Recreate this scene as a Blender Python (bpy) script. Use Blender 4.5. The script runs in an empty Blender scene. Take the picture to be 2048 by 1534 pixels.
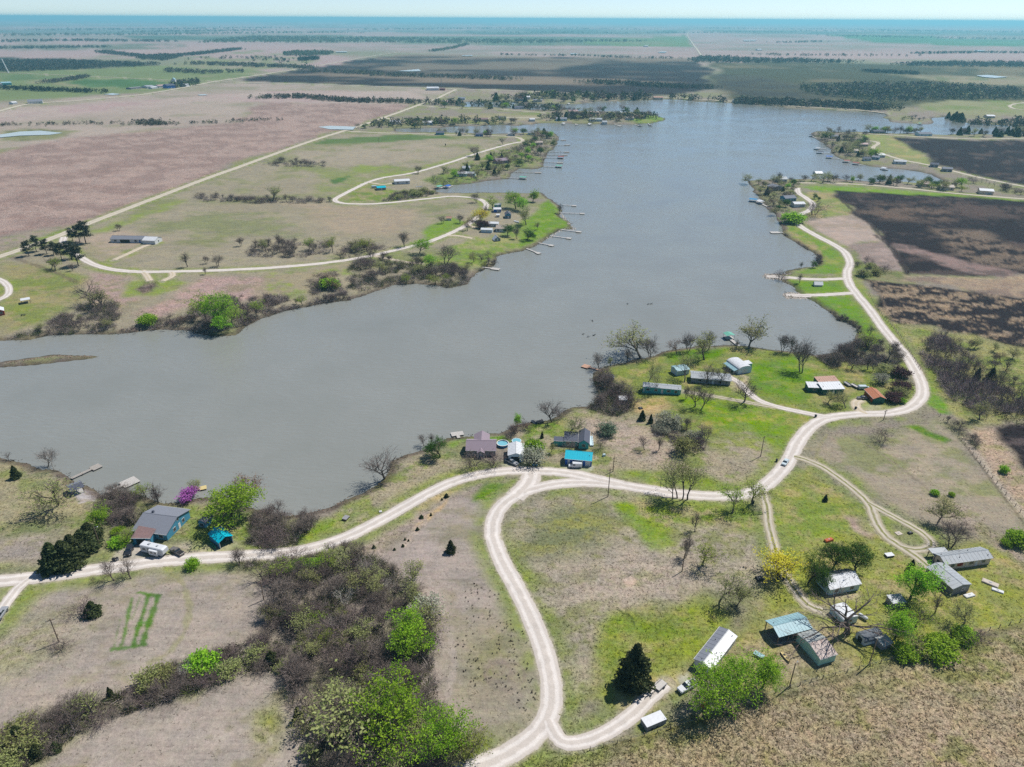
import bpy, math, random
import numpy as np
from mathutils import Matrix, Vector, kdtree

# ------------------------------------------------------------------ scene, camera, light
SC = bpy.context.scene
COL = SC.collection
R = math.radians
CAM_H, FPX = 150.0, 1420.0                 # drone height (m), focal length for a 2048 px wide picture
PITCH, ROLL = R(27.2), R(0.30)
cam_d = bpy.data.cameras.new('camera'); cam = bpy.data.objects.new('camera', cam_d); COL.objects.link(cam)
FWD = Vector((0, math.cos(PITCH), -math.sin(PITCH)))
_r, _u = Vector((1, 0, 0)), Vector((0, math.sin(PITCH), math.cos(PITCH)))
RGT = _r*math.cos(ROLL) + _u*math.sin(ROLL)
UPV = _u*math.cos(ROLL) - _r*math.sin(ROLL)
CAM = Vector((0, 0, CAM_H))
m = Matrix((RGT, UPV, -FWD)).transposed().to_4x4(); m.translation = CAM
cam.matrix_world = m
cam_d.sensor_width = 36; cam_d.lens = FPX/2048*36
cam_d.clip_start = 1; cam_d.clip_end = 200000
SC.camera = cam

SUN_EL = R(57); SUN_H = Vector((0.81, 0.585)).normalized()     # sun stands ahead and to the right
W = bpy.data.worlds.new('World'); SC.world = W; W.use_nodes = True
nt = W.node_tree; nt.nodes.clear()
sky = nt.nodes.new('ShaderNodeTexSky'); sky.sky_type = 'NISHITA'; sky.sun_disc = False
sky.sun_elevation = SUN_EL; sky.sun_rotation = math.atan2(SUN_H.x, SUN_H.y)
sky.air_density = 0.58; sky.dust_density = 0.1; sky.ozone_density = 3.0; sky.altitude = 300
bg = nt.nodes.new('ShaderNodeBackground'); bg.inputs['Strength'].default_value = 0.092
wo = nt.nodes.new('ShaderNodeOutputWorld')
nt.links.new(sky.outputs[0], bg.inputs[0]); nt.links.new(bg.outputs[0], wo.inputs[0])
sl = bpy.data.lights.new('sun', 'SUN'); sl.energy = 4.1; sl.angle = R(0.6); sl.color = (1, 0.965, 0.91)
so = bpy.data.objects.new('sun', sl); COL.objects.link(so)
sd_ = Vector((SUN_H.x*math.cos(SUN_EL), SUN_H.y*math.cos(SUN_EL), math.sin(SUN_EL)))
so.rotation_euler = sd_.to_track_quat('Z', 'Y').to_euler(); so.location = (200, 150, 400)
SC.view_settings.view_transform = 'Standard'; SC.view_settings.look = 'None'
SC.view_settings.exposure = 0.47; SC.view_settings.gamma = 1.0; SC.view_settings.use_curve_mapping = False
SC.render.engine = 'CYCLES'
cy = SC.cycles
cy.max_bounces = 6; cy.diffuse_bounces = 2; cy.glossy_bounces = 2; cy.transmission_bounces = 2
cy.transparent_max_bounces = 6; cy.volume_bounces = 0
cy.use_denoising = False

# ------------------------------------------------------------------ helpers
def tag(o, label=None, cat=None, group=None, kind=None):
    if label: o['label'] = label
    if cat: o['category'] = cat
    if group: o['group'] = group
    if kind: o['kind'] = kind
    return o
def link(name, data=None, parent=None):
    o = bpy.data.objects.new(name, data); COL.objects.link(o)
    if parent is not None: o.parent = parent
    return o
def lin(r, g, b):
    f = lambda c: (c/255/12.92) if c <= 10 else ((c/255+.055)/1.055)**2.4
    return np.array([f(r), f(g), f(b)])
ALB = 1/1.62
def alb(r, g, b): return lin(r, g, b)*ALB          # base colour whose sunlit look is this sRGB value
def smooth(a, b, x):
    t = np.clip((x-a)/(b-a), 0, 1); return t*t*(3-2*t)
def _hash(i, j, s):
    h = (i*374761393 + j*668265263 + s*974634777) & 0xffffffff
    h = ((h ^ (h >> 13))*1274126177) & 0xffffffff
    return ((h ^ (h >> 16)) & 0xffff)/65535.0
def vnoise(x, y, s=0):
    x = np.asarray(x, float); y = np.asarray(y, float)
    i = np.floor(x).astype(np.int64); j = np.floor(y).astype(np.int64)
    u = x-i; v = y-j; u = u*u*(3-2*u); v = v*v*(3-2*v)
    return (_hash(i, j, s)*(1-u)+_hash(i+1, j, s)*u)*(1-v) + (_hash(i, j+1, s)*(1-u)+_hash(i+1, j+1, s)*u)*v
def fbm(x, y, sc, o=4, s=0):
    a, t, n = 1.0, 0.0, 0.0
    for k in range(o):
        n = n + a*vnoise(x/sc*2**k+17*k, y/sc*2**k-31*k, s+k); t += a; a *= .55
    return n/t
def in_poly(P, x, y):
    if x.size < 40 and len(P) > 200:       # few points, long outline
        A = np.asarray(P); B = np.roll(A, 1, 0); out = []
        for a, b in zip(x, y):
            c = (A[:, 1] > b) != (B[:, 1] > b); q = A[c]; r = B[c]
            out.append(np.count_nonzero(a < (r[:, 0]-q[:, 0])*(b-q[:, 1])/(r[:, 1]-q[:, 1])+q[:, 0]) % 2 == 1)
        return np.array(out)
    ins = np.zeros(x.shape, bool); n = len(P); j = n-1
    for i in range(n):
        xi, yi = P[i]; xj, yj = P[j]
        if yi != yj:
            c = ((yi > y) != (yj > y)) & (x < (xj-xi)*(y-yi)/(yj-yi)+xi)
            ins ^= c
        j = i
    return ins
def edge_dist(P, x, y, closed=True):
    d = np.full(x.shape, 1e12); n = len(P)
    for i in range(n if closed else n-1):
        ax, ay = P[i]; bx, by = P[(i+1) % n]; dx, dy = bx-ax, by-ay
        L = dx*dx+dy*dy+1e-9
        t = np.clip(((x-ax)*dx+(y-ay)*dy)/L, 0, 1)
        d = np.minimum(d, (x-ax-t*dx)**2+(y-ay-t*dy)**2)
    return np.sqrt(d)
def ray(px, py):
    return FWD + RGT*((px-1024)/FPX) + UPV*((767-py)/FPX)
def flat(px, py, z=0.0):                   # where the sight line of a photo pixel meets the level z
    d = ray(px, py); dz = min(d.z, -0.0030)
    t = (z-CAM_H)/dz
    return d.x*t, d.y*t
def project(p):
    v = Vector(p)-CAM; z = v.dot(FWD)
    return 1024+FPX*v.dot(RGT)/z, 767-FPX*v.dot(UPV)/z

# ------------------------------------------------------------------ lake outline
LAKE_PX = [(-420,700),(-80,690),(0,681),(63,679),(101,670),(178,668),(228,667),(279,663),(330,658),(381,662),(419,673),(470,670),(495,652),
(518,637),(569,622),(607,616),(645,608),(696,600),(747,585),(785,571),(835,567),(899,576),(936,567),(943,556),(950,546),(963,542),(991,528),
(991,513),(1016,507),(1045,502),(1065,495),(1086,486),(1094,478),(1104,469),(1123,459),(1149,458),(1139,444),(1118,431),(1125,417),(1110,405),
(1088,392),(1084,386),(1026,386),(967,385),(906,386),(873,385),(866,377),(906,370),(944,367),(982,361),(1018,357),(1025,343),(1038,337),(1069,339),
(1086,334),(1087,322),(1095,307),(1107,297),(1115,287),(1117,274),(1109,266),(1084,260),(1051,266),(1018,267),(980,267),(881,264),(792,264),(790,258),(881,255),
(1000,250),(1033,252),(1051,250),(1084,247),(1122,247),(1178,249),(1229,250),(1267,249),(1300,247),(1322,243),(1334,239),(1305,228),(1229,222),(1178,222),
(1127,219),(1063,219),(1018,216),(960,214),(911,212),(911,204),(960,204),(1018,205),(1051,207),(1096,208),(1122,208),(1152,209),(1175,206),(1190,204),
(1229,203),(1305,200),(1335,199),(1381,202),(1460,207),(1518,210),(1603,219),(1718,224),(1770,228),(1774,234),(1757,236),(1776,239),(1781,244),(1819,248),
(1862,248),(1869,243),(1862,235),(1891,234),(1908,242),(1948,247),(2005,251),(2080,257),(2300,262),(2300,272),(2080,268),(1934,268),(1891,269),(1833,267),(1718,264),(1661,263),
(1632,263),(1621,269),(1626,275),(1644,284),(1658,296),(1667,309),(1684,318),(1704,325),(1733,331),(1761,336),(1805,339),(1833,343),(1862,349),(1885,361),
(1876,369),(1833,366),(1776,361),(1747,364),(1718,361),(1690,360),(1675,356),(1621,358),(1546,359),(1506,361),(1494,364),(1503,375),(1512,389),(1523,401),(1532,415),(1552,431),
(1560,450),(1566,469),(1581,480),(1604,492),(1624,503),(1634,514),(1638,528),(1626,535),(1592,537),(1575,540),(1569,546),(1575,549),(1532,549),(1529,552),(1534,556),(1569,559),(1569,564),
(1583,571),(1595,581),(1598,586),(1575,586),(1569,590),(1574,595),(1612,595),(1621,598),(1632,605),(1661,624),(1676,640),(1695,646),(1713,659),(1713,668),(1710,681),(1683,696),
(1665,708),(1631,711),(1597,706),(1541,699),(1499,694),(1476,692),(1448,690),(1407,691),(1378,694),(1345,700),(1324,705),(1304,713),(1267,719),(1251,727),(1210,733),
(1201,737),(1185,748),(1183,760),(1191,772),(1199,790),(1190,808),(1176,812),(1141,815),(1110,834),(1089,841),(1063,843),(1026,851),(1000,867),(981,866),(949,872),(916,875),
(897,878),(861,896),(839,901),(807,909),(783,922),(778,942),(768,956),(753,972),(727,987),(693,1000),(663,1015),(631,1023),(592,1030),(560,1032),(530,1026),(500,1016),(460,1003),(415,997),
(396,999),(371,1005),(334,1007),(313,1004),(271,990),(229,986),(213,988),(198,992),(188,982),(177,973),(150,964),(135,954),(108,941),(83,937),(52,927),(12,919),(-40,908),(-420,880)]
def resample(P, step, closed=False):
    out = []; n = len(P)
    for i in range(n if closed else n-1):
        a, b = P[i], P[(i+1) % n]
        k = max(1, int(math.hypot(b[0]-a[0], b[1]-a[1])/step))
        for q in range(k): out.append((a[0]+(b[0]-a[0])*q/k, a[1]+(b[1]-a[1])*q/k))
    if not closed: out.append(tuple(P[-1]))
    return out
LAKE = [flat(*p) for p in LAKE_PX]
_rough = []
for (x, y) in resample(LAKE, 4, True):     # ragged bank
    r = math.hypot(x, y); a = min(2.2, .6+r*.002)
    _rough.append((x+(float(vnoise(x/7, y/7, 3))-.5)*2*a, y+(float(vnoise(x/7, y/7, 4))-.5)*2*a))
LAKE = _rough
LX = np.array(LAKE)
ISLE = [flat(*p) for p in [(-60,729),(0,724),(60,716),(110,709),(150,711),(203,712),(185,717),(130,723),(70,730),(0,735),(-60,738)]]
def make_kd(P):
    k = kdtree.KDTree(len(P))
    for i, (x, y) in enumerate(P): k.insert((x, y, 0), i)
    k.balance(); return k
_dense = resample(LAKE, 1.5, True)
KD_L = make_kd(_dense)
LB = LX.min(0)-5, LX.max(0)+5
def shore(x, y):                           # signed distance to the water's edge, land positive
    x = np.atleast_1d(np.asarray(x, float)); y = np.atleast_1d(np.asarray(y, float))
    d = np.full(x.shape, 900.0)
    box = (x > LB[0][0]-300) & (x < LB[1][0]+300) & (y > LB[0][1]-300) & (y < LB[1][1]+300)
    idx = np.nonzero(box)[0]
    if len(idx):
        f = KD_L.find
        dd = np.fromiter((f((a, b, 0))[2] for a, b in zip(x[idx], y[idx])), float, len(idx))
        ins = in_poly(LX, x[idx], y[idx])
        if ins.any():
            di = edge_dist(ISLE, x[idx], y[idx]); ii = in_poly(ISLE, x[idx], y[idx])
            dd2 = np.where(ins, -dd, dd)
            isl = np.where(ii, di, -di)
            dd = np.where(ins, np.maximum(dd2, isl), dd2)
        d[idx] = dd
    return d
def height(x, y, sd=None):
    x = np.atleast_1d(np.asarray(x, float)); y = np.atleast_1d(np.asarray(y, float))
    if sd is None: sd = shore(x, y)
    r = np.hypot(x, y)
    h = np.where(sd < 0, -1.6*smooth(0, 9, -sd), .9*smooth(0, 4.5, sd)+.9*smooth(3, 40, sd)+1.3*smooth(20, 140, sd))
    w = smooth(8, 60, sd)
    h = h + w*(.9*(fbm(x, y, 70, 2, 11)-.5) + .22*(fbm(x, y, 11, 2, 12)-.5)*smooth(1400, 500, r))
    far = smooth(2600, 9000, r)
    return h + far*(26*(fbm(x, y*1.6, 2600, 3, 13)-.42))
def hz(x, y): return float(height(x, y)[0])
def G(px, py):                             # the ground point seen at a photo pixel
    z = 2.5
    for _ in range(5):
        x, y = flat(px, py, z); z = hz(x, y)
        if math.hypot(x, y) > 9000: break
    return Vector((x, y, z))
def GP(pts): return [tuple(G(*p)[:2]) for p in pts]

# ------------------------------------------------------------------ materials
MATS = {}
def new_mat(name):
    mt = bpy.data.materials.new(name); mt.use_nodes = True; nt = mt.node_tree; nt.nodes.clear()
    out = nt.nodes.new('ShaderNodeOutputMaterial'); bs = nt.nodes.new('ShaderNodeBsdfPrincipled')
    nt.links.new(bs.outputs[0], out.inputs[0]); MATS[name] = mt
    return mt, nt, bs, out
def N(nt, t, **kw):
    n = nt.nodes.new(t)
    for k, v in kw.items(): setattr(n, k, v)
    return n
def noise_node(nt, scale, detail=3, rough=.55, vec=None, dist=0):
    n = N(nt, 'ShaderNodeTexNoise'); n.inputs['Scale'].default_value = scale; n.inputs['Detail'].default_value = detail
    n.inputs['Roughness'].default_value = rough; n.inputs['Distortion'].default_value = dist
    if vec is not None: nt.links.new(vec, n.inputs['Vector'])
    return n
def mrange(nt, val, a, b, c, d):
    n = N(nt, 'ShaderNodeMapRange'); n.inputs[1].default_value = a; n.inputs[2].default_value = b
    n.inputs[3].default_value = c; n.inputs[4].default_value = d; nt.links.new(val, n.inputs[0]); return n.outputs[0]
def vscale(nt, col, fac):
    n = N(nt, 'ShaderNodeVectorMath', operation='SCALE'); nt.links.new(col, n.inputs[0]); nt.links.new(fac, n.inputs['Scale']); return n.outputs[0]
def math_(nt, op, a, b):
    n = N(nt, 'ShaderNodeMath', operation=op)
    for i, v in enumerate((a, b)):
        if isinstance(v, (int, float)): n.inputs[i].default_value = v
        else: nt.links.new(v, n.inputs[i])
    return n.outputs[0]
def paint(name, rgb, rough=.6, wear=.16, scale=1.2, metal=0.0, spec=.3, dirt=None, dirt_amt=.0):
    """plain surface with grain and stains"""
    if name in MATS: return MATS[name]
    mt, nt, bs, out = new_mat(name)
    tc = N(nt, 'ShaderNodeTexCoord')
    n1 = noise_node(nt, scale, 4, .6, tc.outputs['Object']); n2 = noise_node(nt, scale*9, 2, .6, tc.outputs['Object'])
    f = math_(nt, 'ADD', mrange(nt, n1.outputs[0], .3, .7, 1-wear, 1+wear), mrange(nt, n2.outputs[0], .3, .7, -wear*.5, wear*.5))
    c = N(nt, 'ShaderNodeRGB'); c.outputs[0].default_value = (*rgb, 1)
    col = c.outputs[0]
    if dirt is not None:
        n3 = noise_node(nt, scale*.8, 5, .7, tc.outputs['Object'], 1.0)
        mx = N(nt, 'ShaderNodeMix', data_type='RGBA'); nt.links.new(mrange(nt, n3.outputs[0], .5, .72, 0, dirt_amt), mx.inputs[0])
        nt.links.new(col, mx.inputs[6]); mx.inputs[7].default_value = (*dirt, 1); col = mx.outputs[2]
    nt.links.new(vscale(nt, col, f), bs.inputs['Base Color'])
    bs.inputs['Roughness'].default_value = rough; bs.inputs['Metallic'].default_value = metal
    bs.inputs['Specular IOR Level'].default_value = spec
    return mt
# ------------------------------------------------------------------ roads: centre lines read off the photo, metres wide
ROADS = [
 ('gravel_road', 5.6, 'g', [(915,1550),(985,1524),(1035,1497),(1078,1462),(1102,1415),(1102,1365),(1088,1300),(1062,1235),(1032,1172),(1004,1122),(986,1072),(989,1036),(1010,1005),(1045,985),(1090,972),(1150,965),(1220,968),(1290,978),(1350,987),(1420,992),(1480,990),(1520,977),(1550,954),(1575,925),(1597,882),(1625,851),(1660,835),(1720,828),(1780,826),(1820,815),(1842,795),(1845,775),(1835,748),(1815,715),(1790,685),(1765,655),(1740,620),(1715,590),(1698,566),(1694,545),(1700,527),(1690,505),(1665,488),(1630,470),(1600,452),(1591,440),(1600,429),(1618,421),(1626,408),(1612,396),(1597,386),(1595,376)]),
 ('gravel_road', 5.6, 'g', [(-60,1166),(0,1162),(100,1152),(200,1138),(300,1125),(400,1116),(500,1111),(580,1105),(650,1090),(720,1062),(780,1030),(840,996),(900,966),(960,949),(1020,942),(1080,942),(1140,947),(1200,960),(1245,970)]),
 ('gravel_road', 7.5, 'g', [(1062,944),(1061,958),(1048,976),(1028,994)]),
 ('gravel_lane', 3.6, 'g', [(62,1154),(34,1178),(10,1210),(-25,1262)]),
 ('gravel_drive', 4.0, 'g', [(1096,1440),(1112,1472),(1135,1487),(1180,1480),(1230,1455),(1270,1425),(1300,1395),(1332,1368)]),
 ('two_track_lane', 3.4, 't', [(1524,982),(1533,1010),(1538,1050),(1548,1090),(1556,1122),(1570,1150),(1590,1180),(1615,1210),(1645,1222)]),
 ('two_track_lane', 3.6, 't', [(1588,913),(1610,919),(1645,934),(1690,965),(1735,1005),(1755,1050),(1775,1075),(1805,1095),(1835,1115),(1866,1142)]),
 ('two_track_lane', 3.2, 't', [(1737,1006),(1790,1035),(1840,1063),(1862,1084),(1856,1096),(1830,1100),(1800,1093)]),
 ('gravel_drive', 3.6, 'g', [(1660,835),(1612,826),(1560,815),(1520,802),(1495,783),(1478,765),(1455,752)]),
 ('two_track_lane', 2.8, 't', [(1575,818),(1530,811),(1480,802),(1425,792),(1366,783)]),
 ('gravel_drive', 4.0, 'd', [(1735,828),(1717,820),(1711,806),(1722,800)]),
 ('jetty_lane', 5.0, 'g', [(1694,557),(1640,559),(1580,555),(1533,553)]),
 ('jetty_lane', 4.6, 'g', [(1706,586),(1640,590),(1600,591),(1572,590)]),
 ('county_road', 7.5, 'p', [(-60,532),(0,513),(100,478),(200,438),(300,400),(400,362),(500,326),(600,290),(700,258),(760,238),(800,224),(835,211),(870,199),(912,179)]),
 ('highway', 10, 'p', [(480,165),(600,168),(700,171),(800,175),(912,178),(1020,181),(1100,185),(1200,189),(1335,195)]),
 ('highway', 10, 'p', [(-60,240),(0,222),(60,208),(150,202),(250,193),(330,182),(420,165),(520,150),(640,131),(740,113),(790,106),(815,104)]),
 ('farm_lane', 6, 'p', [(0,145),(150,152),(330,160),(420,163),(520,167)]),
 ('gravel_lane', 5.0, 'g', [(128,474),(126,487),(140,500),(165,517),(190,530),(230,540),(290,544),(350,543),(430,541),(520,537),(600,531),(680,522),(740,512),(800,498),(850,486),(900,467),(940,446),(962,428),(973,410),(962,400),(940,395),(900,393),(850,398),(760,407),(705,408),(678,405),(670,399),(688,388),(714,375),(735,365),(770,355),(830,345),(900,325),(960,305),(1012,290),(1040,284)]),
 ('gravel_lane', 6, 'p', [(695,262),(720,264),(805,267),(906,270),(1018,273),(1045,280),(1042,286)]),
 ('gravel_lane', 4.2, 'g', [(-60,540),(-10,556),(8,564),(18,578),(9,594),(-40,612)]),
 ('gravel_drive', 3.4, 'd', [(745,511),(775,517),(810,524),(845,527)]),
 ('gravel_drive', 3.2, 'd', [(888,472),(910,471),(945,477)]),
 ('gravel_drive', 3.2, 'd', [(932,449),(950,455),(966,457)]),
 ('gravel_drive', 4.0, 'd', [(285,541),(294,552),(300,562)]),
 ('gravel_drive', 4.0, 'd', [(343,543),(345,552),(325,562)]),
 ('gravel_drive', 4.2, 'd', [(228,520),(255,508),(290,492),(310,487)]),
 ('gravel_drive', 3.6, 'd', [(736,365),(765,369),(790,366)]),
 ('gravel_lane', 5.5, 'p', [(1590,366),(1632,366),(1718,369),(1805,376),(1891,385),(1970,392),(2048,398),(2150,405)]),
 ('gravel_lane', 6, 'p', [(1690,266),(1718,267),(1776,270),(1862,275),(1948,278),(2048,277),(2150,276)]),
 ('gravel_lane', 5.5, 'p', [(1725,281),(1748,283),(1757,287),(1746,296),(1764,307),(1805,320),(1856,330),(1905,342),(1962,356),(2048,373),(2150,390)]),
 ('section_road', 9, 'p', [(1412,121),(1401,109),(1391,95),(1381,81),(1375,70),(1377,64)]),
 ('dam_road', 6, 'p', [(1335,195),(1460,203),(1600,213),(1720,221),(1776,227)]),
 ('gravel_lane', 6, 'p', [(765,235),(800,240),(900,240),(1000,236),(1080,236)]),
 ('gravel_lane', 6, 'p', [(835,211),(900,216),(1000,219),(1090,226)]),
 ('gravel_lane', 6, 'p', [(2150,225),(2048,220),(2020,214),(2030,208),(2060,204)]),
]
def catmull(P, step):
    P = [Vector((p[0], p[1])) for p in P]
    Q = [P[0]*2-P[1]]+P+[P[-1]*2-P[-2]]; out = []
    for i in range(1, len(Q)-2):
        a, b, c, d = Q[i-1:i+3]; k = max(2, int((c-b).length/step))
        for q in range(k):
            t = q/k
            out.append(.5*((2*b)+(c-a)*t+(2*a-5*b+4*c-d)*t*t+(3*b-a-3*c+d)*t**3))
    out.append(P[-1]); return out
ROAD_W = []; rp = []; rw = []
for (nm, w, k, pts) in ROADS:
    c = catmull(GP(pts), 3.0 if w < 5.8 and k != 'p' else 8.0); ROAD_W.append(c)
    for v in resample([tuple(q) for q in c], 3): rp.append(v); rw.append(w)
KD_R = make_kd(rp); rw = np.array(rw)

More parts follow.
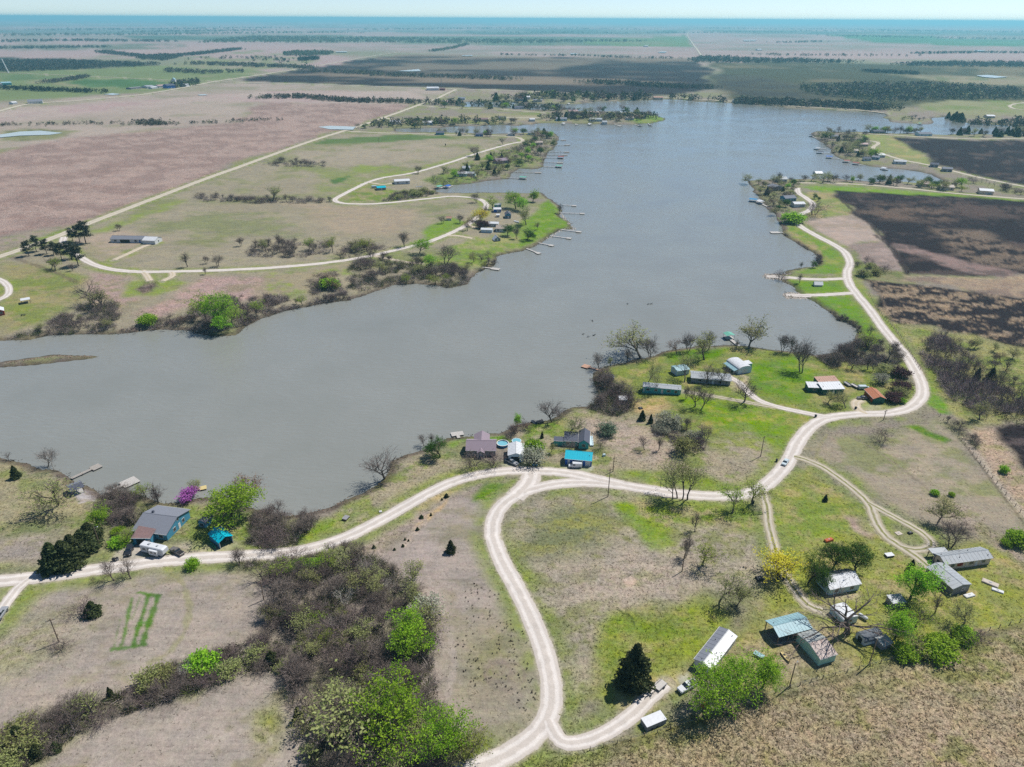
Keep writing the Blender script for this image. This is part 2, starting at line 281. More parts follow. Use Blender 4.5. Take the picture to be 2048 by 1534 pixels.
# ------------------------------------------------------------------ land cover
BRN = (176,163,153); BRN2 = (157,146,132); TAN = (190,176,145); STRAW = (202,184,140); OLV = (150,150,108); GRN = (126,147,66); GRN2 = (146,160,84)
BRT = (120,150,52); DKG = (92,112,62); PNK = (191,166,160); PNK2 = (172,146,142); BURN = (50,43,46); BURN2 = (98,86,84); CROP = (86,122,70); DIRT = (214,192,158)
ORG = (214,178,128); GRV = (216,206,198); GRY = (150,146,126); DUST = (205,185,172)
PAINT = [  # outline, colour a, colour b, share of b, patch size m, feather m, warp m, roughness of the growth
 # far country
 ([(0,112),(480,95),(800,104),(1000,112),(1400,116),(2048,122),(2300,125),(2300,45),(1000,45),(-300,45),(-300,112)], PNK, (158,152,138), .45, 900, 120, 120, .2),
 ([(430,82),(500,69),(760,72),(1000,74),(1370,76),(1375,92),(1200,92),(1000,90),(760,84),(560,84)], (112,132,108), (150,146,120), .35, 500, 60, 60, .2),
 ([(1170,80),(1370,70),(1388,95),(1250,92),(1170,88)], (120,148,98), (140,150,108), .4, 300, 20, 20, .2),
 ([(1650,70),(1740,66),(1860,74),(2100,80),(2100,92),(1900,90),(1750,84)], (92,142,100), (110,150,112), .4, 300, 30, 40, .2),
 ([(0,60),(400,62),(900,64),(1370,66),(1370,58),(0,52)], (148,150,148), PNK, .5, 1200, 200, 200, .2),
 ([(-200,112),(120,117),(240,122),(330,128),(140,139),(0,145),(-200,150)], (70,78,66), (86,88,70), .4, 60, 20, 20, .3),
 ([(-200,150),(0,144),(140,139),(330,130),(520,138),(520,151),(420,164),(330,181),(200,190),(60,200),(-200,212)], (132,146,96), (160,156,120), .35, 180, 25, 25, .2),
 ([(130,166),(170,158),(300,160),(335,166),(280,176),(180,174)], CROP, (100,132,84), .4, 80, 10, 10, .2),
 ([(0,148),(140,152),(100,160),(0,160)], (110,132,84), (126,140,92), .4, 80, 10, 10, .2),
 ([(420,110),(520,100),(640,118),(600,132),(520,140),(330,132)], (150,152,112), PNK, .45, 200, 30, 30, .2),
 ([(-200,58),(420,60),(430,66),(-200,66)], (104,122,112), (140,144,136), .4, 900, 250, 250, .2), ([(240,72),(520,68),(780,73),(500,81),(300,81)], (96,116,96), (140,140,120), .4, 500, 80, 80, .2), ([(700,60),(1372,59),(1372,67),(900,70)], (100,120,108), (144,146,134), .45, 900, 200, 200, .2), ([(1400,62),(2200,64),(2200,72),(1500,70)], (104,124,110), (150,148,136), .45, 800, 200, 200, .2), ([(0,88),(330,86),(420,92),(300,98),(0,100)], (126,132,112), PNK, .45, 300, 60, 60, .2),
 # burnt north
 ([(500,163),(525,151),(640,133),(740,115),(820,108),(1000,112),(1250,115),(1400,119),(1420,160),(1436,176),(1335,191),(1200,187),(1020,179),(800,173),(600,166)], (54,48,50), (146,130,112), .44, 260, 14, 60, .4),
 ([(830,122),(1000,120),(1180,126),(1100,142),(960,152),(830,148),(760,138)], (134,122,106), (64,58,58), .42, 240, 30, 60, .4),
 ([(1428,124),(1600,126),(2100,132),(2100,210),(1800,214),(1600,210),(1440,200),(1425,165)], (84,86,60), (138,126,96), .42, 300, 20, 60, .4),
 ([(1428,150),(1520,150),(1600,170),(1800,178),(1760,192),(1600,200),(1450,190)], (88,86,68), (70,68,62), .4, 120, 30, 40, .4),
 ([(1800,150),(2100,155),(2100,172),(1900,170)], (166,154,124), (130,136,96), .4, 150, 30, 30, .3),
 ([(1830,210),(1900,200),(2100,203),(2100,232),(1980,230),(1880,226)], (160,158,116), (136,150,86), .4, 90, 12, 12, .2),
 ([(1335,193),(1460,201),(1720,219),(1780,226),(1770,230),(1600,220),(1460,208),(1335,200)], (150,140,120), (120,120,96), .4, 30, 4, 4, .3),
 # prairie on the left
 ([(-200,212),(60,205),(200,192),(330,184),(420,168),(500,166),(800,174),(912,180),(870,198),(830,209),(700,212),(520,200),(500,245),(300,262),(0,300),(-200,330)], (186,170,156), (166,158,134), .38, 120, 20, 30, .3),
 ([(-200,345),(0,308),(150,275),(330,258),(480,244),(520,205),(640,208),(825,210),(760,234),(690,258),(600,285),(500,320),(300,395),(100,470),(0,506),(-200,560)], (186,162,150), (166,142,132), .5, 22, 8, 25, .95),
 ([(60,215),(330,196),(560,182),(830,182),(860,196),(700,207),(400,205),(120,235),(-200,262),(-200,240)], (194,176,164), PNK, .4, 90, 15, 25, .3),
 ([(-200,520),(0,475),(130,450),(100,470),(0,506),(-200,560)], (168,154,138), OLV, .3, 30, 6, 10, .4),
 ([(0,262),(60,258),(150,262),(110,277),(0,284)], OLV, (120,124,84), .4, 20, 8, 10, .3),
 # fields between the county road and the lake
 ([(105,474),(300,402),(500,328),(700,262),(1000,274),(1040,300),(1010,330),(870,378),(960,395),(1120,410),(1130,455),(1000,510),(940,560),(700,600),(500,650),(-200,690),(-200,560),(0,516)], (170,160,136), (146,148,104), .38, 40, 6, 18, .4),
 ([(622,289),(652,279),(728,274),(805,269),(881,272),(925,275),(830,280),(728,287)], (104,128,74), (112,134,80), .4, 30, 3, 3, .1),
 ([(560,310),(640,292),(760,290),(850,285),(900,300),(800,325),(700,330),(600,325)], (176,164,142), OLV, .35, 40, 15, 15, .2),
 ([(690,350),(720,330),(830,335),(900,318),(960,300),(840,343),(740,362)], GRN2, OLV, .4, 20, 6, 6, .2),
 ([(560,330),(700,345),(760,350),(715,370),(670,392),(600,380),(640,350)], (148,154,100), (166,158,128), .4, 25, 8, 8, .2),
 ([(660,360),(700,352),(690,362),(668,368)], (92,124,66), (100,130,70), .4, 10, 2, 2, .1),
 ([(420,388),(560,345),(640,358),(600,385),(500,392)], (168,158,134), OLV, .4, 40, 10, 15, .3),
 ([(250,440),(400,402),(660,408),(760,412),(940,400),(920,440),(840,490),(700,480),(500,475),(300,470),(200,462)], (168,158,134), (146,148,108), .4, 35, 10, 20, .4),
 ([(560,410),(760,412),(860,420),(820,470),(700,470),(640,440)], (178,162,138), (156,152,116), .35, 35, 12, 20, .3),
 ([(840,460),(900,435),(940,445),(905,465),(850,482)], (128,158,62), (146,164,88), .3, 8, 3, 3, .1),
 ([(110,485),(235,460),(330,478),(260,520),(205,520),(150,500)], (184,166,146), (166,156,126), .4, 20, 8, 8, .3),
 ([(170,470),(290,420),(370,400),(330,420),(220,462)], GRN2, OLV, .4, 12, 6, 6, .2),
 ([(60,480),(130,458),(160,462),(80,492)], (124,150,68), GRN2, .4, 10, 5, 4, .2),
 ([(700,372),(740,368),(830,392),(760,404),(700,404),(680,400)], (164,156,112), GRN, .5, 10, 4, 5, .3),
 ([(0,530),(110,530),(160,555),(170,600),(100,640),(0,668)], (166,156,112), (140,150,82), .5, 14, 8, 8, .4),
 ([(180,550),(250,550),(240,580),(280,600),(230,630),(180,610)], (186,160,150), (160,150,118), .4, 10, 5, 6, .5),
 ([(360,580),(400,555),(520,555),(545,590),(480,605),(380,612),(290,650),(270,625),(330,600)], (192,164,154), (166,150,128), .4, 8, 5, 6, .7),
 ([(240,595),(250,565),(300,560),(350,560),(370,565),(330,590),(280,592)], GRN2, (150,150,100), .4, 6, 3, 4, .4),
 ([(270,580),(290,562),(320,560),(300,582),(280,588)], (94,80,76), (140,124,112), .5, 3, 2, 3, .9),
 ([(520,550),(690,525),(700,545),(640,560),(560,600),(520,585)], (170,158,130), GRN2, .35, 15, 6, 8, .3),
 ([(850,530),(900,490),(1000,470),(1100,405),(1140,445),(1120,458),(1090,480),(1000,510),(960,535)], (134,156,74), (168,166,112), .4, 9, 4, 5, .3),
 ([(1050,450),(1095,398),(1120,420),(1112,432),(1140,452),(1090,475),(1040,495)], (118,152,50), (140,160,76), .4, 7, 3, 4, .3),
 ([(850,360),(1000,300),(1060,300),(1085,325),(1030,337),(950,362),(870,372)], (132,150,78), (160,152,118), .45, 14, 4, 6, .3),
 ([(1255,240),(1290,228),(1318,232),(1330,240),(1290,247)], (130,160,66), (150,160,90), .4, 14, 4, 6, .3),
 ([(800,238),(1080,224),(1090,236),(1000,246),(860,248),(780,246)], (170,160,126), (140,150,90), .4, 40, 6, 10, .3),
 ([(1030,252),(1090,238),(1090,247)], (176,160,132), (150,150,100), .4, 15, 4, 4, .3),
 # right bank
 ([(1600,372),(1700,372),(1900,388),(2100,402),(2100,412),(1880,396),(1720,388),(1640,384)], (128,162,58), (158,166,96), .3, 12, 3, 4, .1),
 ([(1716,268),(1780,272),(1830,298),(1862,318),(1858,328),(1800,316),(1760,300),(1752,284)], (156,162,100), (184,170,120), .4, 20, 4, 6, .2),
 ([(1780,274),(1833,300),(1860,313),(1864,325),(1908,339),(1962,353),(2120,386),(2120,280),(1948,281)], (52,46,50), (98,84,78), .3, 24, 5, 6, .9),
 ([(1595,385),(1640,384),(1672,390),(1700,412),(1706,428),(1640,436),(1600,436),(1625,410)], (146,156,92), (178,164,118), .45, 12, 3, 5, .2),
 ([(1661,381),(1672,390),(1701,413),(1707,428),(1736,445),(1756,465),(1781,494),(1812,546),(2005,550),(2100,546),(2100,406),(1891,392),(1747,386)], BURN, (92,78,74), .36, 16, 3, 8, 1.0),
 ([(1830,400),(1900,398),(2100,415),(2100,440),(1900,430),(1800,420)], (98,82,76), BURN, .5, 13, 12, 15, 1.0),
 ([(1700,424),(1760,404),(1900,420),(1880,440),(1760,440)], (116,98,86), BURN, .45, 12, 10, 12, 1.0),
 ([(1880,460),(1960,462),(2100,510),(2100,545),(1960,530),(1900,500)], (134,116,100), BURN, .45, 7, 8, 12, 1.0),
 ([(1784,486),(1850,500),(1960,530),(2040,545),(2005,556),(1930,545),(1850,515),(1786,497)], (156,132,124), (120,104,98), .4, 10, 3, 5, .4),
 ([(1608,446),(1640,436),(1706,430),(1736,447),(1760,470),(1763,482),(1720,484),(1690,494),(1650,478)], (192,172,158), (178,160,142), .4, 25, 3, 4, .2),
 ([(1688,494),(1722,485),(1764,483),(1782,500),(1808,543),(1770,545),(1730,530),(1712,505)], (160,142,132), (178,158,148), .4, 9, 2, 3, .3),
 ([(1700,500),(1735,530),(1810,545),(1815,556),(1760,558),(1712,560),(1703,540)], (130,138,86), (150,144,104), .4, 8, 3, 4, .6),
 ([(1568,452),(1600,455),(1660,490),(1698,520),(1692,548),(1580,548),(1638,530),(1620,498)], (122,156,58), (156,162,88), .33, 8, 2, 3, .2),
 ([(1572,458),(1600,470),(1640,495),(1642,520),(1625,500),(1590,480)], (178,162,116), GRN2, .4, 5, 2, 3, .4),
 ([(1572,561),(1692,560),(1702,590),(1740,640),(1770,680),(1745,690),(1700,645),(1660,620),(1600,594)], (118,156,50), (160,166,88), .28, 8, 2, 3, .2),
 ([(1700,560),(1722,556),(1760,618),(1800,660),(1830,720),(1850,760),(1830,745),(1790,682),(1740,615)], (140,156,82), (170,162,112), .4, 8, 2, 3, .3),
 ([(1718,556),(1745,590),(1770,630),(1790,648),(1862,652),(1919,666),(2005,686),(2100,712),(2100,600),(1960,586),(1870,571),(1790,563)], BURN, (170,148,122), .4, 4.5, 2, 7, 1.0),
 ([(1812,552),(2005,556),(2100,548),(2100,605),(1970,590),(1880,570),(1800,562)], (178,156,132), (150,130,116), .4, 14, 4, 8, .6),
 ([(1775,640),(1862,652),(1919,666),(2005,686),(2100,712),(2100,830),(1960,850),(1870,800),(1830,700)], (166,162,108), (140,152,80), .45, 9, 3, 6, .7),
 ([(1845,800),(1860,765),(1880,790),(1900,830),(1880,830)], (116,160,44), GRN2, .3, 5, 2, 3, .3),
 ([(1985,850),(2003,882),(2060,940),(2120,990),(2120,850),(2022,848)], BURN, BURN2, .3, 6, 2, 3, .7),
 ([(1940,860),(1985,852),(2003,884),(2060,944),(2120,1000),(2120,1100),(2030,1010),(1960,905)], (196,172,148), (170,160,118), .35, 6, 3, 3, .7),
 # cabins' lawn
 ([(1190,745),(1250,729),(1340,702),(1480,694),(1640,713),(1760,730),(1835,770),(1838,800),(1770,822),(1650,830),(1600,860),(1572,912),(1440,890),(1380,870),(1280,815),(1200,800)], (138,150,74), (172,162,106), .36, 7, 3, 5, .4),
 ([(1490,730),(1600,715),(1640,760),(1600,800),(1500,780)], (112,150,38), (140,158,66), .35, 7, 5, 5, .3),
 ([(1360,790),(1560,822),(1600,850),(1570,905),(1500,880),(1400,840)], (126,156,46), (164,166,84), .33, 7, 4, 5, .3),
 ([(1340,705),(1400,696),(1450,694),(1440,715),(1340,725)], (106,142,34), (136,154,60), .3, 6, 3, 3, .3),
 ([(1265,805),(1330,795),(1345,812),(1320,832),(1270,825)], (206,178,128), (170,164,96), .35, 5, 4, 4, .4),
 ([(1440,880),(1480,850),(1520,880),(1570,905),(1540,960),(1440,920),(1400,890)], (176,164,140), (150,156,92), .45, 8, 5, 6, .4),
 ([(1000,868),(1110,836),(1190,815),(1290,840),(1400,890),(1540,940),(1560,955),(1500,978),(1300,975),(1200,955),(1100,935),(1060,900)], (176,164,138), (142,150,88), .4, 8, 5, 6, .5),
 ([(1140,845),(1200,830),(1270,850),(1360,905),(1340,925),(1250,905),(1180,870)], (190,172,154), (160,154,116), .3, 7, 5, 6, .5),
 ([(1230,945),(1340,940),(1420,960),(1470,975),(1400,985),(1300,972)], (140,158,66), (172,168,110), .4, 6, 3, 4, .4),
 ([(1050,850),(1130,838),(1145,850),(1110,870),(1060,872)], (128,154,60), (166,164,106), .4, 5, 3, 4, .4),
 ([(970,876),(1010,868),(1020,882),(980,895)], (110,150,50), GRN2, .3, 5, 2, 2, .3),
 ([(890,900),(925,905),(935,940),(905,950),(880,930)], (104,132,60), (160,158,110), .4, 4, 2, 3, .5),
 ([(895,885),(980,864),(990,868),(930,885),(905,895)], (128,158,58), GRN2, .4, 4, 2, 2, .3),
 # the triangle of bare field, the green wedge, the bank above the road
 ([(600,1060),(700,1010),(790,925),(850,900),(900,915),(935,945),(840,990),(720,1055),(640,1085),(595,1098)], (178,166,138), (148,156,92), .42, 6, 4, 5, .5),
 ([(590,1100),(600,1060),(660,1030),(720,1010),(690,1045),(640,1080)], (134,156,64), (166,164,104), .4, 5, 3, 4, .5),
 ([(700,1090),(800,1040),(900,975),(980,952),(1020,960),(960,1000),(880,1060),(810,1120),(760,1130)], (184,166,154), (164,152,130), .35, 5, 5, 5, .5),
 ([(770,1115),(830,1070),(890,1000),(960,965),(1012,985),(978,1040),(975,1090),(1010,1170),(1060,1270),(1082,1340),(1080,1400),(1050,1455),(980,1490),(880,1450),(850,1370),(860,1290),(880,1230),(840,1160)], (178,165,154), (160,151,128), .42, 14, 3, 6, .14),
 ([(840,1340),(870,1290),(880,1230),(820,1150),(800,1110),(860,1080),(880,1150),(910,1230),(890,1320),(880,1400),(860,1400)], (188,172,162), (172,158,146), .4, 6, 6, 5, .12),
 ([(925,1250),(1040,1250),(1070,1380),(1030,1440),(930,1420),(900,1330)], (166,156,130), (150,146,108), .4, 8, 12, 8, .2),
 ([(945,988),(990,965),(1030,958),(1010,975),(975,1000),(940,1002)], (112,142,54), (160,158,106), .3, 4, 2, 3, .4),
 ([(812,1022),(880,985),(900,965),(960,950),(905,978),(840,1020)], (212,184,140), (180,164,140), .4, 3, 2, 3, .3),
 ([(866,1018),(895,1000),(885,1012),(858,1040),(830,1062),(838,1045)], (220,190,138), (190,170,146), .3, 3, 1.5, 2, .3),
 ([(800,1085),(835,1048),(850,1040),(830,1070),(806,1092)], (210,190,170), (180,164,150), .5, 2, 2, 3, .4),
 # big loop field
 ([(1010,1020),(1100,985),(1300,990),(1510,1000),(1530,1060),(1560,1150),(1500,1180),(1300,1200),(1230,1230),(1190,1290),(1170,1440),(1110,1470),(1118,1400),(1100,1290),(1040,1170),(1000,1090)], (180,168,148), (152,152,104), .4, 9, 3, 6, .5),
 ([(1035,1075),(1060,1030),(1120,1012),(1200,1020),(1230,1050),(1180,1075),(1120,1100),(1060,1110)], (134,138,100), (156,156,92), .4, 6, 8, 6, .5),
 ([(1240,1000),(1500,1005),(1530,1050),(1460,1060),(1350,1050),(1320,1100),(1290,1060)], (142,158,66), (176,166,118), .42, 6, 4, 5, .5),
 ([(1225,1005),(1260,1005),(1345,1085),(1300,1100)], (136,160,62), GRN2, .3, 4, 2, 2, .3),
 ([(1120,1140),(1250,1110),(1360,1130),(1380,1190),(1240,1215),(1140,1200)], (192,176,158), (166,158,128), .35, 7, 8, 6, .5),
 ([(1245,1160),(1262,1155),(1272,1165),(1258,1174),(1244,1170)], (226,200,178), (210,186,164), .4, 2, .6, 1, .2),
 ([(1185,1300),(1230,1230),(1330,1215),(1420,1190),(1480,1230),(1480,1330),(1390,1340),(1330,1360),(1270,1390),(1220,1420),(1180,1400)], (148,158,70), (176,168,106), .36, 6, 4, 5, .5),
 ([(1190,1300),(1235,1240),(1380,1230),(1440,1260),(1370,1290),(1250,1280),(1210,1330)], (134,154,52), (160,164,82), .35, 5, 4, 4, .5),
 ([(1230,1380),(1330,1340),(1390,1350),(1330,1385),(1270,1430),(1235,1420)], (212,190,136), (176,166,110), .35, 4, 3, 4, .4),
 # right yard
 ([(1535,1000),(1600,935),(1700,985),(1760,1050),(1800,1110),(1870,1150),(1960,1085),(2100,1150),(2100,1235),(1960,1262),(1740,1330),(1580,1375),(1480,1400),(1470,1300),(1560,1160)], (156,160,82), (184,170,118), .4, 6, 4, 5, .5),
 ([(1540,1010),(1620,980),(1680,1010),(1720,1050),(1650,1080),(1560,1085)], (140,158,68), (172,166,104), .38, 5, 4, 4, .4),
 ([(1690,1033),(1730,1030),(1765,1065),(1740,1078),(1705,1060)], (206,178,164), (176,150,138), .5, 2.5, 1.5, 1.5, .4),
 ([(1470,1290),(1540,1240),(1640,1230),(1700,1290),(1720,1330),(1580,1370),(1500,1390)], (164,158,104), (186,170,136), .4, 5, 4, 4, .5),
 ([(1610,900),(1700,870),(1870,832),(1940,905),(2030,1010),(2048,1065),(1960,1050),(1860,1040),(1760,1000),(1680,945)], (174,161,140), (150,150,108), .42, 16, 4, 8, .2),
 ([(1810,855),(1835,852),(1905,882),(1890,884)], (100,136,44), GRN, .3, 3, 1.5, 2, .3),
 ([(1815,938),(1840,934),(1852,945),(1830,952)], (196,180,154), (170,156,132), .4, 1.5, 1, 1.5, .5),
 ([(1870,985),(1900,990),(1960,1040),(2060,1110),(2060,1130),(1990,1085),(1900,1030)], (186,168,150), (156,150,110), .45, 4, 3, 4, .7),
 # rough grassland at the lower right and the mown left foreground
 ([(1010,1560),(1180,1502),(1340,1455),(1480,1408),(1740,1338),(1960,1268),(2100,1236),(2300,1300),(2300,1700),(1000,1700)], (180,164,128), (148,146,92), .42, 6, 3, 5, 1.0),
 ([(1450,1534),(1500,1450),(1700,1400),(1900,1400),(2048,1420),(2048,1540)], (186,166,140), (158,152,100), .35, 7, 15, 8, 1.0),
 ([(-100,1180),(60,1170),(300,1140),(470,1125),(530,1160),(550,1200),(520,1260),(400,1320),(250,1390),(100,1430),(-100,1490)], (180,167,154), (160,152,126), .35, 14, 5, 8, .16),
 ([(0,1215),(40,1180),(90,1165),(130,1168),(60,1220),(10,1260)], (148,156,90), (172,164,124), .45, 6, 4, 5, .4),
 ([(-100,1270),(40,1240),(160,1250),(140,1300),(20,1340),(-100,1380)], (164,160,120), (178,166,146), .5, 8, 10, 8, .5),
 ([(60,1560),(170,1475),(300,1425),(400,1395),(480,1355),(560,1340),(580,1400),(590,1450),(640,1560)], (184,171,158), (162,152,128), .35, 10, 4, 6, .16),
 ([(500,1420),(560,1400),(580,1440),(540,1490),(510,1470)], (150,154,90), (172,164,128), .4, 5, 5, 5, .5),
 ([(-100,915),(60,930),(150,965),(205,1000),(190,1050),(120,1120),(40,1135),(-100,1150)], (172,162,128), (146,150,98), .42, 8, 4, 6, .5),
 ([(-100,1055),(60,1050),(160,1030),(200,1045),(130,1075),(0,1085),(-100,1090)], (132,140,90), (160,154,120), .45, 6, 5, 6, .5),
 ([(-100,1075),(0,1080),(120,1068),(150,1080),(110,1120),(0,1128),(-100,1130)], (174,162,150), (160,152,126), .35, 6, 4, 6, .4),
 ([(205,1135),(250,1090),(300,1095),(420,1085),(470,1090),(460,1108),(330,1120)], (204,188,170), (182,170,140), .4, 3, 2, 3, .3),
 ([(225,1115),(255,1085),(285,1088),(300,1112),(330,1112),(300,1122),(230,1130)], (212,200,190), (198,184,170), .4, 2, 1.5, 1.5, .1),
 ([(148,988),(175,978),(200,988),(190,1002),(160,1006)], (200,192,190), (184,172,160), .4, 2, .6, .8, .1),
 ([(380,1015),(500,1020),(510,1080),(430,1100),(340,1080),(350,1040)], (136,150,78), (160,156,110), .45, 4, 3, 4, .6),
 ([(445,1105),(440,1098),(470,1085),(490,1090),(480,1108)], (208,194,176), (190,176,156), .4, 2, 1.2, 1.5, .1),
 # pads
 ([(1000,930),(1012,922),(1050,922),(1052,938),(1010,940)], (214,200,188), GRV, .5, 2, .8, 1, .1),
 ([(1066,940),(1072,920),(1078,895),(1090,895),(1088,920),(1088,942)], (208,194,178), (190,178,150), .4, 2, 1, 1, .1),
 ([(1120,945),(1128,930),(1186,933),(1176,950)], (216,208,204), GRV, .5, 2, .6, .8, .1),
 ([(1430,750),(1470,745),(1500,755),(1492,780),(1470,785),(1460,770)], (212,192,166), (200,182,150), .4, 3, 1.2, 1.5, .2),
 ([(1700,810),(1740,808),(1770,812),(1740,822)], (208,196,170), (180,172,130), .4, 2, 1.5, 2, .2),
 ([(1355,1352),(1375,1345),(1385,1362),(1362,1372)], (214,206,194), (200,186,160), .4, 2, .8, 1, .1),
 ([(1530,1268),(1552,1262),(1612,1250),(1618,1270),(1556,1292)], (150,132,124), (166,148,138), .4, 1.5, .8, .8, .2),
 ([(1640,1180),(1660,1192),(1720,1182),(1716,1200),(1665,1205)], (200,186,150), (168,164,110), .4, 2, 1, 1.5, .3),
]
LINES = [([(340,1140),(368,1170),(380,1215),(372,1260),(345,1300),(300,1325)], 1.6, (160,156,112), .6), ([(1700,872),(1760,905),(1840,965),(1890,1010)], 1.0, (150,138,120), .6), ([(1655,868),(1640,890),(1632,915)], 1.2, (158,152,112), .6),
 ([(1930,878),(1975,938),(2020,996),(2060,1042)], 2.2, (202,186,166), .7), ([(1925,884),(1968,940),(2012,1000),(2050,1050)], .8, (120,108,92), .6), ([(1190,1508),(1340,1465),(1480,1418),(1740,1342),(1960,1274),(2060,1245)], 1.2, (110,106,74), .6),
 ([(1600,1030),(1680,1012),(1740,1008)], 2.0, (124,146,58), .6), ([(1400,1035),(1530,1025)], 1.8, (118,144,52), .6), ([(1240,1222),(1262,1234),(1270,1250)], .7, (92,104,50), .8), ([(1440,1425),(1300,1468),(1200,1500)], 1.6, (150,144,84), .5),
 ([(900,1270),(910,1330),(895,1390)], 1.4, (190,176,166), .5), ([(860,1085),(830,1130),(850,1180),(885,1230)], 1.2, (194,178,168), .5), ([(876,1075),(848,1130),(866,1178),(900,1228)], 1.0, (194,178,168), .45), ([(900,1418),(1000,1428),(1060,1424)], .8, (186,176,150), .5),
 ([(1750,560),(1780,640),(1850,750)], 1.2, (150,132,112), .5), ([(1812,552),(1950,556),(2060,556)], 1.5, (190,174,140), .6), ([(1750,470),(1790,500),(1815,545)], 2.5, (70,60,58), .8), ([(1672,390),(1704,420),(1740,447),(1786,500),(1815,548)], 3.0, (66,56,56), .8), ([(110,490),(60,470),(0,490)], 2, (130,150,70), .5), ([(25,515),(70,530),(110,545),(155,565)], 3, (118,104,88), .6), ([(0,478),(120,455)], 3, (130,150,70), .4)]
for (cx_, cy_, ra, rb) in ((998,1342,30,22), (998,1342,24,17), (1003,1340,18,12), (1010,1350,40,28)):
    LINES.append(([(cx_+ra*math.cos(k*.35), cy_+rb*math.sin(k*.35)) for k in range(19)], .7, (150,136,124), .45))
LINES = [(GP(p), w_, c_, s_) for p, w_, c_, s_ in LINES]
STRIPES = [([(240,1240),(228,1296)], .35), ([(264,1196),(244,1290)], .8), ([(280,1194),(264,1240)], .35), ([(298,1190),(266,1290)], 1.1), ([(316,1194),(284,1288)], 1.3), ([(278,1184),(300,1190),(320,1192)], .9), ([(224,1300),(260,1294),(290,1290)], .9)]
STRIPE_W = [(GP(s), w) for s, w in STRIPES]
SPREAD = 58
ang = np.linspace(R(-SPREAD), R(SPREAD), 1020)
rings = [14.0]
while rings[-1] < 70000: rings.append(rings[-1]+max(.8, 2.9*rings[-1]**2/(150*1420)))
rings = np.array(rings)
AA, RR = np.meshgrid(ang, rings)
# far sides widen so that the sheet reaches past the frame everywhere
GX = (RR*np.sin(AA)).ravel(); GY = (RR*np.cos(AA)).ravel()
SD = shore(GX, GY); GZ = height(GX, GY, SD)
RD = np.hypot(GX, GY)
def cover(X, Y, S, rd):
    n = len(X)
    farm = smooth(1200, 2600, rd)[:, None]
    t = smooth(.42, .6, fbm(X, Y, 22, 4, 21))[:, None]
    c = alb(*BRN2)*(1-t)+alb(*OLV)*t
    t2 = smooth(.4, .6, fbm(X, Y, 420, 4, 22))[:, None]
    c = c*(1-farm)+(alb(*PNK)*(1-t2)+alb(150,150,122)*t2)*farm
    tuft = np.full(n, .45)
    for q, (pts, ca, cb, mix, sc, fe, wp, tf) in enumerate(PAINT):
        P = GP(pts); A = np.array(P); lo = A.min(0)-fe-wp; hi = A.max(0)+fe+wp
        idx = np.nonzero((X > lo[0]) & (X < hi[0]) & (Y > lo[1]) & (Y < hi[1]))[0]
        if not len(idx): continue
        x, y = X[idx], Y[idx]
        xs = x+(fbm(x, y, wp*3+1, 3, 31)-.5)*2*wp; ys = y+(fbm(x, y, wp*3+1, 3, 37)-.5)*2*wp
        d = edge_dist(P, xs, ys); d = np.where(in_poly(P, xs, ys), d, -d)
        w = smooth(-fe, fe, d)
        st = (.3 if sc > 60 else .45) if sum(ca) < 215 or sum(cb) < 215 else .7              # burnt ground lies in long streaks
        k = fbm(x*st, y, sc, 4, 41+q)*.7+fbm(x*st, y, sc*.22, 3, 141+q)*.3
        t = smooth(.5-(mix-.5)*.5-.07, .5-(mix-.5)*.5+.09, k)
        v = .9+.2*fbm(x, y, sc*.6, 3, 241+q)
        col = (alb(*ca)*(1-t[:, None])+alb(*cb)*t[:, None])*v[:, None]
        c[idx] = c[idx]*(1-w[:, None])+col*w[:, None]
        tuft[idx] = tuft[idx]*(1-w)+tf*w
    near = np.nonzero(rd < 2600)[0]
    f = KD_R.find
    dr = np.full(n, 99.0); dw = np.full(n, 5.0)
    for i in near:
        _, j, d = f((X[i], Y[i], 0)); dr[i] = d; dw[i] = rw[j]
    burnt = c.sum(1) < .14
    # green verges by the roads, pale scattered gravel at their very edge
    k = smooth(.36, .6, fbm(X, Y, 9, 3, 51))
    w = (smooth(dw*.5+7, dw*.5+1.5, dr)*(.22+.6*k)*np.where(burnt, .3, 1)*np.where(rd < 500, .85, 1))[:, None]
    c = c*(1-w)+alb(140,156,72)*w
    w = (smooth(dw*.5+1.1, dw*.5+.1, dr)*.6)[:, None]; c = c*(1-w)+alb(200,188,170)*w
    # dark, littered water's edge
    k = fbm(X, Y, 5, 3, 61)
    w = (smooth(4.2, .6, np.abs(S-.6))*(.45+.5*k))[:, None]; c = c*(1-w)+alb(98,84,76)*w
    inl = smooth(.3, -.4, S)[:, None]; c = c*(1-inl)+alb(84,80,66)*inl
    for P, sw in STRIPE_W:
        A = np.array(P); idx = np.nonzero((X > A[:, 0].min()-4) & (X < A[:, 0].max()+4) & (Y > A[:, 1].min()-4) & (Y < A[:, 1].max()+4))[0]
        x, y = X[idx], Y[idx]
        d = edge_dist(P, x, y, False); k = fbm(x, y, 2.2, 3, 71)
        w = (smooth(sw, sw*.3, d+(k-.5)*sw*1.4)*min(.9, .3+.6*sw))[:, None]; c[idx] = c[idx]*(1-w)+alb(84,128,40)*w
    for (P, wd, lc, st) in LINES:
        A = np.array(P); idx = np.nonzero((X > A[:, 0].min()-4) & (X < A[:, 0].max()+4) & (Y > A[:, 1].min()-4) & (Y < A[:, 1].max()+4))[0]
        if not len(idx): continue
        x, y = X[idx], Y[idx]; d = edge_dist(P, x, y, False); k = fbm(x, y, 2.5, 3, 77)
        w = (smooth(wd*.8, wd*.25, d+(k-.5)*wd)*st)[:, None]; c[idx] = c[idx]*(1-w)+alb(*lc)*w
    return c, tuft
COLR, TUFT = cover(GX, GY, SD, RD)
nr, na = len(rings), len(ang)
